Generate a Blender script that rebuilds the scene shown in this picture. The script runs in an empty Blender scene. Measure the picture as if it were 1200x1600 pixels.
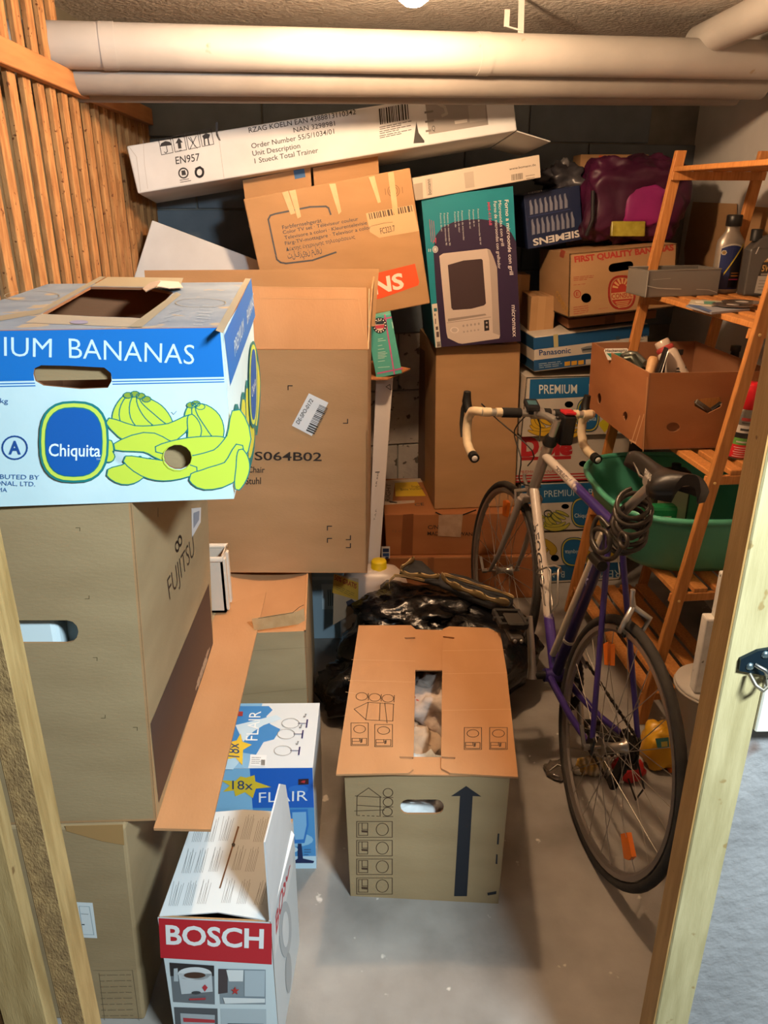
import bpy, bmesh, math, random
from mathutils import Vector as V, Matrix
random.seed(7)
SC = bpy.context.scene
COL = SC.collection
PI = math.pi

# ------------------------------------------------------------------ camera
CAM_H, FPX = 1.64, 1208.0
PITCH, YAW = math.radians(22.2), math.radians(1.19)
FW = V((math.sin(YAW)*math.cos(PITCH), math.cos(YAW)*math.cos(PITCH), -math.sin(PITCH)))
RT = V((math.cos(YAW), -math.sin(YAW), 0))
UP = RT.cross(FW)
CP = V((0, 0, CAM_H))
cd = bpy.data.cameras.new('camera')
cam = bpy.data.objects.new('camera', cd)
COL.objects.link(cam)
cam.matrix_world = Matrix(((RT.x, UP.x, -FW.x, 0), (RT.y, UP.y, -FW.y, 0), (RT.z, UP.z, -FW.z, CAM_H), (0, 0, 0, 1)))
cd.sensor_fit = 'VERTICAL'
cd.sensor_height = 24.0
cd.lens = FPX/1600*24.0
cd.clip_start = 0.02
SC.camera = cam

# ------------------------------------------------------------------ world, lights, exposure
SC.view_settings.view_transform = 'Standard'
SC.view_settings.look = 'None'
SC.view_settings.gamma = 1.0
SC.view_settings.use_curve_mapping = False
SC.view_settings.exposure = -0.14
SC.cycles.use_denoising = True
SC.cycles.max_bounces = 8
w = bpy.data.worlds.new('world'); SC.world = w; w.use_nodes = True
w.node_tree.nodes['Background'].inputs[0].default_value = (0.72, 0.85, 1.0, 1)
w.node_tree.nodes['Background'].inputs[1].default_value = 0.05
BULB_AT = V((0.112, 2.10, 2.089)); BULB_STRENGTH = 880.0; BULB_COL = (1.0, 0.66, 0.39)
ld = bpy.data.lights.new('corridor_lamp', 'AREA'); ld.shape = 'RECTANGLE'
ld.size, ld.size_y = 0.34, 0.16; ld.energy = 86; ld.color = (0.78, 0.93, 1.0)
lo = bpy.data.objects.new('corridor_lamp', ld); COL.objects.link(lo)
lo.location = (0.80, -0.12, 2.20)
lo.rotation_euler = (V((-0.05, 1.15, 0.0)) - V((0.80, -0.12, 2.20))).to_track_quat('-Z', 'Y').to_euler()

# ------------------------------------------------------------------ helpers: pixels of the photograph to rays
def ray(x, y):
    return FW + RT*((x-600)/FPX) - UP*((y-800)/FPX)
def at_y(x, y, d):
    r = ray(x, y); return CP + r*(d/r.y)
def at_z(x, y, z):
    r = ray(x, y); return CP + r*((z-CAM_H)/r.z)
CROP = dict(o=(0,0,1), c1=(0,0,3), c2=(180,120,2.4), c3=(600,0,2), c4=(0,400,2.7907), c5=(380,380,2.6667),
    d1=(800,220,3), d2=(780,480,2.857), d3=(0,780,2.7907), d4=(60,1080,2.5), d5=(480,960,3.3333), d6=(700,880,2.2222), d7=(480,740,3),
    e1=(720,600,5), e2=(860,660,4.615), e3=(760,880,3.529), e4=(960,220,5), e5=(900,480,4), e6=(980,680,5), e7=(960,1000,5), e8=(880,880,4.444),
    g1=(640,240,5), g2=(800,240,4.2857), g3=(560,460,5.3333), g4=(340,870,3.75), g5=(560,740,5.4545), g7=(0,780,1.95))
def q(c, x, y):
    o = CROP[c]; return (o[0]+x/o[2], o[1]+y/o[2])

# ------------------------------------------------------------------ materials
def lin(h):
    h = h.lstrip('#'); out = []
    if len(h) == 3: h = ''.join(c*2 for c in h)
    for i in (0, 2, 4):
        c = int(h[i:i+2], 16)/255
        out.append(c/12.92 if c <= 0.04045 else ((c+0.055)/1.055)**2.4)
    return tuple(out)+(1,)
MATS = {}
def ink(h, rough=0.55, metal=0.0, spec=0.4, **kw):
    k = (h, rough, metal, tuple(sorted(kw.items())))
    if k in MATS: return MATS[k]
    m = bpy.data.materials.new('paint_'+h.lstrip('#')); m.use_nodes = True
    b = m.node_tree.nodes['Principled BSDF']
    b.inputs['Base Color'].default_value = lin(h); b.inputs['Roughness'].default_value = rough
    b.inputs['Metallic'].default_value = metal; b.inputs['Specular IOR Level'].default_value = spec
    if 'trans' in kw: b.inputs['Transmission Weight'].default_value = kw['trans']
    if 'sss' in kw:
        b.inputs['Subsurface Weight'].default_value = kw['sss']; b.inputs['Subsurface Radius'].default_value = (.02, .02, .02)
    if 'coat' in kw: b.inputs['Coat Weight'].default_value = kw['coat']
    MATS[k] = m; return m
def nmat(name, c1, c2, scale=6, detail=4, rough=0.7, bump=0.0, bscale=60, stretch=(1,1,1), c3=None, spots=None, dist=0.002, metal=0, spec=0.4, contrast=(0.35, 0.65), wave=None):
    """two-tone noise material with fine relief; stretch scales the noise per axis; spots=(colour, scale, threshold)"""
    m = bpy.data.materials.new(name); m.use_nodes = True
    N, L = m.node_tree.nodes, m.node_tree.links
    b = N['Principled BSDF']; b.inputs['Roughness'].default_value = rough; b.inputs['Metallic'].default_value = metal
    b.inputs['Specular IOR Level'].default_value = spec
    tc = N.new('ShaderNodeTexCoord'); mp = N.new('ShaderNodeMapping'); mp.inputs['Scale'].default_value = stretch
    L.new(tc.outputs['Object'], mp.inputs['Vector'])
    n1 = N.new('ShaderNodeTexNoise'); n1.inputs['Scale'].default_value = scale; n1.inputs['Detail'].default_value = detail
    L.new(mp.outputs[0], n1.inputs['Vector'])
    r = N.new('ShaderNodeValToRGB'); r.color_ramp.elements[0].position = contrast[0]; r.color_ramp.elements[1].position = contrast[1]
    r.color_ramp.elements[0].color = lin(c1); r.color_ramp.elements[1].color = lin(c2)
    if c3:
        e = r.color_ramp.elements.new(contrast[1]+.12); e.color = lin(c3)
    L.new(n1.outputs['Fac'], r.inputs[0]); out = r.outputs[0]
    if wave:
        wv = N.new('ShaderNodeTexWave'); wv.inputs['Scale'].default_value = wave[0]; wv.inputs['Distortion'].default_value = wave[1]
        wv.bands_direction = wave[3] if len(wave) > 3 else 'X'
        L.new(mp.outputs[0], wv.inputs['Vector'])
        mx = N.new('ShaderNodeMix'); mx.data_type = 'RGBA'; mx.blend_type = 'MULTIPLY'; mx.inputs[0].default_value = wave[2]
        L.new(out, mx.inputs[6]); L.new(wv.outputs['Color'], mx.inputs[7]); out = mx.outputs[2]
    if spots:
        n2 = N.new('ShaderNodeTexNoise'); n2.inputs['Scale'].default_value = spots[1]; n2.inputs['Detail'].default_value = 3
        L.new(tc.outputs['Object'], n2.inputs['Vector'])
        r2 = N.new('ShaderNodeValToRGB'); r2.color_ramp.elements[0].position = spots[2]; r2.color_ramp.elements[1].position = spots[2]+.04
        r2.color_ramp.elements[0].color = (0,0,0,1); r2.color_ramp.elements[1].color = (1,1,1,1)
        L.new(n2.outputs['Fac'], r2.inputs[0])
        mx = N.new('ShaderNodeMix'); mx.data_type = 'RGBA'; mx.inputs[7].default_value = lin(spots[0])
        L.new(r2.outputs[0], mx.inputs[0]); L.new(out, mx.inputs[6]); out = mx.outputs[2]
    L.new(out, b.inputs['Base Color'])
    if bump:
        n3 = N.new('ShaderNodeTexNoise'); n3.inputs['Scale'].default_value = bscale; n3.inputs['Detail'].default_value = 6
        L.new(mp.outputs[0], n3.inputs['Vector'])
        bp = N.new('ShaderNodeBump'); bp.inputs['Strength'].default_value = bump; bp.inputs['Distance'].default_value = dist
        L.new(n3.outputs['Fac'], bp.inputs['Height']); L.new(bp.outputs[0], b.inputs['Normal'])
    return m
KRAFT = nmat('kraft_cardboard', '#A57F56', '#AE875E', 4, 3, .8, .2, 90, (1, 1, 3))
KRAFT_PALE = nmat('pale_kraft_cardboard', '#99825F', '#A38C68', 4, 3, .8, .2, 80, (1, 1, 3))
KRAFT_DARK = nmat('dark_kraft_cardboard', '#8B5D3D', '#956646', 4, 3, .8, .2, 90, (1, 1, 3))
KRAFT_RED = nmat('reddish_cardboard', '#985F36', '#A2683E', 4, 3, .75, .2, 80, (1, 1, 3))
KRAFT_IN = nmat('raw_inner_cardboard', '#B08055', '#B9895E', 4, 3, .85, .2, 90, (2, 1, 1))
WHITE_CARD = nmat('white_card', '#C8CACC', '#D6D8DA', 5, 4, .6, .12, 60)
WHITE_CYAN = nmat('white_blue_card', '#C3E0E8', '#D3ECF2', 5, 4, .6, .15, 60, spots=('#B6CCD4', 9, .66))
PINE = nmat('orange_pine', '#B5743A', '#CB8A4B', 14, 4, .55, .2, 60, (9, 9, .7))
PINE_SAWN = nmat('rough_sawn_pine', '#9C693C', '#BE8C58', 12, 6, .85, .8, 110, (6, 6, 1.0), spots=('#6B3F22', 60, .66))
PINE_RAIL = nmat('planed_pine_rail', '#AD713F', '#BD824E', 8, 4, .6, .1, 60, (5, .6, 5), wave=(3.5, 6, .18, 'X'))
POST_WOOD = nmat('weathered_door_post_wood', '#94784A', '#AC9060', 10, 5, .75, .4, 70, (7, 7, .8), spots=('#765A34', 26, .68))
POST_PALE = nmat('pale_planed_wood', '#A99A6E', '#BDAE82', 9, 5, .7, .3, 70, (7, 7, .8), spots=('#9A8253', 30, .68))
POST_ROUGH = nmat('brown_sawn_wood', '#7F6440', '#9A7C50', 22, 6, .9, .8, 90, (4, 4, 2), dist=.004)
STEEL = ink('#A9A6A0', .28, .95)
ALU = ink('#C9C5BE', .35, .8)
DARKSTEEL = ink('#35322F', .45, .7)
BLACK = ink('#141414', .5)
RUBBER = ink('#24221F', .75)

# ------------------------------------------------------------------ mesh builder
def perp(d):
    a = V((0, 0, 1)) if abs(d.z) < .9 else V((1, 0, 0))
    x = a.cross(d).normalized(); return x, d.cross(x).normalized()
class MB:
    def __init__(s): s.v = []; s.f = []; s.m = []; s.sm = []
    def add(s, vs, fs, mi=0, smooth=False):
        o = len(s.v); s.v += [V(p) for p in vs]
        for f in fs: s.f.append([i+o for i in f]); s.m.append(mi); s.sm.append(smooth)
        return s
    def bm(s, b, mi=0, smooth=False):
        b.verts.ensure_lookup_table(); b.verts.index_update()
        return s.add([v.co.copy() for v in b.verts], [[v.index for v in f.verts] for f in b.faces], mi, smooth)
    def hexa(s, c, mi=0, bev=0.0, seg=2):
        """c: 8 corners ordered (i,j,k) with k fastest: 000,001,010,011,100,101,110,111"""
        F = [(0,1,3,2),(4,6,7,5),(0,4,5,1),(2,3,7,6),(0,2,6,4),(1,5,7,3)]
        b = bmesh.new(); vs = [b.verts.new(p) for p in c]
        for f in F: b.faces.new([vs[i] for i in f])
        bmesh.ops.recalc_face_normals(b, faces=b.faces)
        if bev: bmesh.ops.bevel(b, geom=list(b.edges), offset=bev, segments=seg, profile=.5, affect='EDGES')
        s.bm(b, mi, False); b.free(); return s
    def box(s, lo, hi, mi=0, bev=0.0, M=None, seg=2):
        c = [V((x, y, z)) for x in (lo[0], hi[0]) for y in (lo[1], hi[1]) for z in (lo[2], hi[2])]
        if M: c = [M @ p for p in c]
        return s.hexa(c, mi, bev, seg)
    def bar(s, a, b, wd, th, mi=0, side=None, bev=0.0):
        """a bar of rectangular section from a to b; side: direction of width"""
        a, b = V(a), V(b); d = (b-a).normalized()
        x = (V(side) - d*V(side).dot(d)).normalized() if side is not None else perp(d)[0]
        y = d.cross(x)
        c = [p + x*(i*wd/2) + y*(j*th/2) for i in (-1, 1) for j in (-1, 1) for p in (a, b)]
        return s.hexa(c, mi, bev, 1)
    def tube(s, pts, r, n=8, mi=0, closed=False, caps=True, smooth=True):
        pts = [V(p) for p in pts]; m = len(pts); R = r if isinstance(r, (list, tuple)) else [r]*m
        tan = []
        for i in range(m):
            a = pts[(i-1) % m] if (closed or i) else pts[0]; b = pts[(i+1) % m] if (closed or i < m-1) else pts[-1]
            tan.append((b-a).normalized())
        x, y = perp(tan[0]); vs = []
        for i in range(m):
            x = (x - tan[i]*x.dot(tan[i])).normalized(); y = tan[i].cross(x)
            for k in range(n):
                t = 2*PI*k/n; vs.append(pts[i] + (x*math.cos(t)+y*math.sin(t))*R[i])
        fs = []
        for i in range(m if closed else m-1):
            j = (i+1) % m
            for k in range(n): fs.append([i*n+k, i*n+(k+1) % n, j*n+(k+1) % n, j*n+k])
        s.add(vs, fs, mi, smooth)
        if caps and not closed: s.add(vs[:n], [list(range(n))[::-1]], mi); s.add(vs[-n:], [list(range(n))], mi)
        return s
    def lathe(s, prof, base=(0,0,0), axis=(0,0,1), n=24, mi=0, smooth=True, sx=1, xdir=None):
        """prof: (radius, height) pairs; sx squashes along the second radial axis"""
        d = V(axis).normalized()
        if xdir is not None:
            x = (V(xdir)-d*V(xdir).dot(d)).normalized(); y = d.cross(x)
        else: x, y = perp(d)
        b = V(base); vs = []
        for r, h in prof:
            for k in range(n):
                t = 2*PI*k/n; vs.append(b + d*h + x*(r*math.cos(t)) + y*(r*sx*math.sin(t)))
        fs = [[i*n+k, i*n+(k+1) % n, (i+1)*n+(k+1) % n, (i+1)*n+k] for i in range(len(prof)-1) for k in range(n)]
        s.add(vs, fs, mi, smooth)
        if prof[0][0] > 1e-4: s.add(vs[:n], [list(range(n))[::-1]], mi)
        if prof[-1][0] > 1e-4: s.add(vs[-n:], [list(range(n))], mi)
        return s
    def slab(s, outer, holes, at, th, mi=0, mi_in=None, mi_edge=None):
        """flat plate with holes: 2D loops; at(a,b,off) maps to space; thickness goes to negative off"""
        b = bmesh.new(); es = []; loops = []
        for lp in [outer]+list(holes):
            vs = [b.verts.new((p[0], p[1], 0)) for p in lp]
            es += [b.edges.new((vs[i], vs[(i+1) % len(vs)])) for i in range(len(vs))]; loops.append(lp)
        bmesh.ops.triangle_fill(b, edges=es, use_beauty=True, normal=(0, 0, 1))
        b.verts.index_update(); tris = []
        P = [v.co.copy() for v in b.verts]
        for f in b.faces:
            t = [v.index for v in f.verts]
            if f.normal.z < 0: t.reverse()
            tris.append(t)
        b.free()
        s.add([at(p.x, p.y, 0) for p in P], tris, mi)
        s.add([at(p.x, p.y, -th) for p in P], [t[::-1] for t in tris], mi if mi_in is None else mi_in)
        for lp in loops:
            n = len(lp)
            ar = sum(lp[i][0]*lp[(i+1) % n][1]-lp[(i+1) % n][0]*lp[i][1] for i in range(n))
            L = list(lp) if (ar > 0) == (lp is loops[0]) else list(lp)[::-1]
            vs = [at(p[0], p[1], 0) for p in L]+[at(p[0], p[1], -th) for p in L]
            s.add(vs, [[i, i+n, (i+1) % n+n, (i+1) % n] for i in range(n)], mi if mi_edge is None else mi_edge)
        return s
    def mesh(s, name, mats, org=None):
        me = bpy.data.meshes.new(name)
        inv = org.inverted() if org is not None else None
        me.from_pydata([(inv @ p if inv else p) for p in s.v], [], s.f)
        for m in (mats if isinstance(mats, (list, tuple)) else [mats]): me.materials.append(m)
        me.polygons.foreach_set('material_index', s.m); me.polygons.foreach_set('use_smooth', s.sm)
        me.update(); return me
ORG = {}
def props(o, label=None, cat=None, group=None, kind=None):
    for k, v in (('label', label), ('category', cat), ('group', group), ('kind', kind)):
        if v: o[k] = v
    return o
def thing(name, label, cat, loc, group=None, M=None):
    o = bpy.data.objects.new(name, None); COL.objects.link(o); o.empty_display_size = .05
    M = M if M is not None else Matrix.Translation(V(loc))
    o.matrix_world = M; ORG[o.name] = M.copy(); return props(o, label, cat, group)
def part(name, mb, mats, parent, label=None):
    org = ORG[parent.name]
    o = bpy.data.objects.new(name, mb.mesh(name, mats, org)); COL.objects.link(o); o.parent = parent
    ORG[o.name] = org; return props(o, label)
def solo(name, mb, mats, label, cat, loc=None, group=None, kind=None):
    lo = [min(p[i] for p in mb.v) for i in range(3)]; hi = [max(p[i] for p in mb.v) for i in range(3)]
    org = Matrix.Translation(V(loc) if loc is not None else V(((lo[0]+hi[0])/2, (lo[1]+hi[1])/2, lo[2])))
    o = bpy.data.objects.new(name, mb.mesh(name, mats, org)); COL.objects.link(o); o.matrix_world = org
    ORG[o.name] = org; return props(o, label, cat, group, kind)
def struct(name, mb, mats): return solo(name, mb, mats, None, None, (0, 0, 0), None, 'structure')

# ------------------------------------------------------------------ planes that carry print
class Face:
    def __init__(s, O, X, Y):
        s.O = V(O); s.ex = (V(X)-s.O).normalized(); s.n = s.ex.cross(V(Y)-s.O).normalized(); s.ey = s.n.cross(s.ex)
        s.w = (V(X)-s.O).length; s.h = (V(Y)-s.O).dot(s.ey)
    def px(s, x, y):
        r = ray(x, y); p = CP + r*((s.O-CP).dot(s.n)/r.dot(s.n)) - s.O
        return (p.dot(s.ex), p.dot(s.ey))
    def at(s, a, b, off=0): return s.O + s.ex*a + s.ey*b + s.n*off
    def P(s, crop, pts): return [s.px(*q(crop, *p)) for p in pts]
_TX = {}
def text_mesh(t, bold=0.0):
    k = (t, bold)
    if k not in _TX:
        c = bpy.data.curves.new('t', 'FONT'); c.body = t; c.resolution_u = 3; c.offset = bold
        o = bpy.data.objects.new('t', c); me = o.to_mesh()
        vs = [(v.co.x, v.co.y) for v in me.vertices]; fs = [list(p.vertices) for p in me.polygons]
        o.to_mesh_clear(); bpy.data.objects.remove(o); bpy.data.curves.remove(c)
        x0 = min(v[0] for v in vs); x1 = max(v[0] for v in vs)
        cap = 0.70 if any(ch.isupper() or ch.isdigit() or ch in 'bdfhklt' for ch in t) else 0.52
        _TX[k] = ([((x-x0)/(x1-x0), y/cap) for x, y in vs], fs)
    return _TX[k]
class Print:
    """ink on a face: flat shapes a fraction of a millimetre proud of the board; points are read off a crop of the photograph"""
    def __init__(s, face, crop='o'): s.F = face; s.c = crop; s.mb = MB(); s.cols = []
    def ci(s, col):
        if col not in s.cols: s.cols.append(col)
        return s.cols.index(col)
    def uv(s, p): return s.F.px(*q(s.c, *p))
    cut = None                                        # (x, y, radius): a punched hole that ink must not bridge
    def raw(s, pts, fs, col, l):
        if s.cut and any(math.hypot(a-s.cut[0], b-s.cut[1]) < s.cut[2]*6 for a, b in pts):
            from mathutils.geometry import tessellate_polygon
            P2, T2_ = [V((a, b, 0)) for a, b in pts], []
            c_ = V((s.cut[0], s.cut[1], 0)); R_ = s.cut[2]
            todo = [[P2[f[i]] for i in t] for f in fs for t in tessellate_polygon([[P2[i] for i in f]])]
            while todo:
                t = todo.pop(); m = (t[0]+t[1]+t[2])/3; sz = max((t[i]-t[i-1]).length for i in range(3)); dm = (m-c_).length
                if dm > R_+sz: T2_.append(t)
                elif sz < R_*.12:
                    if dm > R_: T2_.append(t)
                elif dm+sz < R_: continue
                else:
                    i = max(range(3), key=lambda k: (t[k]-t[(k+1) % 3]).length); a, b, o = t[i], t[(i+1) % 3], t[(i+2) % 3]; h = (a+b)/2
                    todo += [[a, h, o], [h, b, o]]
            vs = [p for t in T2_ for p in t]
            for k in range(0, len(vs), 3):
                if (vs[k+1]-vs[k]).cross(vs[k+2]-vs[k]).z < 0: vs[k+1], vs[k+2] = vs[k+2], vs[k+1]
            pts = [(p.x, p.y) for p in vs]; fs = [[k, k+1, k+2] for k in range(0, len(vs), 3)]
        s.mb.add([s.F.at(a, b, .0005*l) for a, b in pts], fs, s.ci(col)); return s
    def poly(s, pts, col, l=1):
        P = [s.uv(p) for p in pts]; n = len(P)
        ar = sum(P[i][0]*P[(i+1) % n][1]-P[(i+1) % n][0]*P[i][1] for i in range(n))
        return s.raw(P if ar > 0 else P[::-1], [list(range(n))], col, l)
    def rect(s, a0, b0, a1, b1, col, l=1):
        W, H = s.F.w, s.F.h
        return s.raw([(a0*W, b0*H), (a1*W, b0*H), (a1*W, b1*H), (a0*W, b1*H)], [[0, 1, 2, 3]], col, l)
    def line(s, pts, w, col, l=1, closed=False):
        P = [V((*s.uv(p), 0)) for p in pts]
        if closed: P.append(P[0])
        k = (V((*s.uv((pts[0][0]+1, pts[0][1])), 0))-P[0]).length*CROP[s.c][2]; wd = w*k/2
        for a, b in zip(P, P[1:]):
            d = b-a
            if d.length < 1e-7: continue
            d.normalize(); n = V((-d.y, d.x, 0))*wd; a2, b2 = a-d*wd*.6, b+d*wd*.6
            s.raw([(p.x, p.y) for p in (a2-n, b2-n, b2+n, a2+n)], [[0, 1, 2, 3]], col, l)
        return s
    def sq(s, cx, cy, rx, ry, p=2.0, n=28):
        out = []
        for i in range(n):
            t = 2*PI*i/n; c, d = math.cos(t), math.sin(t)
            out.append((cx+rx*math.copysign(abs(c)**(2/p), c), cy+ry*math.copysign(abs(d)**(2/p), d)))
        return out
    def oval(s, cx, cy, rx, ry, col, l=1, p=2.0, n=28): return s.poly(s.sq(cx, cy, rx, ry, p, n), col, l)
    def ring(s, cx, cy, rx, ry, w, col, l=1, p=2.0, n=24): return s.line(s.sq(cx, cy, rx, ry, p, n), w, col, l, True)
    def text(s, t, A, B, D, col, l=2, bold=0.0):
        a, b, d = (V((*s.uv(p), 0)) for p in (A, B, D)); X, Y = b-a, d-a
        vs, fs = text_mesh(t, bold)
        return s.raw([((a+X*u+Y*v).x, (a+X*u+Y*v).y) for u, v in vs], fs, col, l)
    def para(s, A, B, D, rows, col, l=1, fill=.5, seed=1, words=5):
        """a block of print too small to read: rows of short dashes between A-B (first row) and D (last row start)"""
        rn = random.Random(seed); A, B, D = V((*A, 0)), V((*B, 0)), V((*D, 0)); st = (D-A)/max(1, rows-1)
        wd = (st.length*fill if rows > 1 else fill)/CROP[s.c][2]
        for r in range(rows):
            o = A+st*r; t = 0
            while t < .97:
                e = min(1, t+rn.uniform(.5, 1.4)/words); p, q2 = o+(B-A)*t, o+(B-A)*e
                s.line([(p.x, p.y), (q2.x, q2.y)], wd, col, l); t = e+.25/words
                if r == rows-1 and t > .6: break
        return s
    def barcode(s, A, B, D, col='#23201E', seed=3, l=2):
        rn = random.Random(seed); A, B, D = V((*A, 0)), V((*B, 0)), V((*D, 0)); t = 0
        while t < 1:
            e = min(1, t+rn.choice((.02, .03, .05))); a = A+(B-A)*t; b = A+(B-A)*e; u = D-A
            s.poly([(p.x, p.y) for p in (a, b, b+u, a+u)], col, l); t = e+rn.choice((.02, .03, .04))
        return s
    def banana(s, pts, w, fill='#D9DF3C', edge='#2B7A6E', l=2, ew=5):
        s.nb = getattr(s, 'nb', 0)+1; l += s.nb*(.3 if ew > 1 else .15); dl = .15 if ew > 1 else .08
        """one printed banana along a spine"""
        P = [V((*p, 0)) for p in pts]; n = 10; sp = []
        for i in range(n+1):
            t = i/n*(len(P)-1); k = min(int(t), len(P)-2); u = t-k
            p0, p1, p2, p3 = P[max(k-1, 0)], P[k], P[k+1], P[min(k+2, len(P)-1)]
            sp.append(.5*((2*p1)+(p2-p0)*u+(2*p0-5*p1+4*p2-p3)*u*u+(3*p1-p0-3*p2+p3)*u**3))
        Lf, Rg = [], []
        for i, p in enumerate(sp):
            d = (sp[min(i+1, n)]-sp[max(i-1, 0)]).normalized(); nn = V((-d.y, d.x, 0))
            ww = w*(.16+.84*math.sin(PI*min(max(i/n, .02), .98))**.7)
            Lf.append(p+nn*ww/2); Rg.append(p-nn*ww/2)
        o = [(p.x, p.y) for p in Lf+Rg[::-1]]
        s.poly(o, fill, l); s.line(o, ew, edge, l+dl, True); return s
    def done(s, name, parent, label=None): return part(name, s.mb, [ink(c, .5) for c in s.cols], parent, label)

# ------------------------------------------------------------------ cartons
# x, y, z of the front bottom middle, yaw, width, depth, height, two leans, taper of the bottom; measured from the photograph
FIT = {
 'moving':(0.1304,1.4313,0,-0.0831,0.3842,0.6376,0.4,0.0093,-0.0053,-0.0319),
 'bosch':(-0.3,1.0687,0,-0.0731,0.2148,0.2612,0.3749,0.0009,0.0031,0),
 'fujitsu':(-0.6235,1.1566,0.5300,0.0161,0.428,0.6482,0.6554,-0.0033,0.0431,-0.0161),
 'chiquita':(-0.4427,1.155,1.1870,0.0736,0.4449,0.6594,0.2740,0.0313,0.0245,0.0112),
 'lower':(-0.663,1.1424,0,-0.0324,0.350,0.925,0.5282,-0.017,0.0333,-0.016),
 'under':(-0.3238,1.8743,0,0.0518,0.2882,0.72,0.514,0,0,0),
 'chair':(-0.3810,2.2427,0.5173,-0.03,0.750,0.4217,0.7148,-0.0001,0.0082,-0.0035),
 'flair':(-0.272,1.538,0,-0.0088,0.2435,0.2652,0.3223,-0.0286,0.0153,0.0331),
 'cn_low':(0.385,3.000,0,0.0012,0.67,0.46,0.2040,0,0,0),
 'cn':(0.385,3.0207,0.2047,0.0012,0.6414,0.45,0.1914,0.0024,-0.0006,-0.027),
 'plain':(0.45605,3.082,0.39746,0.0843,0.34728,0.45,0.68908,-0.0722,-0.0079,0.0161),
 'micromaxx':(0.43615,3.0838,1.1073,0.0424,0.34454,0.37002,0.55167,-0.0043,-0.1184,-0.0055),
 'bomann':(0.41257,3.082,1.6653,0.0968,0.47754,0.34538,0.077606,0.0008,-0.1681,-0.0043),
 'tv':(-0.0562,2.87,1.2287,0.0987,0.5785,0.4451,0.4593,-0.0015,-0.1721,0.0061),
 'trainer':(-0.1256,2.939,1.7516,0.0916,1.3315,0.3700,0.1500,-0.0917,-0.1549,0.002),
 'teal':(0.0763,2.7529,1.0439,-0.0024,0.0937,0.0703,0.2139,0,-0.1931,-0.0005),
 'siemens':(0.755,3.2566,1.4622,0.0991,0.2268,0.1874,0.2031,0.0025,-0.1626,0.002),
 'consul':(0.9844,3.0457,1.2239,0.0754,0.4147,0.3983,0.2357,-0.0105,-0.0822,0.0198),
 'panasonic':(0.9075,3.1161,1.0064,0.1058,0.4662,0.3983,0.1412,0.0012,-0.0965,0.0291),
 'ban_a':(0.8844,3.1207,0.7101,0.0899,0.492,0.3983,0.2501,0.004,0.0145,0.0129),
 'dole':(0.8773,3.1398,0.4974,0.0895,0.492,0.3983,0.2043,-0.0002,0.0044,-0.0011),
 'ban_b':(0.8995,3.1424,0.2620,0.0895,0.492,0.3983,0.2270,-0.0035,-0.0068,-0.0127),
 'ban_c':(0.9156,3.1441,0.0,0.0894,0.492,0.3983,0.2542,-0.0071,-0.0195,-0.0258),
 'tool':(1.0666,2.3424,0.8953,0.0578,0.3983,0.5386,0.2442,-0.0058,-0.0288,-0.0059),
}
TILTED = {'micromaxx', 'bomann', 'tv', 'trainer', 'teal', 'siemens', 'consul', 'panasonic'}
class Carton:
    SIDES = dict(front=((0,0,0),(1,0,0),(0,0,1)), right=((1,0,0),(1,1,0),(1,0,1)), left=((0,1,0),(0,0,0),(0,1,1)),
                 back=((1,1,0),(0,1,0),(1,1,1)), top=((0,0,1),(1,0,1),(0,1,1)), bottom=((0,1,0),(1,1,0),(0,0,0)))
    def __init__(s, key, fit=None):
        p = fit or FIT[key]; s.p = p; x, y, z, yaw, W, D, H, rx, ry, tp = p
        tilt = key in TILTED
        R = Matrix.Rotation(yaw, 3, 'Z')
        if tilt: R = R @ Matrix.Rotation(rx, 3, 'X') @ Matrix.Rotation(ry, 3, 'Y')
        s.c = {}
        for i in (0, 1):
            for j in (0, 1):
                for k in (0, 1):
                    u = V(((i-.5)*W*(1+tp*(1-k)), j*D, k*H))
                    if not tilt: u = u + V((ry*u.z, -rx*u.z, 0))
                    s.c[i, j, k] = R @ u + V((x, y, z))
        s.base = (s.c[0, 0, 0]+s.c[1, 1, 0])/2
    def face(s, n): a, b, c = s.SIDES[n]; return Face(s.c[a], s.c[b], s.c[c])
    def root(s, label, cat='box', name='carton', group=None): s.o = thing(name, label, cat, s.base, group); return s.o
    def corners(s): return [s.c[i, j, k] for i in (0, 1) for j in (0, 1) for k in (0, 1)]
    def solid(s, mat, bev=.004, name='body'): s.body = part(name, MB().hexa(s.corners(), 0, bev, 2), mat, s.o); return s.body
    def panels(s, mats, holes={}, skip=(), th=.005, name='body', mi={}):
        mb = MB()
        for n in s.SIDES:
            if n in skip: continue
            F = s.face(n); ks = s.SIDES[n]
            d = [k for k in ks]; fourth = tuple(d[1][i]+d[2][i]-d[0][i] for i in range(3))
            cs = [s.c[d[0]], s.c[d[1]], s.c[fourth], s.c[d[2]]]
            lp = [((c-F.O).dot(F.ex), (c-F.O).dot(F.ey)) for c in cs]
            mb.slab(lp, holes.get(n, []), F.at, th, mi.get(n, 0), 1 if len(mats) > 1 else None, 1 if len(mats) > 1 else None)
        s.body = part(name, mb, mats, s.o); return s.body
def stadium(F, crop, x0, y0, x1, y1, slope=0.0, n=6):
    """a slot with round ends, from its box in the crop"""
    r = (y1-y0)/2; cy = (y0+y1)/2; out = []
    for k in range(n+1): t = -PI/2+PI*k/n; out.append((x1-r+r*math.cos(t), cy+r*math.sin(t)))
    for k in range(n+1): t = PI/2+PI*k/n; out.append((x0+r+r*math.cos(t), cy+r*math.sin(t)))
    cx = (x0+x1)/2
    return F.P(crop, [(x, y+(x-cx)*slope) for x, y in out])
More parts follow.
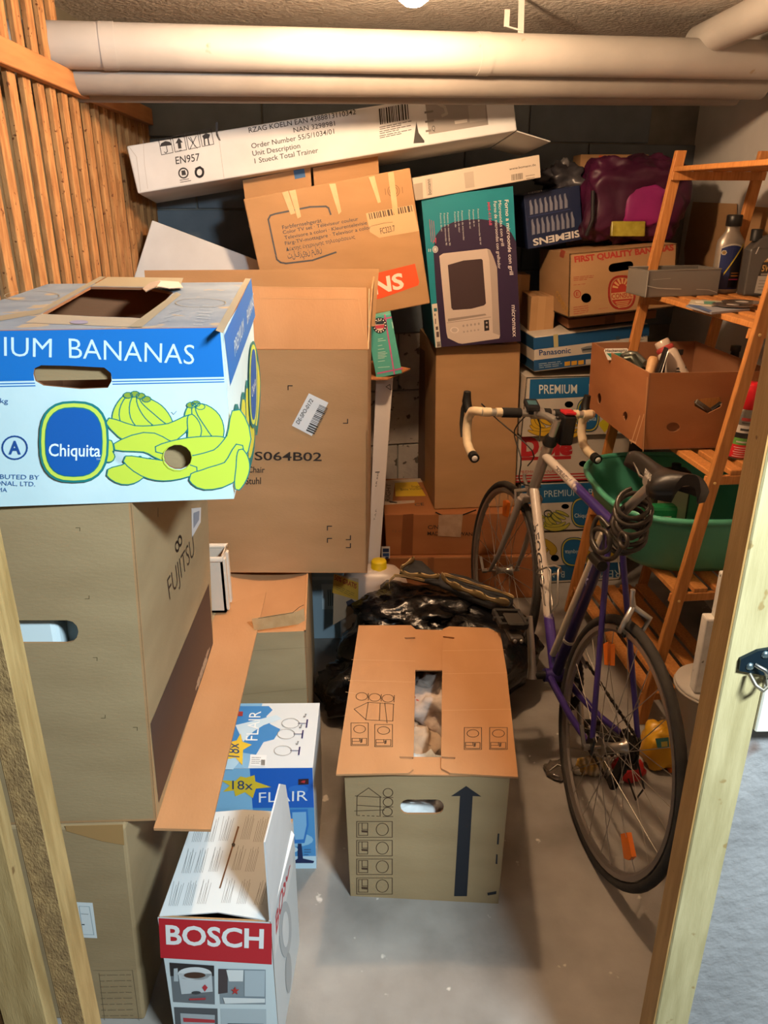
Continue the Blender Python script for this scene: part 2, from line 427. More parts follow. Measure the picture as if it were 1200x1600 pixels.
def disc(F, crop, cx, cy, rx, ry, n=14): return F.P(crop, [(cx+rx*math.cos(2*PI*k/n), cy+ry*math.sin(2*PI*k/n)) for k in range(n)])
def flap(name, crop, F, pts, mats, parent, th=.004, label=None, holes=()):
    mb = MB(); mb.slab(F.P(crop, pts), list(holes), F.at, th, 0, 1 if isinstance(mats, list) and len(mats) > 1 else None)
    return part(name, mb, mats, parent, label)
def blob(cen, rad, seed=0, amp=.2, freq=3.0, nu=40, nv=24, p=2.4, fine=.0, floor=None, crease=0.0):
    """a soft lump: superellipsoid pushed about by noise"""
    from mathutils import noise
    mb = MB(); cen = V(cen); off = V((seed*7.31, seed*3.17, seed*5.77)); vs = []
    for j in range(nv+1):
        ph = -PI/2+PI*j/nv
        for i in range(nu):
            th = 2*PI*i/nu
            def pw(c): return math.copysign(abs(c)**(2/p), c)
            u = V((pw(math.cos(ph))*pw(math.cos(th)), pw(math.cos(ph))*pw(math.sin(th)), pw(math.sin(ph))))
            k = 1+amp*noise.noise(u*freq+off)+fine*noise.noise(u*freq*3.3+off)
            if crease: k -= crease*abs(noise.noise(u*freq*1.7+off*2))
            x = cen+V((u.x*rad[0], u.y*rad[1], u.z*rad[2]))*k
            if floor is not None and x.z < floor: x.z = floor
            vs.append(x)
    fs = [[j*nu+i, j*nu+(i+1) % nu, (j+1)*nu+(i+1) % nu, (j+1)*nu+i] for j in range(nv) for i in range(nu)]
    return mb.add(vs, fs, 0, True)

# ================================================================== the room
CONCRETE = nmat('worn_concrete_floor', '#746F69', '#A7A29B', 3.0, 9, .62, .45, 40, spots=('#CFC8BE', 17, .685), contrast=(.32, .68))
CEIL = nmat('rough_concrete_ceiling', '#DDD4CA', '#EEE7DE', 18, 6, .95, 1.0, 60, dist=.012)
PLASTER = nmat('rough_grey_plaster', '#8C8A8A', '#A5A3A3', 5, 6, .85, .7, 45, (1, 1, 1), dist=.006, spots=('#75625A', 5.5, .64))
WALLPAINT = nmat('pale_plaster_wall', '#CBC8C4', '#D9D6D2', 4, 6, .85, .35, 40, dist=.004)
BLOCKBLUE = nmat('blue_grey_painted_block', '#65707A', '#757F88', 6, 5, .85, .3, 50)
BLOCKRAW = nmat('pitted_concrete_block', '#9D9790', '#B2ABA3', 9, 6, .9, .6, 45, spots=('#57524D', 30, .62), dist=.005)
MORTAR = nmat('grey_mortar', '#75756F', '#86857F', 9, 4, .95)
struct('floor', MB().box((-3, -1.6, -.06), (3, 4.6, 0)), CONCRETE)
CZ = 2.195
struct('ceiling', MB().box((-3, .6, CZ), (3, 4.6, CZ+.08)), CEIL)
WY, WS = 3.52, .18                                   # back wall: y = WY + WS x
wd = V((1, WS, 0)).normalized(); wn = V((wd.y, -wd.x, 0))
def wp(s_, z, o=0): return V((0, WY, 0))+wd*s_+wn*o+V((0, 0, z))
bw = MB(); c = [wp(s_, z, o) for s_ in (-2.4, 1.60) for o in (.0, -.1) for z in (0, CZ)]
back = struct('wall_back', bw.hexa([c[0], c[1], c[2], c[3], c[4], c[5], c[6], c[7]]), MORTAR)
bl, bh, g = .56, .262, .006                          # block courses with recessed joints
def block_mesh(mat):
    return MB().box((-(bl-g)/2, -.008, -(bh-g)/2), ((bl-g)/2, .004, (bh-g)/2), 0, .003, None, 1).mesh('block', mat)
bm_blue, bm_raw = block_mesh(BLOCKBLUE), block_mesh(BLOCKRAW)
for r in range(8):
    for k in range(7):
        s0 = -2.1+k*bl+(bl/2 if r % 2 else 0); zc = bh*(r+.5)+.02
        if s0+bl/2 > 1.58: continue
        o = bpy.data.objects.new('block', bm_raw if zc < 1.04 else bm_blue); COL.objects.link(o); o.parent = back
        o.location = wp(s0, zc, .004+random.uniform(-.001, .002)); o.rotation_euler = (0, 0, math.atan2(wd.y, wd.x))
struct('wall_right', MB().box((1.464, .9, 0), (1.56, 3.9, CZ)), WALLPAINT)
# left wall: upright rough slats on a planed rail, added sheet behind the gaps coloured for the neighbouring cellar's dim light
XL = -.843
BEHIND = nmat('dim_gap_grey', '#6E6654', '#7D7461', 5, 4, .9)
wl = struct('wall_left', MB().box((XL-.16, .8, 0), (XL-.13, 3.4, CZ)), BEHIND)
y = .90; prev = None; k = 0
rs = random.Random(4)
while y < 3.34:
    wdt = .044+rs.uniform(-.003, .004)
    zt = CZ-.02 if y < 2.44 else 1.93
    mb = MB(); jig = rs.uniform(-.003, .003)
    mb.hexa([V((XL+a, y+b+(jig if z_ else 0), z)) for a in (-.014, 0) for b in (0, wdt) for z_, z in ((0, 0), (1, zt))], 0, .0015, 1)
    part('slat', mb, PINE_SAWN, wl)
    y += wdt+.046+rs.uniform(-.005, .005)
rl = MB(); rl.hexa([V((a, b, z)) for a in (XL, XL+.026) for b, dz in ((.9, .035), (3.33, -.012)) for z in (1.905+dz, 1.962+dz)], 0, .002, 1)
part('rail', rl, PINE_RAIL, wl)
nl = MB(); nl.tube([at_y(8, 68, 1.85)+V((0, 0, 0)), at_y(38, 45, 2.05)], .0022, 6)
nl = MB(); a = V((XL+.03, 1.80, 1.99)); nl.tube([a+V((-.03, -.03, -.018)), a+V((.0, .045, .03))], .0025, 6)
part('nail', nl, DARKSTEEL, wl)
# door frame in front
DL, DR = -.451, .457
struct('trim_1', MB().hexa([V((a, b, z)) for a in (-.483, DL) for b in (.827, .879) for z in (0, 2.2)], 0, .002, 1), [nmat('left_post_wood', '#9A7D4C', '#B59864', 10, 5, .75, .4, 70, (7, 7, .8), spots=('#8F6C3C', 30, .70))])
wf = struct('wall_front', MB().box((-1.2, .875, 0), (-.60, .89, 2.2)), BEHIND)
for a0, a1, yy, mt in ((-.487, -.483, .826, POST_ROUGH), (-.556, -.490, .797, POST_WOOD), (-.645, -.574, .797, POST_WOOD), (-.735, -.662, .797, POST_WOOD)):
    part('slat', MB().hexa([V((a, b, z)) for a in (a0, a1) for b in (yy, yy+.028) for z in (0, 2.2)], 0, .002, 1), mt, wf)
part('slat', MB().hexa([V((a, b, z)) for a in (-.4835, DL-.0005) for b in (.8262, .8275) for z in (0, 2.2)]), POST_ROUGH, wf)
tr = struct('trim_2', MB().hexa([V((a, b, z)) for a in (DR, .511) for b in (.836, .883) for z in (0, 2.2)], 0, .002, 1), POST_PALE)
part('shade_side', MB().hexa([V((a, b, z)) for a in (DR-.003, DR-.0005) for b in (.838, .882) for z in (0, 2.2)]), nmat('shaded_post_side', '#9C7440', '#AF8750', 10, 5, .75, .3, 70, (7, 7, .8), spots=('#6F4A22', 34, .71)), tr)  # thin skin: post side coloured warm and dark for the light falling there
zb = at_y(1177, 1145, .832).z
part('batten', MB().hexa([V((a, b, z)) for a in (.5115, .60) for b in (.832, .86) for z in (zb, 2.2)], 0, .002, 1), nmat('whitewashed_wood', '#CFCBBD', '#DEDACE', 8, 5, .7, .3, 60, (6, 6, 1)), tr)
struct('wall_right_front', MB().box((.5115, .862, 0), (2.6, .95, 2.19)), PLASTER)

# hasp on the right door post
h0 = at_y(1176, 1033, .828); t = thing('hasp', 'black steel hasp screwed to the pale right door post', 'hasp', h0)
F = Face(at_y(1150, 1060, .8355), at_y(1200, 1060, .8355), at_y(1150, 1000, .8355))
F.O.y = .8355
mb = MB(); mb.slab(F.P('e7', [(962, 225), (975, 135), (1110, 70), (1200, 55), (1300, 60), (1300, 275), (1150, 260)]), [], lambda a, b, o: F.at(a, b, o+.005), .005)
part('plate', mb, ink('#20303A', .35, .6), t)
for (x_, y_) in ((1045, 190), (1165, 98)):
    p = F.at(*F.P('e7', [(x_, y_)])[0], .005)
    part('screw', MB().lathe([(.0055, 0), (.0055, .001), (.003, .003), (0, .0034)], p, F.n, 12), ink('#8FA3A8', .3, .9), t)
st = [F.at(*F.P('e7', [p])[0], o) for p, o in (((1040, 245), .006), ((1050, 285), .02), ((1090, 310), .024), ((1140, 295), .02), ((1165, 255), .006))]
part('staple', MB().tube(st, .0028, 8), ink('#B7AE9A', .35, .9), t)
ar = [F.at(*F.P('e7', [p])[0], o) for p, o in (((1080, 170), .007), ((1130, 180), .016), ((1160, 225), .016), ((1230, 250), .01))]
part('swing_bolt', MB().tube(ar, .003, 8), STEEL, t)

# ------------------------------------------------------------------ pipes under the ceiling
PVC = nmat('cream_pipe_wrap', '#AAA7A3', '#B6B3AF', 5, 4, .5, .08, 30, spots=('#A4937D', 14, .70))
PVC_SHADE = nmat('shaded_pipe_wrap', '#8C8680', '#99938D', 5, 4, .55, .08, 30)  # wrap darkened for the shade under the thick pipe
def pipe(pa, pb, da, db, r, label, mat, ext=(.6, .6), seams=()):
    A, B = at_y(*pa, da), at_y(*pb, db); d = (B-A).normalized(); A2, B2 = A-d*ext[0], B+d*ext[1]
    t = thing('pipe', label, 'pipe', (A+B)/2, 'pipes under the ceiling')
    part('pipe_wrap', MB().tube([A2, B2], r, 40, caps=True), mat, t)
    for s_ in seams:
        p = A+(B-A)*s_
        part('joint_band', MB().tube([p-d*.02, p+d*.02], r+.0016, 40), mat, t)
    return A, B, d, t
A, B, d, _t = pipe((90, 70.5), (1200, 94), 2.45, 2.915, .0575, 'thick cream insulated pipe nearest the camera, under the ceiling', PVC, (.6, .1), (.06, .55))
pipe((120, 118), (1150, 130), 2.53, 2.99, .050, 'grey wrapped pipe just behind the thick cream pipe', PVC_SHADE, (.6, .1))
pipe((160, 141), (1110, 149), 2.63, 3.07, .033, 'slim grey pipe highest on the back wall behind the other pipes', PVC_SHADE, (.3, .1))
P0 = at_y(1112, 56, 2.86); P0.z -= .0
t = thing('pipe', 'cream branch pipe running along the right wall towards the door', 'pipe', P0, 'pipes under the ceiling')
part('pipe_wrap', MB().tube([P0+V((0, .1, 0)), P0+V((0, -1.7, 0))], .05, 32), PVC, t)
# hanger
hp = at_y(814, 48, 2.72); t = thing('pipe_hanger', 'thin pale metal strap hanging the thick pipe from the ceiling', 'bracket', hp)
part('strap', MB().bar(V((hp.x, hp.y, hp.z-.02)), V((hp.x-.004, hp.y, CZ)), .018, .003, 0, (1, 0, 0)), PVC, t)
part('hook', MB().bar(V((hp.x-.045, hp.y, hp.z+.01)), V((hp.x-.045, hp.y, hp.z+.055)), .016, .004, 0, (1, 0, 0)).bar(V((hp.x-.05, hp.y, hp.z+.012)), V((hp.x+.0, hp.y, hp.z+.0)), .012, .004, 0, (0, 1, 0)), PVC, t)

# bulb
t = thing('light_bulb', 'bare glowing bulb in a socket on the ceiling', 'lamp', BULB_AT)
bm_ = bpy.data.materials.new('glowing_bulb_glass'); bm_.use_nodes = True
N = bm_.node_tree.nodes; N.remove(N['Principled BSDF']); e = N.new('ShaderNodeEmission'); e.inputs[0].default_value = BULB_COL+(1,); e.inputs[1].default_value = BULB_STRENGTH
bm_.node_tree.links.new(e.outputs[0], N['Material Output'].inputs[0])
part('bulb', MB().lathe([(.0, -.044), (.018, -.040), (.034, -.029), (.043, -.011), (.044, .004), (.038, .022), (.024, .038), (.018, .044)], BULB_AT, (0, 0, 1), 16), bm_, t)
part('socket', MB().lathe([(.019, .042), (.024, .046), (.026, CZ-BULB_AT.z-.008), (.036, CZ-BULB_AT.z-.004), (.036, CZ-BULB_AT.z)], BULB_AT, (0, 0, 1), 24), ink('#D8D2C6', .4), t)

# ================================================================== cartons in front
BRN = '#4A3524'
# ---- moving box with an up arrow, in the middle of the floor
m = Carton('moving'); r = m.root('brown moving box with a big black up arrow, flaps half open over clothes')
F = m.face('front'); hole = stadium(F, 'd5', 484, 964, 712, 1040)
m.panels([KRAFT_PALE, KRAFT_IN], {'front': [hole]}, ('top',), .005)
T = Face(m.c[0, 0, 1]+V((0, 0, .004)), m.c[1, 0, 1]+V((0, 0, .004)), m.c[0, 1, 1]+V((0, 0, .004)))
T2 = Face(T.O+V((0, 0, .005)), T.O+T.ex+V((0, 0, .005)), T.O+T.ey+V((0, 0, .005)))
flap('end_flap', 'd5', T, [(480, 75), (800, 85), (790, 292), (490, 288)], [KRAFT_IN, KRAFT], r)
flap('end_flap', 'd5', T, [(420, 740), (840, 745), (850, 838), (410, 830)], [KRAFT_IN, KRAFT], r)
fl = flap('flap', 'd5', T2, [(268, 57), (540, 56), (566, 78), (563, 300), (553, 805), (525, 826), (150, 832)], [KRAFT_IN, KRAFT], r, .005,
          holes=[T2.P('d5', [(505, 121), (562, 119), (562, 130), (515, 131)]), T2.P('d5', [(478, 740), (552, 742), (552, 754), (485, 752)])])
fr = flap('flap', 'd5', T2, [(706, 76), (740, 62), (940, 70), (1006, 97), (1040, 300), (1098, 846), (745, 826), (697, 800), (703, 300)], [KRAFT_IN, KRAFT], r, .005,
          holes=[T2.P('d5', [(708, 113), (766, 120), (766, 127), (708, 124)]), T2.P('d5', [(699, 740), (772, 744), (770, 753), (699, 753)])])
def icon_box(P, x0, y0, x1, y1, turn, col=BRN, w=1.15):
    P.line([(x0, y0), (x1, y0), (x1, y1), (x0, y1)], w, col, 1, True)
    if turn:   # circle on top, little drawing below
        cx = (x0+x1)/2; P.ring(cx, y0+(y1-y0)*.27, (x1-x0)*.34, (y1-y0)*.17, w, col)
        a, b = y0+(y1-y0)*.68, y0+(y1-y0)*.95
        P.line([(x0+6, a), (x1-8, a), (x1-8, b), (x0+6, b)], w, col, 1, True)
        P.line([(x0+8, (a+b)/2), (cx, (a+b)/2), (cx, a)], w, col); P.poly([(cx+4, a+4), (cx+16, a+3), (cx+14, b-10), (cx+3, b-8)], col)
    else:
        P.ring(x0+(x1-x0)*.72, (y0+y1)/2, (x1-x0)*.17, (y1-y0)*.39, w, col)
        a, b = x0+10, x0+(x1-x0)*.31
        P.line([(a, y0+8), (b, y0+8), (b, y1-10), (a, y1-10)], w, col, 1, True); c = (y0+y1)/2
        P.line([(a+18, y0+10), (a+18, c), (b, c)], w, col); P.poly([(a+14, c+4), (b-2, c+6), (b-2, y1-24), (a+16, y1-26)], col)
P = Print(T2, 'd5')
for k in range(3): P.ring(284+k*68, 428+k*5, 30, 20, 1.15, BRN); P.line([(318+k*68, 412+k*5), (318+k*67, 448+k*5)], 1.15, BRN)
P.line([(318, 458), (244, 494), (305, 548)], 1.15, BRN).line([(316, 458), (452, 468)], 1.15, BRN).line([(305, 550), (446, 556)], 1.15, BRN)
P.line([(318, 458), (305, 550)], 1.15, BRN).line([(380, 462), (376, 552)], 1.15, BRN).line([(404, 462), (416, 566)], 1.15, BRN).line([(450, 468), (446, 556)], 1.15, BRN)
[P.line([(a, b), (a+w_, b+8)], .7, '#C99F74') for a, b, w_ in ((232, 236, 330), (215, 345, 345), (200, 405, 60))]
icon_box(P, 228, 566, 318, 684, True); icon_box(P, 352, 574, 444, 690, True); P.done('printing', fl)
P = Print(T2, 'd5'); [P.line([(706, b), (a, b-6)], .7, '#C99F74') for a, b in ((1030, 190), (1040, 310), (1062, 500))]; icon_box(P, 818, 590, 908, 704, True); icon_box(P, 950, 590, 1042, 704, True); P.done('printing', fr)
P = Print(F, 'd5'); K1 = '#1D222B'
P.poly([(828, 893), (907, 948), (862, 945), (832, 1467), (765, 1467), (796, 945), (749, 946)], K1)
P.line([(258, 946), (320, 903), (386, 952)], 1.2, BRN).line([(250, 945), (386, 952)], 1.2, BRN).line([(260, 946), (258, 1046)], 1.2, BRN).line([(380, 952), (380, 1052)], 1.2, BRN)
P.line([(258, 993), (386, 1001)], 1.2, BRN).line([(246, 1023), (402, 1018)], 1.2, BRN)
for k in range(5): P.line([(262+k*25, 1046+k), (274+k*25, 1046.5+k)], 1.2, BRN)
for k, (cx, cy) in enumerate(((421, 928), (421, 977), (418, 1027))): P.ring(cx, cy, 25, 22, 1.2, BRN); P.line([(395, cy+25), (447, cy+25)], 1.2, BRN)
for y0, y1 in ((1078, 1160), (1176, 1257), (1273, 1354), (1372, 1456)): icon_box(P, 258, y0, 443, y1, False)
P.poly([(992, 1140), (1001, 1141), (997, 1198), (988, 1196)], K1).poly([(984, 1248), (992, 1250), (990, 1300), (981, 1298)], K1).poly([(938, 1449), (986, 1440), (984, 1456), (940, 1463)], K1)
P.done('printing', m.body)
# things in the box
FAB = nmat('pinkish_white_cotton', '#CDBBAE', '#E0D0C4', 14, 5, .95, .5, 60, dist=.004)
FABG = nmat('grey_green_cloth', '#6E6A5C', '#858172', 12, 5, .95, .5, 60)
cx_ = at_z(671, 1120, .33)
def cloth(seed, c, rad, mat, label):
    return solo('folded_cloth', blob(c, rad, seed, .35, 2.6, 40, 24, 2.2, .12, .01, .3), mat, label, 'clothing', None, 'clothes in the moving box')
cloth(1, at_z(676, 1100, .27)+V((.03, .0, -.0)), (.13, .13, .085), FAB, 'crumpled pinkish white cloth topmost in the moving box')
cloth(2, at_z(655, 1165, .24)+V((-.03, -.03, -.03)), (.11, .11, .10), nmat('cream_cotton', '#C4A98E', '#D7BEA4', 14, 5, .95, .5, 60), 'cream cloth bundle nearest the handle end of the moving box')
cloth(3, at_z(660, 1066, .20)+V((-.05, .10, 0)), (.10, .10, .09), FABG, 'grey green cloth at the far end of the moving box')
cloth(4, at_z(654, 1098, .30)+V((-.025, .0, -.0)), (.03, .035, .03), ink('#B03A2C', .8), 'small red cloth tucked beside the white cloth in the moving box')
cloth(5, V((.13, 1.56, .235)), (.12, .10, .08), ink('#DDE3E4', .9), 'plain white cloth under the pinkish one in the moving box')

# ---- Bosch box
m = Carton('bosch'); r = m.root('white box with red BOSCH band and coffee maker pictures, lid flaps open')
m.panels([WHITE_CARD, KRAFT], {}, ('top',), .004)
F = m.face('front'); P = Print(F, 'd4')
P.rect(0, 0, 1, 1, '#D5E2E6')
P.poly([(470, 885), (912, 906), (912, 1066), (478, 1040)], '#C3222E', 2)
P.text('BOSCH', (500, 984), (880, 1001), (497, 911), '#F2F4F4', 3, .025)
P.poly([(513, 1058), (687, 1070), (690, 1222), (527, 1212)], '#6F767C', 2).poly([(513, 1058), (687, 1070), (687, 1110), (517, 1110)], '#2E2A2C', 3)
P.oval(612, 1100, 66, 26, '#DDE3E6', 4).poly([(547, 1100), (678, 1100), (682, 1170), (560, 1180)], '#C9D2D7', 4).oval(612, 1105, 42, 12, '#4A2F22', 5)
P.poly([(530, 1080), (545, 1078), (548, 1130), (530, 1130)], '#B9C4CA', 4).poly([(652, 1140), (663, 1152), (652, 1168), (641, 1152)], '#C0303A', 6)
P.oval(618, 1172, 18, 6, '#3B4247', 6).poly([(590, 1195), (655, 1192), (655, 1200), (592, 1202)], '#B83A40', 6)
P.poly([(704, 1082), (888, 1086), (888, 1222), (710, 1220)], '#8C98A0', 2).poly([(704, 1082), (740, 1083), (740, 1175), (704, 1180)], '#4A3F42', 3)
P.poly([(735, 1085), (802, 1086), (800, 1130), (745, 1130)], '#E6EBEC', 4).poly([(806, 1087), (886, 1088), (884, 1190), (806, 1188)], '#B8C6CE', 4)
P.poly([(722, 1192), (886, 1196), (886, 1212), (730, 1216)], '#E6EBEC', 5); s5 = [(770+ (17 if k % 2 == 0 else 7)*math.sin(PI*k/5), 1165-(17 if k % 2 == 0 else 7)*math.cos(PI*k/5)) for k in range(10)]
P.poly(s5, '#C03A36', 6)
P.poly([(530, 1232), (700, 1238), (703, 1370), (540, 1362)], '#55585C', 2).poly([(555, 1255), (690, 1262), (690, 1330), (560, 1330)], '#AEB7BC', 3).poly([(566, 1272), (690, 1280), (690, 1292), (568, 1288)], '#B8343C', 4)
P.poly([(712, 1238), (890, 1240), (892, 1372), (716, 1370)], '#B9C6CC', 2).poly([(740, 1295), (880, 1297), (880, 1330), (745, 1330)], '#2E2A2C', 3)
P.done('printing', m.body)
F = m.face('right'); P = Print(F, 'd4'); P.rect(0, 0, 1, 1, '#C9CFD2')
P.poly([(918, 905), (992, 560), (992, 690), (920, 1050)], '#D9DCDD', 2)
P.text('BOSCH', (926, 950), (990, 640), (924, 880), '#C0404A', 3, .02)
P.oval(962, 930, 24, 110, '#AEB4B8', 3).oval(962, 930, 13, 70, '#D6DADC', 4).oval(975, 1100, 12, 80, '#A6ACB0', 3)
P.done('printing', m.body)
T = Face(m.c[0, 0, 1]+V((0, 0, .002)), m.c[1, 0, 1]+V((0, 0, .002)), m.c[0, 1, 1]+V((0, 0, .002)))
lid = flap('flap', 'd4', T, [(474, 878), (700, 862), (908, 898), (1000, 560), (938, 470), (800, 462), (612, 478)], [WHITE_CARD, KRAFT], r, .003)
P = Print(T, 'd4'); P.poly([(472, 880), (700, 864), (906, 896), (998, 560), (936, 473), (800, 465), (614, 481)], '#D8DEE0')
for (x0, y0) in ((510, 840), (565, 838), (620, 832), (715, 828), (775, 832), (842, 836), (560, 712), (608, 710), (665, 706), (755, 700), (808, 706), (600, 590), (650, 590), (705, 585), (790, 580), (840, 590)):
    for k in range(6):
        a = x0+k*6.5; P.line([(a, y0), (a+20+3*((k*7+x0) % 3), y0-96+7*((k*5+y0) % 3))], .55, '#77797B', 2)
P.poly([(706, 772), (712, 772), (785, 532), (779, 528)], '#6E4B30', 3).oval(762, 602, 7, 7, '#2E241C', 4, 2, 10)
P.done('printing', lid)
R = m.face('right'); R = Face(R.O+R.n*.003, R.O+R.n*.003+R.ex, R.O+R.n*.003+R.ey)
mb = MB(); pts = R.P('d4', [(908, 896), (893, 690), (886, 590), (945, 362), (966, 366), (993, 540), (1003, 620)])
mb.slab(pts, [], lambda a, b, o: R.at(a, b, o)+V((0, 0, 0)), .003, 0, 0); fb = part('side_flap', mb, WHITE_CARD, r)
R2 = Face(R.O-R.n*.0035, R.O-R.n*.0035-R.ex, R.O-R.n*.0035+R.ey)
P = Print(R2, 'd4'); P.text('BOSCH', (920, 575), (948, 450), (908, 560), '#C0303A', 1, .02); P.done('lettering', fb)

# ---- FLAIR glass set
m = Carton('flair'); r = m.root('blue and white FLAIR wine glass carton with yellow stars')
m.solid(WHITE_CARD, .002)
def star(P, cx, cy, a, b, l, col='#E0BF2E', rot=0.0, edge='#9A7F1E'):
    pts = [((a if k % 2 == 0 else a*.48)*math.sin(2*PI*k/14+rot), -(b if k % 2 == 0 else b*.48)*math.cos(2*PI*k/14+rot)) for k in range(14)]
    P.poly([(cx+x, cy+y) for x, y in pts], col, l)
F = m.face('front'); P = Print(F, 'd4')
P.rect(0, 0, 1, 1, '#4E94CE').rect(0, 0, .38, 1, '#86BCE0', 2).rect(.38, .62, 1, 1, '#1F62C2', 2).rect(.0, 0, 1, .13, '#BFDDEE', 3)
for a, b, c_, d_, e_ in ((.5, .45, .16, .06, '#6FA9DA'), (.8, .3, .18, .07, '#8EC2E4'), (.2, .5, .14, .05, '#A7D0EA'), (.62, .2, .2, .05, '#BCDDF0'), (.85, .8, .1, .04, '#2E74CE')):
    P.raw([(a*F.w+c_*F.w*math.cos(t*PI/8), b*F.h+d_*F.h*math.sin(t*PI/8)) for t in range(16)], [list(range(16))], e_, 4)
P.poly([(712, 345), (770, 348), (790, 330), (812, 335), (845, 325), (848, 350), (910, 372), (850, 378), (838, 415), (808, 392), (770, 408), (765, 385), (722, 390), (748, 366)], '#E2C233', 5)
P.text('18x', (758, 380), (838, 382), (758, 345), '#23406E', 6, .0); P.text('FLAIR', (862, 432), (1052, 424), (862, 392), '#F4F6F8', 6, -.004)
P.poly([(1016, 341), (1056, 339), (1056, 361), (1016, 363)], '#3A1E26', 5).poly([(1024, 352), (1034, 346), (1044, 346), (1040, 356)], '#C23438', 6)
P.poly([(985, 460), (1052, 458), (1056, 520), (1040, 590), (1000, 592), (985, 540)], '#2F78C8', 5).poly([(992, 470), (1046, 468), (1048, 520), (1036, 575), (1004, 577), (993, 530)], '#7FB6E2', 6)
P.poly([(1014, 592), (1028, 592), (1034, 650), (1078, 660), (1074, 668), (1000, 668), (1000, 660), (1014, 650)], '#1B2A55', 6)
P.para((1040, 615), (1064, 615), (1040, 635), 3, '#3E6A98', 6, .4, 2, 2)
P.done('printing', m.body)
F = m.face('top'); P = Print(F, 'd4')
P.rect(0, 0, 1, 1, '#D6DDE2').rect(0, 0, .34, 1, '#7FB2DA', 2)
P.poly([(730, 60), (900, 60), (915, 75), (890, 100), (905, 130), (945, 150), (920, 190), (880, 200), (850, 250), (790, 240), (745, 190)], '#3C82C4', 3)
P.poly([(770, 135), (840, 118), (930, 95), (950, 110), (880, 135), (840, 160), (800, 200)], '#C6DDEC', 4).poly([(690, 260), (760, 215), (800, 260), (760, 308), (690, 305)], '#A7CCE6', 3)
P.poly([(735, 205), (775, 195), (790, 168), (797, 200), (834, 212), (800, 232), (797, 292), (770, 262), (722, 272), (745, 240)], '#E2BE3A', 5)
P.text('18x', (786, 262), (783, 208), (738, 258), '#23406E', 6); P.text('FLAIR', (856, 196), (870, 82), (808, 196), '#EEF3F6', 6)
P.poly([(770, 82), (800, 82), (798, 100), (768, 100)], '#A33A38', 5)
for k, (x_, y_) in enumerate(((955, 235), (968, 170), (985, 128))):
    P.ring(x_, y_, 34, 19, .8, '#8A857E', 5).line([(x_+30, y_), (x_+62, y_)], 1.4, '#2A2A62', 5).line([(x_+66, y_-14), (x_+62, y_+16)], 2.4, '#2A2A62', 5)
    P.text('6x', (x_+58, y_-22), (x_+64, y_-38), (x_+48, y_-24), '#555', 5)
P.poly([(828, 250), (892, 252), (888, 296), (826, 292)], '#E9ECEE', 4).para((834, 262), (868, 262), (832, 284), 4, '#777', 5, .4, 5, 3).barcode((870, 270), (886, 271), (869, 292), '#444', 4, 5)
P.done('printing', m.body)

# ---- the big stack on the left: lower carton with its long flap, Fujitsu carton, banana box
m = Carton('lower'); r = m.root('large plain brown carton at the bottom of the left stack, long flap sticking out')
m.solid(KRAFT_PALE, .006)
zt = FIT['lower'][6]
T = Face(V((0, 0, zt-.003)), V((1, 0, zt-.003)), V((0, 1, zt-.003)))
flap('long_flap', 'o', T, [(240, 1294), (329, 1296), (416, 924), (338, 950), (300, 1092)], [KRAFT_IN, KRAFT], r, .006)
P = Print(m.face('front'), 'd4')
P.poly([(130, 822), (212, 826), (230, 964), (140, 960)], '#DCE3E4', 1); P.line([(160, 838), (200, 840), (218, 950), (175, 948)], .7, '#8FA0A6', 2, True); P.line([(168, 868), (196, 870)], .8, '#586468', 2).line([(172, 910), (180, 910)], 2, '#30383A', 2)
P.line([(215, 1090), (368, 1088), (396, 1300)], .6, '#7A6A50', 2).para((240, 1108), (362, 1106), (250, 1290), 9, '#6F5F47', 2, .12, 8, 4).line([(238, 1100), (262, 1300)], .6, '#7A6A50', 2)
P.done('printing', m.body)
mb = MB(); mb.slab(m.face('front').P('d4', [(105, 525), (330, 520), (336, 600), (250, 585), (110, 545)]), [], lambda a, b, o: m.face('front').at(a, b, o+.001), .0008); part('packing_tape', mb, ink('#A98455', .25), m.o)

m = Carton('fujitsu'); r = m.root('tall brown FUJITSU carton on the left under the blue banana box')
F = m.face('front'); hole = stadium(F, 'd3', -60, 528, 342, 628)
m.panels([KRAFT_PALE, KRAFT], {'front': [hole]}, (), .005)
fp = F.px(*q('d3', 150, 578)); FO = F.at(fp[0], fp[1], -.06)
part('foam_insert', MB().box((FO.x-.16, FO.y, FO.z-.1), (FO.x+.115, FO.y+.05, FO.z+.1), 0, .01).box((FO.x-.16, FO.y-.04, FO.z-.1), (FO.x+.03, FO.y+.05, FO.z+.02), 0, .01), ink('#D8EAF0', .8), r)
P = Print(F, 'd3')
for x_, y_, a, b in ((340, 130, 1, 1), (380, 428, 1, -1), (415, 696, 1, 1), (450, 948, 1, -1), (590, 1000, 1, 1)):
    P.line([(x_-9, y_-6*b), (x_+9, y_-6*b), (x_+9, y_+8*b)] if b > 0 else [(x_-9, y_+6), (x_+9, y_+6), (x_+9, y_-8)], .9, '#5D5138')
P.done('printing', m.body)
F = m.face('right'); P = Print(F, 'd3'); K2 = '#2B2320'
P.poly([(655, 980), (910, 368), (929, 640), (691, 1325)], '#3A2E2C')
P.text('FUJITSU', (739, 440), (848, 238), (727, 348), K2, 1, -.008)
P.ring(772, 206, 8, 20, .9, K2).ring(784, 182, 8, 20, .9, K2)
P.line([(852, 828), (912, 650)], .9, '#B9A48C', 2); P.para((858, 800), (905, 660), (862, 815), 3, '#B9A48C', 2, .3, 3, 4)
P.poly([(834, 40), (876, 36), (874, 100), (836, 168)], '#D6D6D6', 1).poly([(842, 60), (868, 50), (866, 90), (842, 128)], '#8E96A4', 2)
P.line([(688, 40), (688, 75)], .8, '#2B2320')
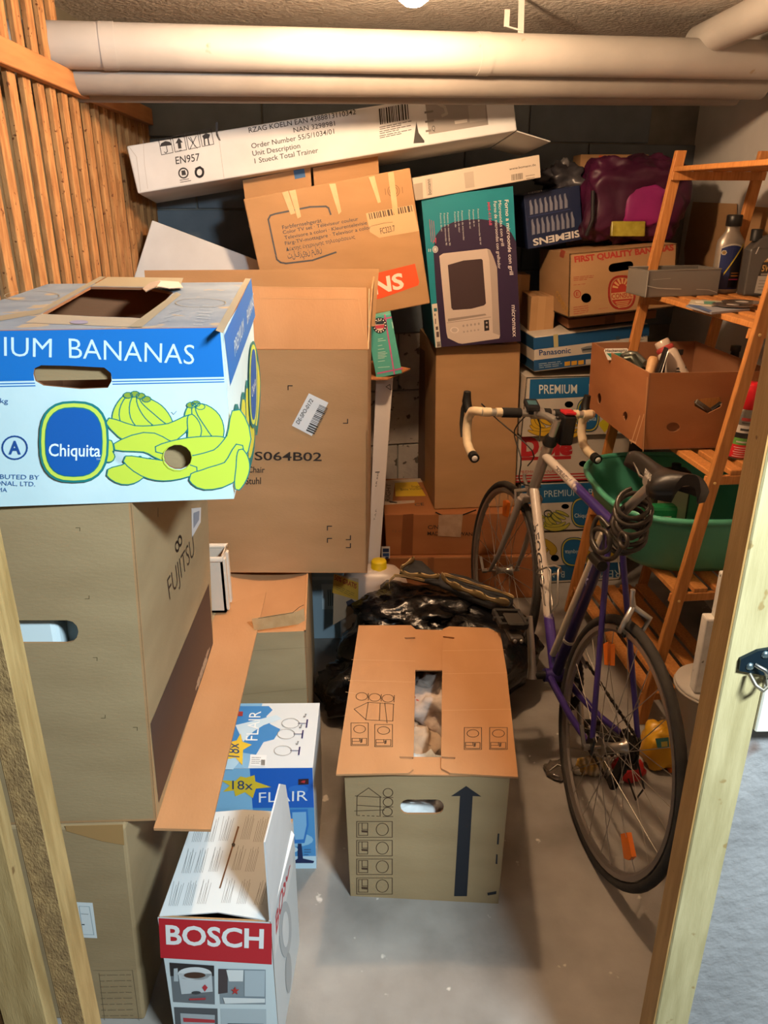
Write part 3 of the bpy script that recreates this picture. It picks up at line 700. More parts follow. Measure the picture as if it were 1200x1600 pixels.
P.done('printing', m.body)

m = Carton('chiquita'); r = m.root('large blue and white premium banana box with yellow bananas, top of the left stack')
F = m.face('front')
slot = F.P('c4', [(146, 515), (150, 490), (180, 476), (300, 478), (455, 486), (484, 510), (487, 545), (470, 575), (350, 580), (190, 565), (155, 545)])
rnd = disc(F, 'c4', 776, 874, 62, 56)
T = m.face('top'); hol = T.P('c4', [(182, 252), (395, 134), (640, 138), (756, 158), (640, 274), (570, 268), (420, 264)])
GREYBLUE = nmat('faded_blue_print', '#76879A', '#8797A8', 12, 5, .8, .2, 80, spots=('#A99C86', 14, .62))
m.panels([WHITE_CYAN, KRAFT_DARK, GREYBLUE], {'front': [slot, rnd], 'top': [hol]}, (), .005, mi={'top': 2})
BL, TEAL, GRN = '#1672C6', '#1F7F80', '#C9DE4A'
hole_y = F.px(*q('c4', 776, 874))[1]; slot_lo = min(p[1] for p in slot); slot_hi = max(p[1] for p in slot)
mb = MB()
mb.slab([(.02, slot_lo+(slot_hi-slot_lo)*.28), (F.w-.02, slot_lo+(slot_hi-slot_lo)*.28), (F.w-.02, F.h-.01), (.02, F.h-.01)], [], lambda a, b, o: F.at(a, b, o-.014), .004)
mb.slab([(.02, .01), (F.w-.02, .01), (F.w-.02, hole_y+.05), (.02, hole_y+.05)], [], lambda a, b, o: F.at(a, b, o-.018), .004)
part('inner_box', mb, KRAFT_PALE, r)
P = Print(F, 'c4')
# blue band, cut round the hand hole
ys = F.px(*q('c4', 300, 540))[1]
def cut_rect(P, F, a0, b0, a1, b1, hole, col, l=1):
    """a printed area with the hole left out: built as four strips and the ring round the hole"""
    mbx = MB(); mbx.slab([(a0, b0), (a1, b0), (a1, b1), (a0, b1)], [hole] if hole else [], lambda a, b, o: F.at(a, b, .0005*l+o), .0003)
    P.mb.add(mbx.v, mbx.f, P.ci(col))
hy = ys+.0035; notch = sorted(p for p in slot if p[1] > ys)
mbx = MB(); mbx.slab([(0, ys), (notch[0][0]-.0005, ys)]+notch+[(notch[-1][0]+.0005, ys), (F.w, ys), (F.w, F.h), (0, F.h)], [], lambda a, b, o: F.at(a, b, .0005+o), .0003)
P.mb.add(mbx.v, mbx.f, P.ci(BL))
xs_ = [p[0] for p in slot]
hc_ = F.px(*q('c4', 776, 874)); P.cut = (hc_[0], hc_[1], (F.px(*q('c4', 838, 874))[0]-hc_[0])*.97)
for k in (0, 1):
    for u0, u1 in ((0, min(xs_)), (max(xs_), F.w)): P.raw([(u0, hy-.008-.004*k), (u1, hy-.008-.004*k), (u1, hy-.0065-.004*k), (u0, hy-.0065-.004*k)], [[0, 1, 2, 3]], BL, 1)
P.text('BANANAS', (302, 444), (846, 472), (300, 356), '#CFE9F4', 2, -.004); P.text('PREMIUM', (-300, 424), (226, 442), (-304, 338), '#CFE9F4', 2, -.004)
for (sp, wd_) in (([(560, 605), (530, 680), (505, 740)], 70), ([(575, 605), (560, 690), (580, 760)], 80), ([(595, 605), (610, 690), (650, 760)], 84), ([(605, 610), (665, 680), (725, 750)], 80), ([(615, 620), (690, 670), (750, 735)], 50),
                  ([(835, 650), (850, 730), (860, 800)], 90), ([(850, 645), (890, 720), (905, 800)], 84), ([(860, 650), (925, 715), (960, 800)], 80),
                  ([(470, 715), (590, 780), (740, 770), (835, 700)], 92), ([(500, 830), (640, 810), (740, 850), (880, 850)], 96), ([(830, 690), (850, 760), (830, 820)], 60), ([(680, 840), (800, 830), (920, 820), (985, 800)], 80),
                  ([(1030, 670), (1040, 800), (960, 890), (800, 900)], 120), ([(470, 940), (540, 950), (600, 930), (640, 900)], 96), ([(480, 800), (470, 860), (500, 880)], 60),
                  ([(545, 880), (640, 920), (740, 935), (860, 930)], 90), ([(1045, 820), (1010, 930), (900, 970), (830, 960)], 100), ([(1050, 840), (1060, 920), (1035, 1015)], 60)):
    P.banana(sp, wd_, GRN, TEAL, 2, 1.7)
for (x_, y_) in ((560, 605), (590, 600), (615, 608), (640, 622), (835, 648), (855, 642), (875, 655)): P.oval(x_, y_, 20, 13, '#8FA83C', 4, 2, 10); P.ring(x_, y_, 20, 13, 1.2, TEAL, 5, 2, 10)
for x_, y_ in ((612, 872), (640, 882), (655, 880), (668, 890), (658, 905), (672, 895)): P.oval(x_, y_, 8, 4, TEAL, 6, 2, 8)
mbx = MB(); ring_o = disc(F, 'c4', 776, 874, 66, 60); mbx.slab(ring_o, [rnd], lambda a, b, o: F.at(a, b, .0048+o), .0003); P.mb.add(mbx.v, mbx.f, P.ci('#BFD24A'))
P.oval(326, 806, 152, 178, TEAL, 9, 2.7).oval(326, 806, 142, 168, '#CDE25A', 10, 2.7).oval(326, 806, 126, 152, TEAL, 11, 2.7).oval(326, 806, 122, 148, '#155DB0', 12, 2.7)
P.text('Chiquita', (218, 866), (442, 868), (218, 812), '#E6F3F6', 13, .012); P.text('TM', (424, 884), (442, 884), (424, 876), '#CFE0E8', 13)
P.ring(65, 835, 54, 50, 2.6, '#1F4F96', 2); P.text('A', (38, 862), (92, 862), (38, 806), '#1F4F96', 2, .03)
P.text('kg', (2, 640), (36, 642), (2, 618), '#2B5C98', 2).text('18.1', (-80, 638), (-6, 640), (-80, 616), '#2B5C98', 2)
P.text('DISTRIBUTED BY', (-110, 968), (172, 974), (-110, 948), '#2B5C98', 2).text('INTERNATIONAL, LTD.', (-190, 994), (154, 1003), (-190, 974), '#2B5C98', 2).text('PANAMA', (-90, 1024), (32, 1028), (-90, 1006), '#2B5C98', 2)
P.line([(748, 680), (758, 690), (770, 676)], .8, '#5E8FB0', 2)
P.done('printing', m.body)
F = m.face('right'); P = Print(F, 'c4'); P.poly([(977, 345), (1094, 96), (1112, 262), (1003, 566)], BL)
P.text('PREMIUM', (1022, 440), (1062, 330), (1018, 370), '#CFE9F4', 2).text('BANANAS', (1076, 300), (1104, 215), (1074, 235), '#CFE9F4', 2)
P.oval(1098, 560, 20, 190, TEAL, 6, 2.4).oval(1098, 560, 17, 175, '#CDE25A', 7, 2.4).oval(1098, 560, 13, 155, '#155DB0', 8, 2.4); P.text('Chiquita', (1090, 620), (1107, 560), (1088, 575), '#E6F3F6', 9)
for sp, wd_ in (([(1028, 660), (1035, 800), (1030, 960)], 40), ([(1058, 610), (1062, 760), (1050, 930)], 34), ([(1075, 560), (1085, 720), (1078, 900)], 30), ([(1112, 420), (1122, 560), (1115, 760)], 22), ([(1095, 700), (1095, 800), (1085, 900)], 26)): P.banana(sp, wd_, '#D2D64A', TEAL, 2, 1.0)
P.done('printing', m.body)
P = Print(T, 'c4')
CR = '#989482'
P.poly([(0, 262), (0, 284), (178, 252), (462, 92), (436, 90), (180, 232)], CR, 1).poly([(182, 254), (420, 266), (570, 270), (640, 276), (590, 312), (110, 292)], '#A9A596', 1)
P.poly([(470, 92), (800, 96), (780, 150), (640, 136), (400, 132)], '#A29B84', 1).poly([(940, 326), (972, 338), (1094, 100), (1070, 98)], CR, 1)
P.poly([(560, 312), (700, 210), (770, 160), (790, 170), (620, 312)], CR, 2)
P.ring(875, 206, 110, 20, 1.6, CR, 2).ring(140, 176, 120, 22, 1.6, CR, 2)
for k in range(4): P.para((860+k*8, 262-k*14), (920+k*6, 266-k*14), (845+k*8, 300-k*14), 2, '#B7C6D2', 2, .2, k, 3)
P.para((740, 250), (800, 236), (700, 292), 3, '#AFC0CE', 2, .25, 9, 3)
P.oval(345, 292, 40, 8, '#8E93B4', 3); P.done('printing', m.body)
mb = MB()
tp = [T.at(*T.P('c4', [p])[0], h) for p, h in (((622, 150), .004), ((640, 184), .012), ((690, 178), .02), ((740, 168), .012), ((800, 150), .006), ((780, 120), .004), ((700, 140), .016), ((655, 138), .01))]
c_ = sum(tp, V())/len(tp)+V((0, 0, .008)); mb.add(tp+[c_], [[i, (i+1) % len(tp), len(tp)] for i in range(len(tp))], 0); mb.add([p-V((0, 0, .0012)) for p in tp+[c_]], [[(i+1) % len(tp), i, len(tp)] for i in range(len(tp))], 0)
part('torn_paper', mb, ink('#C9BCAE', .8), r)

# white crate behind the Fujitsu carton
t = thing('plastic_crate', 'white plastic crate wedged behind the Fujitsu carton', 'crate', (-.55, 2.03, .53))
CRW = ink('#CDBFAE', .5)
mb = MB(); cr_ = at_z(*q('d3', 968, 262), .70)
x0, x1, y0, y1, z0, z1 = -.80, cr_.x, cr_.y, cr_.y+.09, .531, .70
for a in ((x0, y0, x1, y0+.006), (x0, y1-.006, x1, y1), (x0, y0, x0+.006, y1), (x1-.006, y0, x1, y1)): mb.box((a[0], a[1], z0), (a[2], a[3], z1))
mb.box((x0, y0, z0), (x1, y1, z0+.006)); part('body', mb, CRW, t)
part('rim', MB().tube([(x0, y0, z1), (x1, y0, z1), (x1, y1, z1), (x0, y1, z1)], .008, 8, closed=True), CRW, t)
for k in range(2): part('rib', MB().box((x1-.002, y0+.012+k*.045, z0), (x1+.006, y0+.030+k*.045, z1-.005), 0, .002), CRW, t)

# ---- chair carton, open, with standing flaps, and the sagging carton under it
m = Carton('under'); r = m.root('sagging brown carton under the tall open chair carton')
m.panels([KRAFT_PALE, KRAFT_IN], {}, ('top',), .005)
mb = MB(); n = 8; c00, c10, c01, c11 = m.c[0, 0, 1], m.c[1, 0, 1], m.c[0, 1, 1], m.c[1, 1, 1]; vs = []
for j in range(n+1):
    for i in range(n+1):
        u, v = i/n, j/n; p = c00*(1-u)*(1-v)+c10*u*(1-v)+c01*(1-u)*v+c11*u*v
        p.z -= .028*math.sin(PI*u)**.8*math.sin(PI*min(1, v*1.15+.02))**.6+.001; vs.append(p)
mb.add(vs, [[j*(n+1)+i, j*(n+1)+i+1, (j+1)*(n+1)+i+1, (j+1)*(n+1)+i] for j in range(n) for i in range(n)], 0, True); part('sunken_top', mb, KRAFT_IN, r)
F = m.face('front'); mb = MB(); mb.slab(F.P('g4', [(200, 362), (470, 318), (506, 300), (512, 372), (470, 395), (215, 432)]), [], lambda a, b, o: F.at(a, b, o+.0012), .001); part('packing_tape', mb, nmat('crinkled_tape', '#B58B5C', '#C49A6B', 30, 4, .35, .8, 50), r)
P = Print(F, 'g4'); P.line([(240, 358), (440, 325), (480, 292), (505, 280)], .9, '#3A2E22', 4); P.line([(205, 550), (525, 530)], .5, '#86714F', 1).line([(110, 810), (530, 770)], .6, '#86714F', 1); P.done('printing', m.body)

m = Carton('chair'); r = m.root('tall open brown carton marked 5064B02 with its flaps standing up')
m.panels([KRAFT, KRAFT_IN], {}, ('top',), .005)
F = m.face('front'); P = Print(F, 'c5')
P.text('S064B02', (48, 903), (327, 907), (48, 868), '#2A2320', 2, .012); P.text('Chair', (20, 955), (90, 956), (20, 930), '#3A302A', 2, .01); P.text('Stuhl', (10, 1004), (74, 1003), (10, 976), '#3A302A', 2, .01)
for x_, y_, s_ in ((196, 602, 1), (428, 742, -1), (360, 1187, 1), (360, 1238, 1), (440, 1227, -1), (440, 1260, -1)):
    P.line([(x_-9, y_+9), (x_-9, y_-8), (x_+9, y_-8)] if s_ > 0 else [(x_+7, y_-9), (x_+7, y_+8), (x_-11, y_+8)], 1.6, '#2A2320')
P.done('lettering', m.body)
P = Print(F, 'c5'); P.poly([(274, 625), (355, 664), (286, 803), (203, 760)], '#D6D8DA', 2).text('DE-SPO-0172', (232, 755), (293, 655), (219, 745), '#2C2A2A', 3, .01)
P.barcode((262, 780), (318, 672), (297, 796), '#3A3838', 5, 3); P.done('barcode_label', m.body, 'white barcode label stuck on askew')
a, b = m.c[0, 0, 1], m.c[1, 0, 1]; dy = V((0, .03, 0))
FF = Face(a, b, a+V((0, .035, .17)))
mb = MB(); mb.slab([(0, .002), (FF.w, .002), (FF.w-.004, .173), (.02, .176)], [], FF.at, .005, 0, 1); part('flap', mb, [KRAFT_IN, KRAFT], r)
P = Print(FF, 'c5'); P.line([(70, 228), (480, 232), (505, 380)], .5, '#C79A66', 1).line([(40, 180), (500, 190)], .5, '#C79A66', 1).line([(525, 190), (522, 440)], 1.2, '#D9B98C', 1); P.done('crease', m.body)
bk = Face(m.c[0, 1, 1], m.c[1, 1, 1], m.c[0, 1, 1]+V((0, .01, .2)))
mb = MB(); mb.slab([(0, .002), (bk.w+.012, .002), (bk.w+.026, .187), (.0, .182)], [], bk.at, .005, 0, 1); part('flap', mb, [KRAFT, KRAFT], r)
rg = Face(m.c[1, 0, 1], m.c[1, 1, 1], m.c[1, 0, 1]+V((.012, 0, .16)))
mb = MB(); mb.slab([(.16, .002), (rg.w-.005, .002), (rg.w-.01, .165), (.20, .15)], [], rg.at, .005, 0, 1); part('flap', mb, [KRAFT, KRAFT_IN], r)

# ================================================================== the pile along the back wall
# ---- support behind the chair carton
t = thing('carton', 'brown carton half hidden behind the chair carton, one flap corner under the teal box', 'box', (-.35, 3.0, 0))
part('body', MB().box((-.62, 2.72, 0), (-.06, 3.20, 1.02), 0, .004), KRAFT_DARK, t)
Z = Face(V((0, 0, 1.04)), V((1, 0, 1.04)), V((0, 1, 1.04)))
mb = MB(); mb.slab([(-.075, 2.72), (.07, 2.72), (.16, 2.90), (.02, 3.05), (-.075, 3.05)], [], Z.at, .004); part('flap', mb, KRAFT_RED, t)
t = thing('carton', 'flat brown carton hidden under the colour television box', 'box', (-.2, 3.1, 1.021))
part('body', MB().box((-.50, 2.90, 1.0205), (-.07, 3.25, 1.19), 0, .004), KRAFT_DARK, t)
part('packing_tape', MB().box((-.30, 2.90, 1.1902), (-.26, 3.25, 1.1908)), ink('#B58B5C', .3), t)

# ---- colour TV carton
m = Carton('tv'); r = m.root('brown colour TV carton leaning, with orange red SIEMENS label and tape strips')
m.solid(KRAFT, .004)
F = m.face('front'); P = Print(F, 'c2'); GR = '#4A4B4E'
P.line([(808, 516), (800, 492), (790, 486), (730, 488), (600, 514), (582, 520), (574, 535), (592, 620), (606, 685), (620, 696), (640, 700), (740, 688), (828, 658)], 2.6, GR)
for t_, A, B, D in (('Farbfernsehgerät', (628, 572), (775, 545), (625, 558)), ('Color TV set · Téléviseur couleur', (630, 590), (912, 538), (627, 577)), ('Televisore a colori · Kleurentelevisie', (636, 610), (945, 553), (633, 597)),
                    ('Färg-TV-mottagare · Televisor a color', (638, 631), (960, 570), (635, 618)), ('Δέκτης έγχρωμης τηλεοράσεως', (642, 654), (900, 606), (639, 641)), ('تلفزيون ملون', (648, 682), (775, 655), (645, 664))):
    P.text(t_, A, B, D, GR, 1, .008)
P.poly([(940, 512), (1115, 480), (1140, 578), (990, 604), (955, 582)], '#C9A77C', 1).barcode((955, 535), (1115, 505), (950, 512), '#4A3C30', 4, 2)
P.text('FC323.7', (996, 590), (1050, 578), (992, 568), '#3B3430', 2); P.line([(960, 560), (1010, 548), (1040, 545)], .8, '#8F7656', 2)
P.poly([(720, 790), (985, 735), (1124, 701), (1140, 770), (1136, 782), (1000, 830), (735, 890)], '#E2552C', 1)
P.text('SIEMENS', (735, 872), (1084, 790), (725, 817), '#F0DCCB', 2, .03)
for rr in (22, 15): P.ring(1044, 428, rr, rr, .9, '#7A5636', 1)
P.line([(1012, 420), (1014, 442)], .8, '#7A5636').line([(1076, 414), (1078, 436)], .8, '#7A5636').line([(500, 560), (640, 710)], .5, '#A97F57', 1)
P.done('printing', m.body)
TAPE = nmat('beige_paper_tape', '#CDA87A', '#D8B68A', 20, 4, .5, .3, 50)
for pts in ([(625, 434), (648, 428), (676, 512), (658, 517)], [(652, 428), (676, 423), (697, 525), (684, 532)], [(802, 402), (826, 400), (848, 505), (838, 516)], [(950, 376), (972, 372), (996, 470), (985, 474)], [(1022, 360), (1044, 356), (1062, 520), (1052, 532), (1040, 500)]):
    mb = MB(); mb.slab(F.P('c2', pts), [], lambda a, b, o: F.at(a, b, o+.0016), .001); part('packing_tape', mb, TAPE, r)
BKF = Face(F.O-F.n*.14, F.O-F.n*.14+F.ex, F.O-F.n*.14+F.ey)
f1 = flap('flap', 'c2', BKF, [(478, 388), (732, 338), (738, 440), (490, 480)], [KRAFT, KRAFT_IN], r)
f2 = flap('flap', 'c2', BKF, [(742, 342), (985, 296), (992, 400), (748, 438)], [KRAFT, KRAFT_IN], r)
P = Print(BKF, 'c2'); P.poly([(668, 350), (708, 342), (714, 376), (674, 384)], '#2E5F94'); P.done('blue_tape', f1, 'piece of blue tape')

# ---- long white trainer carton on top
m = Carton('trainer'); r = m.root('very long white trainer carton with black shipping marks, topmost of the pile')
m.solid(WHITE_CARD, .005)
F = m.face('front'); P = Print(F, 'c2'); K3 = '#2A2728'
for t_, A, B, D in (('RZAG KOELN EAN 4388813110342', (502, 210), (903, 140), (499, 191)), ('NAN 3298981', (670, 209), (825, 183), (667, 191)), ('Order Number 55/5/1034/01', (512, 269), (822, 213), (509, 250)),
                    ('Unit Description', (516, 297), (694, 267), (513, 278)), ('1 Stueck Total Trainer', (524, 325), (762, 284), (521, 306)), ('EN957', (228, 328), (318, 314), (225, 300))): P.text(t_, A, B, D, K3, 1, .006)
P.barcode((993, 180), (1105, 158), (988, 120), K3, 6)
for k in range(3): P.para((992, 190+k*16), (1110, 166+k*16), (993, 197+k*16), 2, '#5A5658', 1, .4, k, 7)
for k in range(4):
    x0, y0 = 163+k*51, 236-k*10.5
    P.line([(x0, y0), (x0+43, y0-9), (x0+54, y0+48), (x0+11, y0+57)], .9, K3, 1, True)
P.poly([(168, 262), (172, 250), (188, 241), (205, 244), (213, 256)], K3).line([(190, 250), (196, 280), (190, 286), (184, 282)], 1.1, K3)
P.poly([(238, 229), (254, 246), (246, 247), (249, 268), (237, 270), (234, 249), (226, 250)], K3).text('UP', (232, 282), (250, 279), (231, 276), K3)
P.line([(274, 228), (308, 268)], 1, K3).line([(304, 222), (280, 272)], 1, K3).line([(282, 226), (300, 262)], 1, K3)
P.poly([(326, 222), (340, 212), (356, 216), (352, 230), (332, 234)], K3).line([(334, 234), (336, 256)], 2, K3).line([(348, 232), (352, 254)], 2, K3)
P.ring(256, 361, 17, 18, 2, K3).poly([(248, 352), (262, 350), (266, 368), (250, 370)], K3).ring(316, 358, 14, 17, 3.4, K3).line([(300, 344), (318, 336), (332, 346)], 1, K3)
P.line([(243, 388), (276, 383)], .9, K3).line([(244, 396), (284, 389)], .9, K3)
P.line([(105, 240), (110, 330), (122, 420)], .5, '#A9A5A2').line([(50, 260), (80, 300), (95, 430)], .8, '#B0ACA8')
P.poly([(376, 172), (386, 170), (384, 212), (396, 240), (388, 238), (378, 218)], '#3A3636').line([(386, 210), (408, 378)], .6, '#A9A5A2')
P.c = 'c3'; P.poly([(128, 318), (318, 312), (326, 390), (140, 420)], '#8F8A86').line([(170, 325), (190, 335), (196, 355), (182, 362)], 4, '#A9A39E', 2).poly([(220, 378), (260, 372), (260, 382), (222, 388)], '#C9C4BE', 2)
P.poly([(262, 330), (316, 322), (318, 376), (268, 384)], '#A39E99', 2).text('Q', (150, 410), (160, 408), (149, 394), K3, 2).para((128, 352), (152, 348), (132, 410), 3, '#6E6864', 2, .2, 2, 2)
P.poly([(92, 448), (101, 380), (108, 415), (126, 440), (126, 446)], '#1E1B1A', 2); P.done('printing', m.body)
ef = Face(m.c[1, 0, 0], m.c[1, 1, 0], m.c[1, 0, 0]+V((0, 0, 1)))
a, b = m.c[1, 0, 0], m.c[1, 1, 0]
mb = MB(); d1 = V((.135, .03, -.028)); p4 = [a, a+d1*1.0+V((0, .04, 0)), b+d1*.9, b]; nz = V((0, 0, -.004)); mb.hexa([p4[0]+nz, p4[0], p4[3]+nz, p4[3], p4[1]+nz, p4[1], p4[2]+nz, p4[2]]); part('end_flap', mb, WHITE_CARD, r)

# ---- white carton tipped on its corner in the far left corner
fit = (-.66, 2.95, 1.29, .02, .42, .22, .22, -.25, .36, 0)
TILTED.add('tipped'); m = Carton('tipped', fit); r = m.root('plain white carton tipped on its corner against the slatted wall')
m.solid(WHITE_CARD, .004); P = Print(m.face('top')); [P.rect(.12+k*.28, .86, .24+k*.28, .93, '#8E8A86') for k in range(3)]; P.done('printing', m.body)
t = thing('carton', 'dark brown carton in the far left corner carrying the tipped white one', 'box', (-.62, 3.0, 0))
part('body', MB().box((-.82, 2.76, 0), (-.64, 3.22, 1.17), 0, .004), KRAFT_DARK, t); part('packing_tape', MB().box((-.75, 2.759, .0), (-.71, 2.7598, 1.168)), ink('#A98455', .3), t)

# ---- two brown cartons on the floor, plain tall carton, microwave, slim white box
m = Carton('cn_low'); r = m.root('brown carton on the floor at the very bottom, under the C/N carton'); m.solid(KRAFT_RED, .005)
P = Print(m.face('front')); P.rect(.3, 0, .34, 1, '#8A5836').rect(0, .97, 1, .99, '#B98458'); P.done('printing', m.body)
m = Carton('cn'); r = m.root('wide brown carton marked C/N and MADE IN TAIWAN with packing tape'); m.solid(KRAFT_RED, .004)
F = m.face('front'); P = Print(F, 'g5'); K4 = '#2E1F18'
P.text('C/NO.', (592, 472), (740, 470), (592, 440), K4, 1, .015).text('MADE IN TAIWAN', (588, 524), (972, 530), (588, 494), K4, 1, .015)
P.poly([(380, 348), (470, 342), (460, 690), (360, 690)], '#7D4B2C', 1).text('· 12 cm', (262, 500), (392, 498), (262, 478), '#7D5236', 1)
P.line([(660, 330), (780, 388)], 2.2, '#1F1613', 2).line([(860, 362), (1000, 310)], 2.2, '#1F1613', 2); P.done('printing', m.body)
mb = MB(); mb.slab(F.P('g5', [(686, 352), (890, 346), (872, 540), (676, 530)]), [], lambda a, b, o: F.at(a, b, o+.002), .001); part('packing_tape', mb, nmat('clear_wrinkled_tape', '#A98A70', '#B89A80', 30, 4, .35, .8, 60), r)
F = m.face('top'); P = Print(F, 'g5')
P.poly([(215, 60), (540, 40), (560, 72), (310, 90), (290, 235), (480, 228), (478, 250), (212, 268)], '#B9A590').poly([(310, 82), (500, 70), (575, 192), (316, 196)], '#D8B22E', 2)
P.text('Fragile', (460, 122), (530, 118), (450, 104), '#4A3A18', 3).text('Bitte Vorsicht', (362, 148), (560, 138), (356, 128), '#4A3A18', 3)
P.text('RIGHT', (268, 240), (276, 90), (228, 236), '#3A3430', 2).text('CE', (482, 278), (562, 272), (478, 254), '#3A3430', 2).poly([(255, 232), (330, 244), (330, 252), (268, 250)], '#3A3430', 2).line([(370, 242), (400, 240)], 1, '#B0483A', 2)
P.done('labels', m.body)

m = Carton('plain'); r = m.root('tall plain brown carton under the turquoise microwave box'); m.solid(KRAFT, .005)
F = m.face('front'); P = Print(F, 'c5')
for y_ in (500, 560, 628, 700, 782, 868, 945, 1030): P.line([(806, y_+4), (1000, y_), (1140, y_-8)], .45, '#A5805A')
P.line([(806, 470), (1150, 442)], .6, '#B98F66'); P.done('creases', m.body)
P = Print(m.face('left'), 'g3'); P.poly([(470, 420), (555, 470), (556, 1560), (505, 1540), (470, 1500)], '#6E4A2E'); P.done('fold_or_shade', m.body)  # rear stripe of the side coloured dark for the shadow on it

m = Carton('micromaxx'); r = m.root('turquoise and dark purple micromaxx microwave carton standing on end'); m.solid(ink('#2A1D38', .35), .003)
F = m.face('front'); P = Print(F, 'g1'); TQ, DP, LT = '#14818F', '#2C1D3A', '#C8B8AC'
P.rect(0, 0, 1, 1, TQ)
P.poly([(248, 1511), (214, 1200), (200, 1000), (186, 760), (205, 640), (255, 575), (340, 535), (450, 515), (560, 512), (660, 525), (740, 560), (795, 620), (832, 690), (846, 1000), (868, 1466)], DP, 2)
for t_, A, B, D, cl, b_ in (('Forno a microonde con grill', (742, 362), (782, 948), (772, 360), '#E9E2DC', .01), ('Microondas con grill', (692, 368), (716, 722), (716, 366), '#E9E2DC', .0), ('Forno de microondas con grelhador', (655, 374), (690, 900), (680, 372), '#E9E2DC', .0), ('MM-41568', (606, 380), (622, 560), (628, 380), '#C04A6A', .01)):
    P.text(t_, A, B, D, cl, 3, b_)
for x_, y_, n_ in ((528, 432, 280), (490, 438, 130), (458, 440, 145), (402, 446, 230), (372, 452, 165), (346, 455, 120), (290, 462, 255), (264, 466, 250), (235, 466, 140)):
    P.text('Potencia de microondas 900 W'[:max(8, n_//10)], (x_, y_), (x_+n_*.07, y_+n_), (x_+13, y_), '#C9CBC8', 3)
for k in range(3): P.line([(155+k*16, 515+k*6), (170+k*15, 690)], .7, '#C0405A', 3)
P.line([(182, 700), (206, 660), (204, 700)], .9, '#C0405A', 3)
for k in range(6):
    t_ = PI*k/6; P.line([(200-19*math.cos(t_), 748-24*math.sin(t_)), (200+19*math.cos(t_), 748+24*math.sin(t_))], .9, '#D9D6D4', 3)
P.ring(200, 748, 20, 25, .9, '#D9D6D4', 3).text('II', (146, 744), (166, 744), (146, 768), '#D9D6D4', 3)
P.poly([(232, 800), (262, 780), (600, 742), (628, 752), (650, 800), (682, 890), (706, 1420), (700, 1444), (410, 1486), (380, 1480), (298, 1440), (288, 1400)], LT, 3)
P.poly([(606, 752), (628, 752), (652, 802), (682, 890), (706, 1420), (650, 1400), (640, 1100), (622, 830)], '#A99A90', 4)
P.poly([(298, 870), (420, 835), (560, 822), (570, 832), (596, 1170), (580, 1186), (480, 1212), (340, 1222), (326, 1206)], '#3C2C2E', 4)
P.poly([(298, 1290), (590, 1250), (600, 1262), (300, 1312)], '#93857C', 4).line([(290, 1322), (634, 1276)], .7, '#8A7C74', 4).oval(350, 1378, 34, 24, '#DDD0C6', 4).oval(350, 1378, 24, 18, '#BCAEA4', 5)
for k in range(5): P.oval(420+k*30, 1345-k*4, 8, 10, '#9F928A', 4, 2, 8).oval(424+k*28, 1392-k*4, 8, 8, '#A89B92', 4, 2, 8)
P.poly([(580, 1302), (618, 1297), (622, 1380), (584, 1386)], '#241D20', 4).oval(601, 1320, 8, 8, '#A99A90', 5, 2, 10).oval(603, 1354, 9, 9, '#A99A90', 5, 2, 10)
P.text('micromaxx', (796, 1184), (806, 1432), (822, 1182), '#E9E2DC', 3, .008)
P.poly([(172, 1176), (214, 1170), (246, 1510), (204, 1516)], '#D8CDBE', 4)
for k, (y_, h_, w_) in enumerate(((1208, 24, 24), (1252, 14, 8), (1290, 40, 6), (1352, 24, 18), (1392, 40, 20))): P.poly([(188+k*5, y_), (188+k*5+w_, y_-3), (190+k*5+w_, y_+h_), (190+k*5, y_+h_+2)], '#2E6A74' if k == 0 else '#5A4A46', 5)
P.barcode((212, 1470), (214, 1508), (240, 1466), '#3A302C', 2, 5)
P.done('printing', m.body)
P = Print(m.face('left')); P.rect(0, 0, 1, 1, '#135F6C'); P.done('printing', m.body)

m = Carton('bomann'); r = m.root('flat white bomann box lying across the microwave carton'); m.solid(ink('#D9CBB9', .5), .003)
F = m.face('front'); P = Print(F, 'g1')
P.text('www.bomann.de', (780, 130), (986, 95), (777, 112), '#3E3830', 1, .006).barcode((796, 212), (884, 198), (794, 164), '#6A5E52', 2, 1).para((908, 176), (980, 164), (912, 196), 2, '#A39584', 1, .3, 2, 4)
P.poly([(24, 240), (100, 226), (106, 352), (45, 362)], '#B3A594').poly([(122, 200), (176, 190), (180, 322), (134, 330)], '#C7B9A8').text('bomann', (170, 320), (160, 200), (142, 322), '#3A342E', 2).poly([(424, 150), (498, 138), (508, 262), (436, 272)], '#C2B4A3')
P.done('printing', m.body)

# ---- teal box, white long strip carton, small cards on the floor
m = Carton('teal'); r = m.root('narrow teal game box with pink lines hanging beside the tall open carton'); m.solid(ink('#4FA597', .45), .002)
F = m.face('front'); P = Print(F, 'g3')
P.line([(160, 658), (300, 630), (365, 616)], 2.2, '#C2538C').line([(220, 170), (240, 300), (300, 665)], 2.2, '#C2538C').line([(205, 205), (275, 190)], 2.0, '#C2538C')
P.oval(178, 258, 60, 66, '#1F2526', 2); [P.oval(178+48*math.cos(k*PI/7), 258+54*math.sin(k*PI/7), 6, 6, '#E8E2DA', 3, 2, 8) for k in range(14)]
P.oval(178, 258, 38, 44, '#D8C9B0', 3).poly([(140, 258), (216, 250), (214, 280), (146, 286)], '#C0485A', 4).poly([(150, 225), (206, 218), (212, 246), (144, 250)], '#27333A', 4)
for y_, n_ in ((370, 40), (385, 62), (425, 34), (455, 50), (480, 60), (492, 75), (505, 60), (517, 70), (530, 52), (555, 55), (605, 95)): P.line([(164, y_+4), (164+n_, y_-3)], .9, '#BFE0D6', 2)
P.line([(280, 230), (290, 280)], 1.6, '#A9D6CB', 2); P.done('printing', m.body)
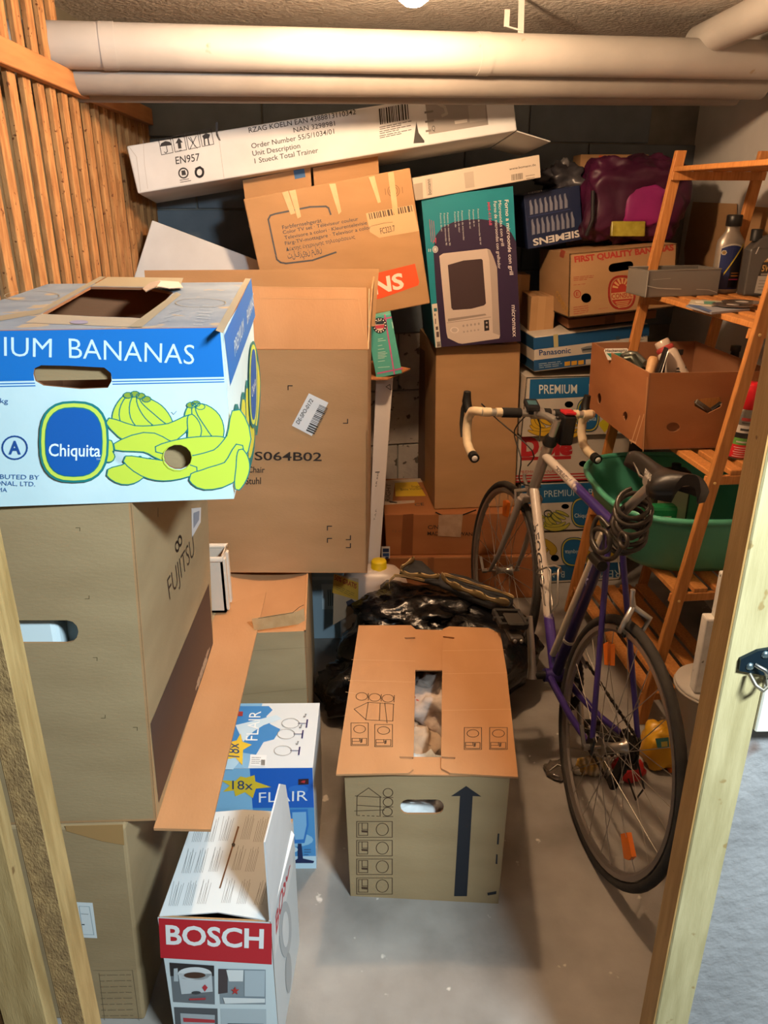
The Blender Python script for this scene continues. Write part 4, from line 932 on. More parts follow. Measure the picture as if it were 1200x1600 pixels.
A0, A1 = at_y(587, 830, 2.74), at_y(600, 606, 2.79); dv = (A1-A0).normalized(); lo_ = A0-dv*(A0.z/dv.z); hi_ = lo_+dv*(1.035/dv.z)
t = thing('long_carton', 'long thin white carton strip standing upright beside the tall open carton', 'box', lo_)
fw0, fw1 = V((.019, 0, 0)), V((.031, 0, 0)); bkv = V((0, .045, 0))
part('body', MB().hexa([lo_-fw0, hi_-fw1, lo_-fw0+bkv, hi_-fw1+bkv, lo_+fw0, hi_+fw1, lo_+fw0+bkv, hi_+fw1+bkv], 0, .002), ink('#D3CBC6', .55), t)
F = Face(lo_-fw0, lo_+fw0, hi_-fw0); P = Print(F, 'g3')
P.line([(230, 770), (262, 750), (270, 796), (230, 770)], .9, '#3A3838').poly([(140, 1478), (178, 1476), (176, 1484), (140, 1486)], '#2E2C2C'); P.text('LR 620', (150, 1600), (170, 1478), (140, 1598), '#2E2C2C', 1, .01)
P.c = 'g5'; P.text('T.A.P.', (140, 400), (160, 300), (128, 398), '#55524F', 1); P.done('printing', t)
t = thing('card', 'small white and blue printed card standing against the brown carton', 'card', at_y(603, 862, 2.99)); cbase = at_y(603, 862, 2.985)
F = Face(V((cbase.x-.019, 2.988, .205)), V((cbase.x+.019, 2.988, .205)), V((cbase.x-.019, 2.992, .29)))
mb = MB(); mb.slab([(0, 0), (.036, 0), (.036, .055), (0, .055)], [], F.at, .002); part('body', mb, ink('#D6D2CC', .5), t)
P = Print(F); P.rect(.15, .35, .85, .55, '#23365C').rect(.15, .12, .85, .3, '#2B4A80').rect(.45, .0, .8, .1, '#23365C'); P.done('printing', t)
t = thing('carton', 'small pale blue and white carton on the floor behind the sagging carton', 'box', (-.16, 2.75, 0))
part('body', MB().box((-.26, 2.68, 0), (-.10, 2.86, .30), 0, .003), ink('#9FB6C4', .5), t)
F = Face(V((-.26, 2.679, 0)), V((-.10, 2.679, 0)), V((-.26, 2.679, .30))); P = Print(F)
P.rect(.45, .45, .93, .82, '#CFE0EA').rect(.0, .88, 1, .93, '#C2D4DF'); [P.rect(.60+k*.05, .50, .62+k*.05, .74, '#56707E', 2) for k in range(3)]; P.done('printing', t)

# ---- right hand pile: four banana boxes, printer, brown banana box
def small_bananas(P, cx, cy, s, fill='#C9B83A', edge='#3E5A3A', l=2):
    for dx, dy, pts, w_ in ((0, 0, [(-70, 30), (-40, 50), (10, 55), (60, 30)], 26), (0, 0, [(-60, -10), (-50, 25), (-20, 45)], 22), (0, 0, [(-45, -25), (-30, 15), (5, 40)], 22), (0, 0, [(-30, -30), (-5, 5), (35, 28)], 22), (0, 0, [(-15, -30), (20, -5), (60, 10)], 20), (0, 0, [(-80, 55), (-20, 72), (50, 62), (85, 35)], 24), (0, 0, [(0, -40), (40, -25), (80, -5)], 18)):
        P.banana([(cx+x*s, cy+y*s) for x, y in pts], w_*s, fill, edge, l, .7)
def oval_logo(P, cx, cy, rx, ry, flip=False, tx='Chiquita', l=5):
    P.oval(cx, cy, rx, ry, '#1E4F66', l, 2.6).oval(cx, cy, rx*.93, ry*.94, '#C2B24A', l+1, 2.6).oval(cx, cy, rx*.84, ry*.86, '#1B4A6E', l+2, 2.6).oval(cx, cy, rx*.8, ry*.82, '#1F6296', l+3, 2.6)
    a, b, h = cx-rx*.7, cx+rx*.7, ry*.26
    if flip: P.text(tx, (b, cy-ry*.1), (a, cy-ry*.1), (b, cy-ry*.1+h), '#CBD6D6', l+4, .01)
    else: P.text(tx, (a, cy+ry*.32), (b, cy+ry*.32), (a, cy+ry*.32-h), '#CBD6D6', l+4, .01)
W_OLD = nmat('aged_white_card', '#BDB3A4', '#CDC4B5', 6, 4, .65, .12, 60)
m = Carton('ban_c'); r = m.root('lowest banana box of the right stack, yellow bananas printed upside down', 'box', 'carton', 'banana boxes in the right stack'); F = m.face('front')
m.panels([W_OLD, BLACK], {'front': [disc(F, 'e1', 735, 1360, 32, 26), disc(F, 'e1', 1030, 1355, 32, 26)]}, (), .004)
P = Print(F, 'e1')
P.rect(0, .05, 1, .36, '#1B557F', 1)
for sp, w_ in (([(460, 1220), (560, 1260), (640, 1230)], 60), ([(480, 1300), (580, 1340), (680, 1290)], 60), ([(640, 1210), (720, 1290), (700, 1330)], 60), ([(980, 1220), (1060, 1250), (1150, 1240)], 70), ([(960, 1300), (1000, 1330), (990, 1400)], 40), ([(1070, 1300), (1120, 1350), (1200, 1330)], 70), ([(460, 1380), (560, 1400), (660, 1400)], 50)):
    P.banana(sp, w_, '#B89A34', '#6E5A24', 2, .7)
oval_logo(P, 885, 1310, 105, 115, True)
P.text('PREMIUM', (1290, 1450), (930, 1462), (1290, 1510), '#B9C4C4', 2, -.004).text('BANANAS', (810, 1462), (520, 1470), (810, 1512), '#B9C4C4', 2, -.004); P.done('printing', m.body)
m = Carton('ban_b'); r = m.root('white premium banana box with blue band, second from the floor in the right stack', 'box', 'carton', 'banana boxes in the right stack'); F = m.face('front')
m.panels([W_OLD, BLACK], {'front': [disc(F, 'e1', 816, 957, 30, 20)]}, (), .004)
P = Print(F, 'e1'); P.rect(0, .60, 1, .985, '#1B5F8E', 1); P.text('PREMIUM', (652, 884), (920, 870), (650, 832), '#C6D2D2', 2, -.004).text('BANANAS', (1000, 868), (1330, 852), (998, 818), '#C6D2D2', 2, -.004)
small_bananas(P, 740, 1040, 1.3, '#B7B04A'); small_bananas(P, 560, 1050, 1.2, '#B7B04A'); oval_logo(P, 950, 1002, 92, 118)
P.poly([(1040, 1060), (1090, 1020), (1140, 1030), (1160, 1070), (1150, 1100), (1060, 1100)], '#C98A2E', 3).ring(1098, 1065, 56, 40, 1, '#6E4A1C', 4, 3)
P.ring(680, 1010, 30, 26, 1.4, '#2F4A4E', 5); P.done('printing', m.body)
m = Carton('dole'); r = m.root('white Dole banana box with red lettering and red stripes in the right stack', 'box', 'carton', 'banana boxes in the right stack'); F = m.face('front')
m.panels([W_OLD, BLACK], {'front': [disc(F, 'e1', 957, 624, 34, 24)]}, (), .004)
P = Print(F, 'e1'); RD = '#B32A30'
P.text('D', (470, 556), (610, 556), (473, 420), RD, 2, .06).text('ole', (622, 552), (872, 546), (622, 440), RD, 2, .06)
P.poly([(470, 572), (862, 560), (860, 586), (468, 598)], RD, 1)
P.text('PREMIUM BANANAS', (460, 700), (800, 694), (461, 676), RD, 1)
for k in range(3): P.poly([(425, 714+k*22), (1330, 680+k*22), (1330, 691+k*22), (425, 725+k*22)], RD, 1)
P.done('printing', m.body)
m = Carton('ban_a'); r = m.root('white PREMIUM banana box with blue label, top box under the printer carton', 'box', 'carton', 'banana boxes in the right stack'); F = m.face('front')
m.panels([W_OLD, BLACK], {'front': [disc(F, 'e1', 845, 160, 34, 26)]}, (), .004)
P = Print(F, 'd2'); P.poly([(138, 322), (700, 300), (700, 385), (134, 412)], '#1C6295', 1)
P.text('PREMIUM', (178, 386), (347, 384), (178, 346), '#E2E4DE', 2, .01).text('BANANAS', (400, 380), (590, 372), (400, 342), '#E2E4DE', 2, .01)
small_bananas(P, 200, 500, .9, '#D2A92C', '#5A4A1C'); small_bananas(P, 300, 520, .8, '#D2A92C', '#5A4A1C'); oval_logo(P, 395, 480, 52, 76); P.poly([(440, 520), (500, 470), (520, 500), (470, 560)], '#D2C22C', 2)
P.done('printing', m.body)
m = Carton('panasonic'); r = m.root('blue and white Panasonic printer carton on top of the banana boxes'); m.solid(W_OLD, .003)
F = m.face('front'); P = Print(F, 'd1')
P.rect(0, .64, 1, .97, '#1B4E7C', 1).rect(0, .03, 1, .34, '#1B4E7C', 1)
P.text('Panasonic', (128, 1006), (276, 994), (126, 980), '#20447A', 2, .012)
P.poly([(193, 908), (215, 905), (217, 965), (196, 968)], '#B2A878', 2).poly([(322, 972), (352, 962), (420, 956), (420, 985), (330, 994)], '#7D7F80', 2).poly([(330, 976), (410, 966), (410, 974), (330, 984)], '#3A3E42', 3)
for k in range(3): P.poly([(246+k*32, 1036-k*3), (272+k*32, 1033-k*3), (272+k*32, 1052-k*3), (246+k*32, 1056-k*3)], '#C9962E', 2)
P.para((126, 1046), (232, 1034), (128, 1064), 3, '#A9B6BE', 2, .3, 2, 4); P.poly([(345, 1025), (420, 1018), (420, 1042), (345, 1048)], '#B9B5AC', 2)
P.c = 'e4'; P.text('P3TEC-S', (152, 1538), (286, 1530), (152, 1514), '#33363A', 2, .006).barcode((12, 1560), (42, 1557), (10, 1530), '#444', 3, 2); P.line([(154, 1555), (230, 1550)], .6, '#6A6C70', 2)
P.done('printing', m.body)
P = Print(m.face('left')); P.rect(.04, .62, 1, .97, '#17405F').rect(0, 0.03, 1, .3, '#17405F'); P.done('printing', m.body)
t = thing('carton', 'flat dark carton squeezed between printer carton and brown banana box', 'box', (.98, 3.3, 1.15))
part('body', MB().hexa([V((x, y_+x*.08, 1.05+x*.098+h)) for x in (.80, 1.16) for y_ in (3.06, 3.30) for h in (.023, .056)], 0, .002), KRAFT_DARK, t)  # added support, its dark kraft stands for the shadow in the gap
part('packing_tape', MB().hexa([V((x, y_+x*.08, 1.05+x*.098+h)) for x in (.95, .99) for y_ in (3.059, 3.301) for h in (.0225, .0568)]), ink('#6E4A2E', .4), t)
m = Carton('consul'); r = m.root('brown box with red print FIRST QUALITY BANANAS and a sun emblem'); F = m.face('front')
m.panels([KRAFT, BLACK], {'front': [stadium(F, 'g2', 646, 728, 812, 786, -.15), disc(F, 'g2', 497, 967, 34, 32)]}, (), .005)
P = Print(F, 'g2'); RC = '#A8382C'
P.text('FIRST QUALITY BANANAS', (420, 728), (1084, 646), (415, 690), RC, 1, .045)
P.ring(735, 930, 86, 108, 3.4, RC, 1, 2.6, 32).oval(735, 930, 72, 94, RC, 1, 2.6, 32)
for k in range(7):
    t_ = PI+PI*(k+.5)/7; c_, s_ = math.cos(t_), math.sin(t_)
    P.poly([(738+30*c_-5*s_, 905+34*s_+5*c_), (738+66*c_-8*s_, 905+72*s_+8*c_), (738+66*c_+8*s_, 905+72*s_-8*c_), (738+30*c_+5*s_, 905+34*s_-5*c_)], '#C89A62', 2)
P.poly([(664, 935), (808, 920), (812, 968), (668, 980)], '#C39A68', 2).text('CONSUL', (668, 972), (806, 960), (666, 940), RC, 3, .02)
for k in range(4): P.poly([(692+k*6, 992+k*12), (786-k*6, 983+k*12), (786-k*6, 989+k*12), (692+k*6, 998+k*12)], '#C89A62', 2)
P.ring(437, 940, 22, 24, 1.3, RC).text('E', (428, 952), (446, 951), (428, 928), RC, 1, .02)
P.para((412, 828), (546, 816), (414, 850), 3, '#9C4A36', 1, .35, 2, 5).para((412, 880), (530, 868), (412, 882), 1, '#9C4A36', 1, 3, 4, 4).para((412, 1030), (510, 1018), (414, 1074), 4, '#9C4A36', 1, .3, 5, 4).para((470, 1066), (545, 1052), (471, 1070), 1, '#9C4A36', 1, 3, 4, 3).para((580, 1040), (660, 1030), (580, 1041), 1, '#9C4A36', 1, 2.4, 6, 5)
P.text('BEST BANANAS', (860, 1030), (1050, 1005), (858, 1002), '#C09038', 1); P.done('printing', m.body)
P = Print(m.face('left'), 'g2'); P.text('CONSUL', (290, 950), (372, 1090), (300, 910), '#B9862E', 1, .02).poly([(330, 640), (360, 655), (345, 700), (318, 690)], '#9C4A36', 1); P.done('printing', m.body)
for nm, lo3, hi3, lb in (('a', (.665, 3.22, 1.10), (.765, 3.42, 1.265), 'small brown carton tucked left of the brown banana box, nearer one'), ('b', (.60, 3.44, 1.10), (.70, 3.58, 1.33), 'small brown carton at the back wall left of the brown banana box')):
    t = thing('carton', lb, 'box', (lo3[0], lo3[1], lo3[2])); part('body', MB().box(lo3, hi3, 0, .003), KRAFT, t)
    part('packing_tape', MB().box((lo3[0]+.03, lo3[1]-.0006, lo3[2]+.001), (lo3[0]+.06, hi3[1], hi3[2]+.0006)), ink('#B08A60', .3), t)
m = Carton('siemens'); r = m.root('dark blue SIEMENS lamp box lying upside down beside the purple bag'); m.solid(ink('#1D2848', .4), .003)
F = m.face('front'); P = Print(F, 'g2')
P.text('SIEMENS', (453, 512), (138, 574), (456, 556), '#DCD8D2', 2, .03)
for row, (x0, y0, dx, dy, h_, n_) in enumerate(((115, 312, 33, -6.4, 100, 8), (128, 440, 33, -6.2, 106, 9))):
    for k in range(n_):
        x, y_ = x0+k*dx, y0+k*dy; P.poly([(x, y_+10), (x+4, y_), (x+12, y_-2), (x+16, y_+24), (x+25, y_+h_*.45), (x+27, y_+h_-6), (x+5, y_+h_), (x+4, y_+h_*.5)], '#76798A', 2); P.line([(x+12, y_+20), (x+15, y_+h_-8)], .5, '#A3A3AC', 3)
P.line([(110, 425), (390, 372)], .7, '#39457A', 2); P.done('printing', m.body)
P = Print(F, 'g2'); P.text('HQI', (108, 270), (200, 252), (107, 262), '#C9C4BC', 3); P.done('lettering', m.body)

# ================================================================== wooden rack leaning on the right wall
SX, SY, SPSI, SL, SLEAN = .888, 2.132, .0763, .761, math.tan(.1242)
def rk(l, w_, z): return V((SX-l*math.sin(SPSI)+w_*math.cos(SPSI)+SLEAN*z, SY+l*math.cos(SPSI)+w_*math.sin(SPSI), z))
TIER = [.125, .4985, .890, 1.320, 1.735]; SW = .335
rack = thing('wooden_rack', 'orange pine slatted rack leaning against the right wall', 'shelf', rk(0, 0, 0))
def post(l, w_): part('post', MB().hexa([rk(l+a, w_+b, z) for a in (0, .021) for b in (0, .036) for z in (0, 1.785)], 0, .002, 1), PINE, rack)
post(-.021, 0); post(SL-.021, 0); post(-.021, SW-.036); post(SL-.021, SW-.036)
for z in TIER:
    for l in (.0, SL-.036):
        part('rail', MB().hexa([rk(l+a, b, z+h-.03) for a in (0, .014) for b in (.0, SW) for h in (-.014, .014)], 0, .0015, 1), PINE, rack)
    for k in range(5):
        w0 = .004+k*.0685
        part('slat', MB().hexa([rk(a, w0+b, z+h) for a in (.002, SL-.024) for b in (0, .044) for h in (-.016, 0)], 0, .002, 1), PINE, rack)
for z in (TIER[2], TIER[1], TIER[3]): part('screw', MB().lathe([(.005, 0), (.004, .002), (0, .0025)], rk(-.0215, .018, z-.03), (0, -1, 0), 10), ink('#D8B070', .4), rack)

# ---- open tray carton with tools
m = Carton('tool'); r = m.root('open reddish brown carton of tools on the rack', 'box')
Fl, Ff = m.face('left'), m.face('front')
m.panels([KRAFT_RED, KRAFT_DARK], {'left': [disc(Fl, 'e5', 145, 570, 13, 34), disc(Fl, 'e5', 308, 680, 14, 28)],
   'front': [disc(Ff, 'e5', 608, 750, 42, 30), Ff.P('e5', [(738, 588), (760, 574), (900, 560), (915, 600), (905, 625), (825, 665), (742, 618)])]}, ('top',), .005)
P = Print(Fl, 'e5'); P.line([(400, 680), (345, 850)], 1.2, '#C49A70').line([(425, 670), (372, 850)], .9, '#C49A70').line([(335, 830), (375, 850)], 1.2, '#CBA27A').line([(447, 440), (420, 900)], .8, '#B98A5C'); P.done('scuffs', m.body)
def tfit(crop, x, y, z): return at_z(*q(crop, x, y), z)
zb = .90
c0 = tfit('e5', 560, 330, 1.17); t = thing('spray_bottle', 'white spray can with red ring leaning in the tool carton', 'spray can', (c0.x, c0.y, .96))
top_, bot = at_y(*q('e5', 530, 205), 2.66), at_y(*q('e5', 660, 470), 2.60); ax = (top_-bot); ln = ax.length
bot2 = bot-ax.normalized()*.05
part('body', MB().lathe([(.034, 0), (.034, ln*.98), (.028, ln*1.06), (.0, ln*1.065)], bot2, ax, 28), ink('#D3C2B0', .35), t)
part('ring', MB().lathe([(.030, ln*1.05), (.031, ln*1.12), (.024, ln*1.16), (0, ln*1.16)], bot2, ax, 28), ink('#A8413C', .4), t, 'dull red ring')
part('cap', MB().lathe([(.025, ln*1.15), (.025, ln*1.27), (.022, ln*1.29), (0, ln*1.29)], bot2, ax, 28), ink('#C9B4A2', .2, 0, .5), t)
lab = MB().lathe([(.0345, ln*.25), (.0345, ln*.62)], bot2, ax, 28); part('label', lab, nmat('black_mottled_label', '#D3C2B0', '#2A2626', 60, 3, .5, contrast=(.55, .6)), t)
# black wedge tool, wooden handle, staple gun, pack
p0, p1 = at_y(*q('e5', 500, 440), 2.52), at_y(*q('e5', 575, 255), 2.57)
t = thing('trimmer_blade', 'black wedge shaped tool standing before the white spray can', 'tool', (p0.x, p0.y, .95))
dx = RT*.02; part('blade', MB().hexa([p0-dx*.9-V((0, 0, .08)), p1-dx*.15, p0-dx*.9+V((0, .03, -.08)), p1-dx*.15+V((0, .03, 0)), p0+dx*1.2-V((0, 0, .08)), p1+dx*.15, p0+dx*1.2+V((0, .03, -.08)), p1+dx*.15+V((0, .03, 0))], 0, .003), ink('#1C1B1C', .35), t)
part('edge_strip', MB().tube([p0+dx*.1-V((0, .006, .06)), p1-V((0, .004, .01))], .002, 6), STEEL, t)
hp0, hp1 = at_y(*q('e5', 452, 440), 2.47), at_y(*q('e5', 482, 330), 2.50); ax = hp1-hp0; ln = ax.length
t = thing('hammer', 'tool with round wooden handle in the tool carton', 'tool', (hp0.x, hp0.y, .95))
part('handle', MB().lathe([(.014, -.07), (.0155, ln*.5), (.0175, ln*.95), (.014, ln*1.12), (.0, ln*1.16)], hp0, ax, 20), nmat('worn_wood', '#B58A5C', '#CFA678', 20, 4, .5), t)
part('head', MB().bar(hp0-ax.normalized()*.08+RT*.0, hp0-ax.normalized()*.08+RT*.05, .022, .022, 0, (0, 1, 0), .003), DARKSTEEL, t)
s0 = at_y(*q('e5', 350, 345), 2.50); t = thing('staple_gun', 'grey metal staple gun lying on top in the tool carton', 'tool', (s0.x, s0.y, .95))
pp = [at_y(*q('e5', x, y), d_) for x, y, d_ in ((285, 310, 2.63), (335, 290, 2.64), (375, 296, 2.62), (435, 350, 2.55))]
part('handle', MB().tube(pp, [.010, .011, .011, .009], 10), ink('#8E9088', .3, .8), t)
pp2 = [at_y(*q('e5', x, y), d_) for x, y, d_ in ((300, 325, 2.62), (360, 320, 2.61), (415, 395, 2.54))]
part('body', MB().tube(pp2, [.014, .017, .014], 8), ink('#55584F', .35, .8), t)
part('base', MB().bar(at_y(*q('e5', 275, 330), 2.64), at_y(*q('e5', 405, 405), 2.54), .022, .02, 0, (0, 0, 1), .003), DARKSTEEL, t)
k0 = at_y(*q('e5', 250, 300), 2.66); t = thing('blister_card', 'green and white hanging card at the back of the tool carton', 'card', (k0.x, k0.y, .92))
F = Face(at_y(*q('e5', 170, 330), 2.66), at_y(*q('e5', 330, 330), 2.66), at_y(*q('e5', 170, 200), 2.68)); F.O = F.O-F.ey*.1
P_ = F.P('e5', [(175, 270), (185, 258), (318, 256), (328, 264), (322, 282), (290, 330), (200, 330)])
mb = MB(); mb.slab(P_, [], F.at, .003); part('body', mb, ink('#DCD6CB', .5), t)
P = Print(F, 'e5'); P.poly([(190, 288), (290, 286), (285, 318), (220, 318)], '#2C7F6E').text('Heckenspitz', (184, 280), (318, 278), (184, 262), '#3A3A3A', 2, .01); P.done('printing', t)
gp = at_y(*q('e5', 825, 620), 2.395); t = thing('metal_bracket', 'shiny bent metal sheet seen through the tool carton hand hole', 'tool', (gp.x, gp.y, .92))
part('sheet', MB().bar(at_y(*q('e5', 742, 590), 2.375), at_y(*q('e5', 835, 655), 2.375), .014, .02, 0, (0, -1, 1), .002), ink('#B6B4A8', .25, .9), t)
part('edge', MB().bar(at_y(*q('e5', 840, 650), 2.385), at_y(*q('e5', 912, 600), 2.385), .012, .02, 0, (0, 0, 1), .002), DARKSTEEL, t)
wd_ = at_y(*q('e5', 860, 590), 2.42); t = thing('wood_block', 'light wood offcut inside the tool carton behind the hand hole', 'wood', (wd_.x, wd_.y, .905))
part('body', MB().box((wd_.x-.06, 2.40, .905), (wd_.x+.05, 2.44, wd_.z+.03), 0, .004), PINE, t); part('nail', MB().tube([(wd_.x, 2.42, wd_.z+.02), (wd_.x, 2.42, wd_.z+.045)], .002, 6), DARKSTEEL, t)

# ---- spray can with red cap and the trigger bottle beside it
cb = tfit('e5', 995, 935, TIER[2]); ct = at_y(*q('e5', 1100, 497), cb.y+.01); ax = ct-cb; H_ = .235
ax = V((SLEAN*.55, 0, 1)).normalized()
t = thing('spray_can', 'aerosol can with bright red cap and red label on the rack', 'spray can', cb)
part('body', MB().lathe([(.030, 0), (.0325, .003), (.0325, H_*.63), (.027, H_*.675)], cb, ax, 32), ink('#7B7468', .3, .7), t)
part('cap', MB().lathe([(.0285, H_*.665), (.031, H_*.67), (.030, H_*.96), (.024, H_), (0, H_)], cb, ax, 32), ink('#D0202A', .35), t)
def wrap(P_, b_, r_, h0, h1, col, a0=-PI, a1=0, l=1):
    """a band of print round an upright cylinder"""
    n = 16; x, y = perp(ax); vs = []
    for k in range(n+1):
        tt = a0+(a1-a0)*k/n; dd = V((math.cos(tt), math.sin(tt), 0)); dd = (dd-ax*dd.dot(ax)).normalized()
        for h in (h0, h1): vs.append(b_+ax*h+dd*(r_+.0004*l))
    P_.add(vs, [[2*k, 2*k+2, 2*k+3, 2*k+1] for k in range(n)], col, True)
mb = MB(); cols = ['#C3222C', '#5E9A46', '#26221F', '#C9C2B8', '#9E3A34', '#E3B8B2', '#3E3A36']
wrap(mb, cb, .0325, .006, H_*.20, 0); wrap(mb, cb, .0325, H_*.20, H_*.29, 1); wrap(mb, cb, .0325, H_*.29, H_*.36, 2); wrap(mb, cb, .0325, H_*.36, H_*.46, 3); wrap(mb, cb, .0325, H_*.52, H_*.56, 4, -2.3, -.8)
for k in range(5): wrap(mb, cb, .0325, H_*(.04+k*.03), H_*(.05+k*.03), 5, -2.4+.1*(k % 2), -.9, 2)
wrap(mb, cb, .0325, H_*.23, H_*.25, 3, -2.3, -1, 2); wrap(mb, cb, .0325, H_*.39, H_*.42, 6, -2.2, -1.2, 2); wrap(mb, cb, .0325, H_*.485, H_*.5, 6, -2.2, -1, 2)
part('label', mb, [ink(c, .35) for c in cols], t)
b2 = cb+V((.105, .02, 0)); t = thing('trigger_bottle', 'white trigger bottle with red trigger half behind the door post', 'bottle', b2)
part('body', MB().lathe([(.036, 0), (.038, .004), (.038, .17), (.016, .21), (.014, .235)], b2, (0, 0, 1), 24), ink('#8A3A34', .35), t)
part('trigger', MB().bar(b2+V((-.02, 0, .245)), b2+V((.03, 0, .262)), .02, .03, 0, (0, 1, 0), .004).tube([b2+V((-.02, 0, .25)), b2+V((-.03, 0, .225)), b2+V((-.048, 0, .205))], [.006, .006, .004], 8), ink('#D8283A', .4), t)
wk = tfit('e6', 915, 290, TIER[2]); t = thing('white_clip', 'small white plastic piece at the near end of the rack, beside the spray can', 'clip', wk)
part('body', MB().box((wk.x-.006, wk.y-.02, wk.z-.002), (wk.x+.02, wk.y, wk.z+.028), 0, .005), ink('#D6D0C4', .4), t); part('lip', MB().box((wk.x-.008, wk.y-.022, wk.z-.002), (wk.x+.022, wk.y+.002, wk.z+.004), 0, .001), ink('#CFC9BD', .4), t)

# ---- things on the upper tier
ZT = TIER[3]
gx = at_z(*q('e4', 240, 1225), ZT); G0 = V((gx.x, gx.y, ZT)); e_r = at_z(*q('e4', 805, 1205), ZT); e_r = (e_r-G0); e_r.z = 0; e_l = at_z(*q('e4', 88, 1185), ZT)-G0; e_l.z = 0
t = thing('plastic_tub', 'long grey translucent plastic tub lying on the upper rack shelf', 'container', G0)
GP = ink('#6E6A64', .25, 0, .5); hh = V((0, 0, .088))
def tubside(a, b, thk):
    mb = MB(); n_ = (b-a).cross(hh).normalized()*thk; mb.hexa([a, a+hh, a+n_, a+n_+hh, b, b+hh, b+n_, b+n_+hh], 0, .001, 1); return mb
part('front_panel', tubside(G0, G0+e_r, -.003), GP, t); part('end_panel', tubside(G0+e_l, G0, -.003), ink('#77736C', .25), t); part('back_panel', tubside(G0+e_l+e_r, G0+e_l, -.003), GP, t); part('end_panel', tubside(G0+e_r, G0+e_r+e_l, -.003), GP, t)
mb = MB(); mb.hexa([G0+V((0, 0, .0005)), G0+V((0, 0, .003)), G0+e_l+V((0, 0, .0005)), G0+e_l+V((0, 0, .003)), G0+e_r+V((0, 0, .0005)), G0+e_r+V((0, 0, .003)), G0+e_l+e_r+V((0, 0, .0005)), G0+e_l+e_r+V((0, 0, .003))]); part('base', mb, GP, t)
mb = MB(); mb.tube([G0+V((0, -.003, .002)), G0+V((0, -.003, .086))], .002, 6).tube([G0+hh, G0+e_r+hh, G0+e_r+e_l+hh, G0+e_l+hh], .0022, 6, 0, True); part('rim', mb, ink('#8F8A82', .3), t)
F = Face(G0+V((0, -.0034, 0)), G0+e_r+V((0, -.0034, 0)), G0+hh+V((0, -.0034, 0))); P = Print(F, 'e4')
P.line([(250, 1132), (330, 1150), (410, 1155), (520, 1158)], .9, '#B5B0A8').line([(640, 1160), (740, 1165), (800, 1185)], .7, '#A5A098').line([(300, 1085), (440, 1075)], .6, '#98938B'); P.done('scratches', t)
def shelf_at(crop, x, y): return at_z(*q(crop, x, y), ZT)
# oil bottle with the blue label
b0 = shelf_at('e4', 860, 1200)+V((.02, .06, 0)); t = thing('oil_bottle', 'silver oil bottle with blue label and yellow diagonal stripe', 'bottle', b0)
h_ = .262
part('body', MB().lathe([(.046, 0), (.049, .006), (.049, h_*.60), (.046, h_*.68), (.030, h_*.76), (.024, h_*.80), (.024, h_*.86)], b0, (0, 0, 1), 36, 0, True, .62, (1, 0, 0)), ink('#9C948A', .35, .5), t)
part('cap', MB().lathe([(.025, h_*.855), (.0265, h_*.86), (.0265, h_*.985), (.023, h_), (0, h_)], b0, (0, 0, 1), 28), ink('#1A1919', .4), t)
F = Face(b0+V((-.042, -.0315, .015)), b0+V((.042, -.0315, .015)), b0+V((-.042, -.0315, h_)))
mb = MB()
def lab(pts, col, l=1):
    vs = []
    for x, z in pts:
        a = max(-.048, min(.048, x)); y_ = -.0304*math.sqrt(max(0, 1-(a/.0495)**2))-.0006*l; vs.append(b0+V((a, y_, z)))
    mb.add(vs, [list(range(len(vs)))], col)
def labgrid(x0, x1, f0, f1, col, l=1, n=8):
    for k in range(n):
        a, b = x0+(x1-x0)*k/n, x0+(x1-x0)*(k+1)/n; lab([(a, f0(a)), (b, f0(b)), (b, f1(b)), (a, f1(a))], col, l)
labgrid(-.040, .040, lambda x: .012, lambda x: h_*.64-8*x*x, 0, 1)
labgrid(-.038, .038, lambda x: .014, lambda x: h_*.62-8*x*x, 1, 2)
labgrid(-.022, .036, lambda x: .06+(x+.022)*1.75, lambda x: .069+(x+.022)*1.75, 2, 4)
labgrid(-.002, .036, lambda x: .02, lambda x: .058+(x+.022)*1.75, 3, 3)
labgrid(.004, .034, lambda x: .058, lambda x: .062, 4, 5); labgrid(-.002, .034, lambda x: .046, lambda x: .050, 5, 5); labgrid(.004, .034, lambda x: .068, lambda x: .071, 4, 5)
lab([(-.030+.009*math.cos(k*PI/3), .138+.009*math.sin(k*PI/3)) for k in range(6)], 0, 4); lab([(-.030+.006*math.cos(k*PI/3), .138+.006*math.sin(k*PI/3)) for k in range(6)], 6, 5)
part('label', mb, [ink(c, .35) for c in ('#B9B2A4', '#26305E', '#C9B43C', '#1C1A1E', '#A5692C', '#B23A62', '#8A6E3C')], t)
# large grey oil canister with 5W-30
b1 = shelf_at('e4', 1000, 1215)+V((.055, .03, 0)); hh_ = .225
t = thing('oil_canister', 'dark grey oil canister with gold 5W-30 label', 'canister', b1)
mb = MB(); xa, xb, ya, yb = -.052, .066, -.03, .03
mb.hexa([b1+V((x, y, z)) for x in (xa, xb) for y in (ya, yb) for z in (0, hh_*.70)], 0, .008, 3); mb.hexa([b1+V(p) for p in ((xa, ya, hh_*.68), (xa+.03, ya+.008, hh_*.84), (xa, yb, hh_*.68), (xa+.03, yb-.008, hh_*.84), (xb, ya, hh_*.68), (xb, ya+.008, hh_*.95), (xb, yb, hh_*.68), (xb, yb-.008, hh_*.95))], 0, .006, 2)
part('body', mb, ink('#55524F', .4, .3), t)
part('handle', MB().tube([b1+V((xb-.045, 0, hh_*.93)), b1+V((xb-.02, 0, hh_*1.02)), b1+V((xb+.0, 0, hh_*1.0)), b1+V((xb+.004, 0, hh_*.85))], .012, 10), ink('#6E6B68', .4, .3), t)
part('cap', MB().lathe([(.019, 0), (.019, .035), (.016, .038), (0, .038)], b1+V((xa+.024, 0, hh_*.80)), (0, 0, 1), 24), BLACK, t)
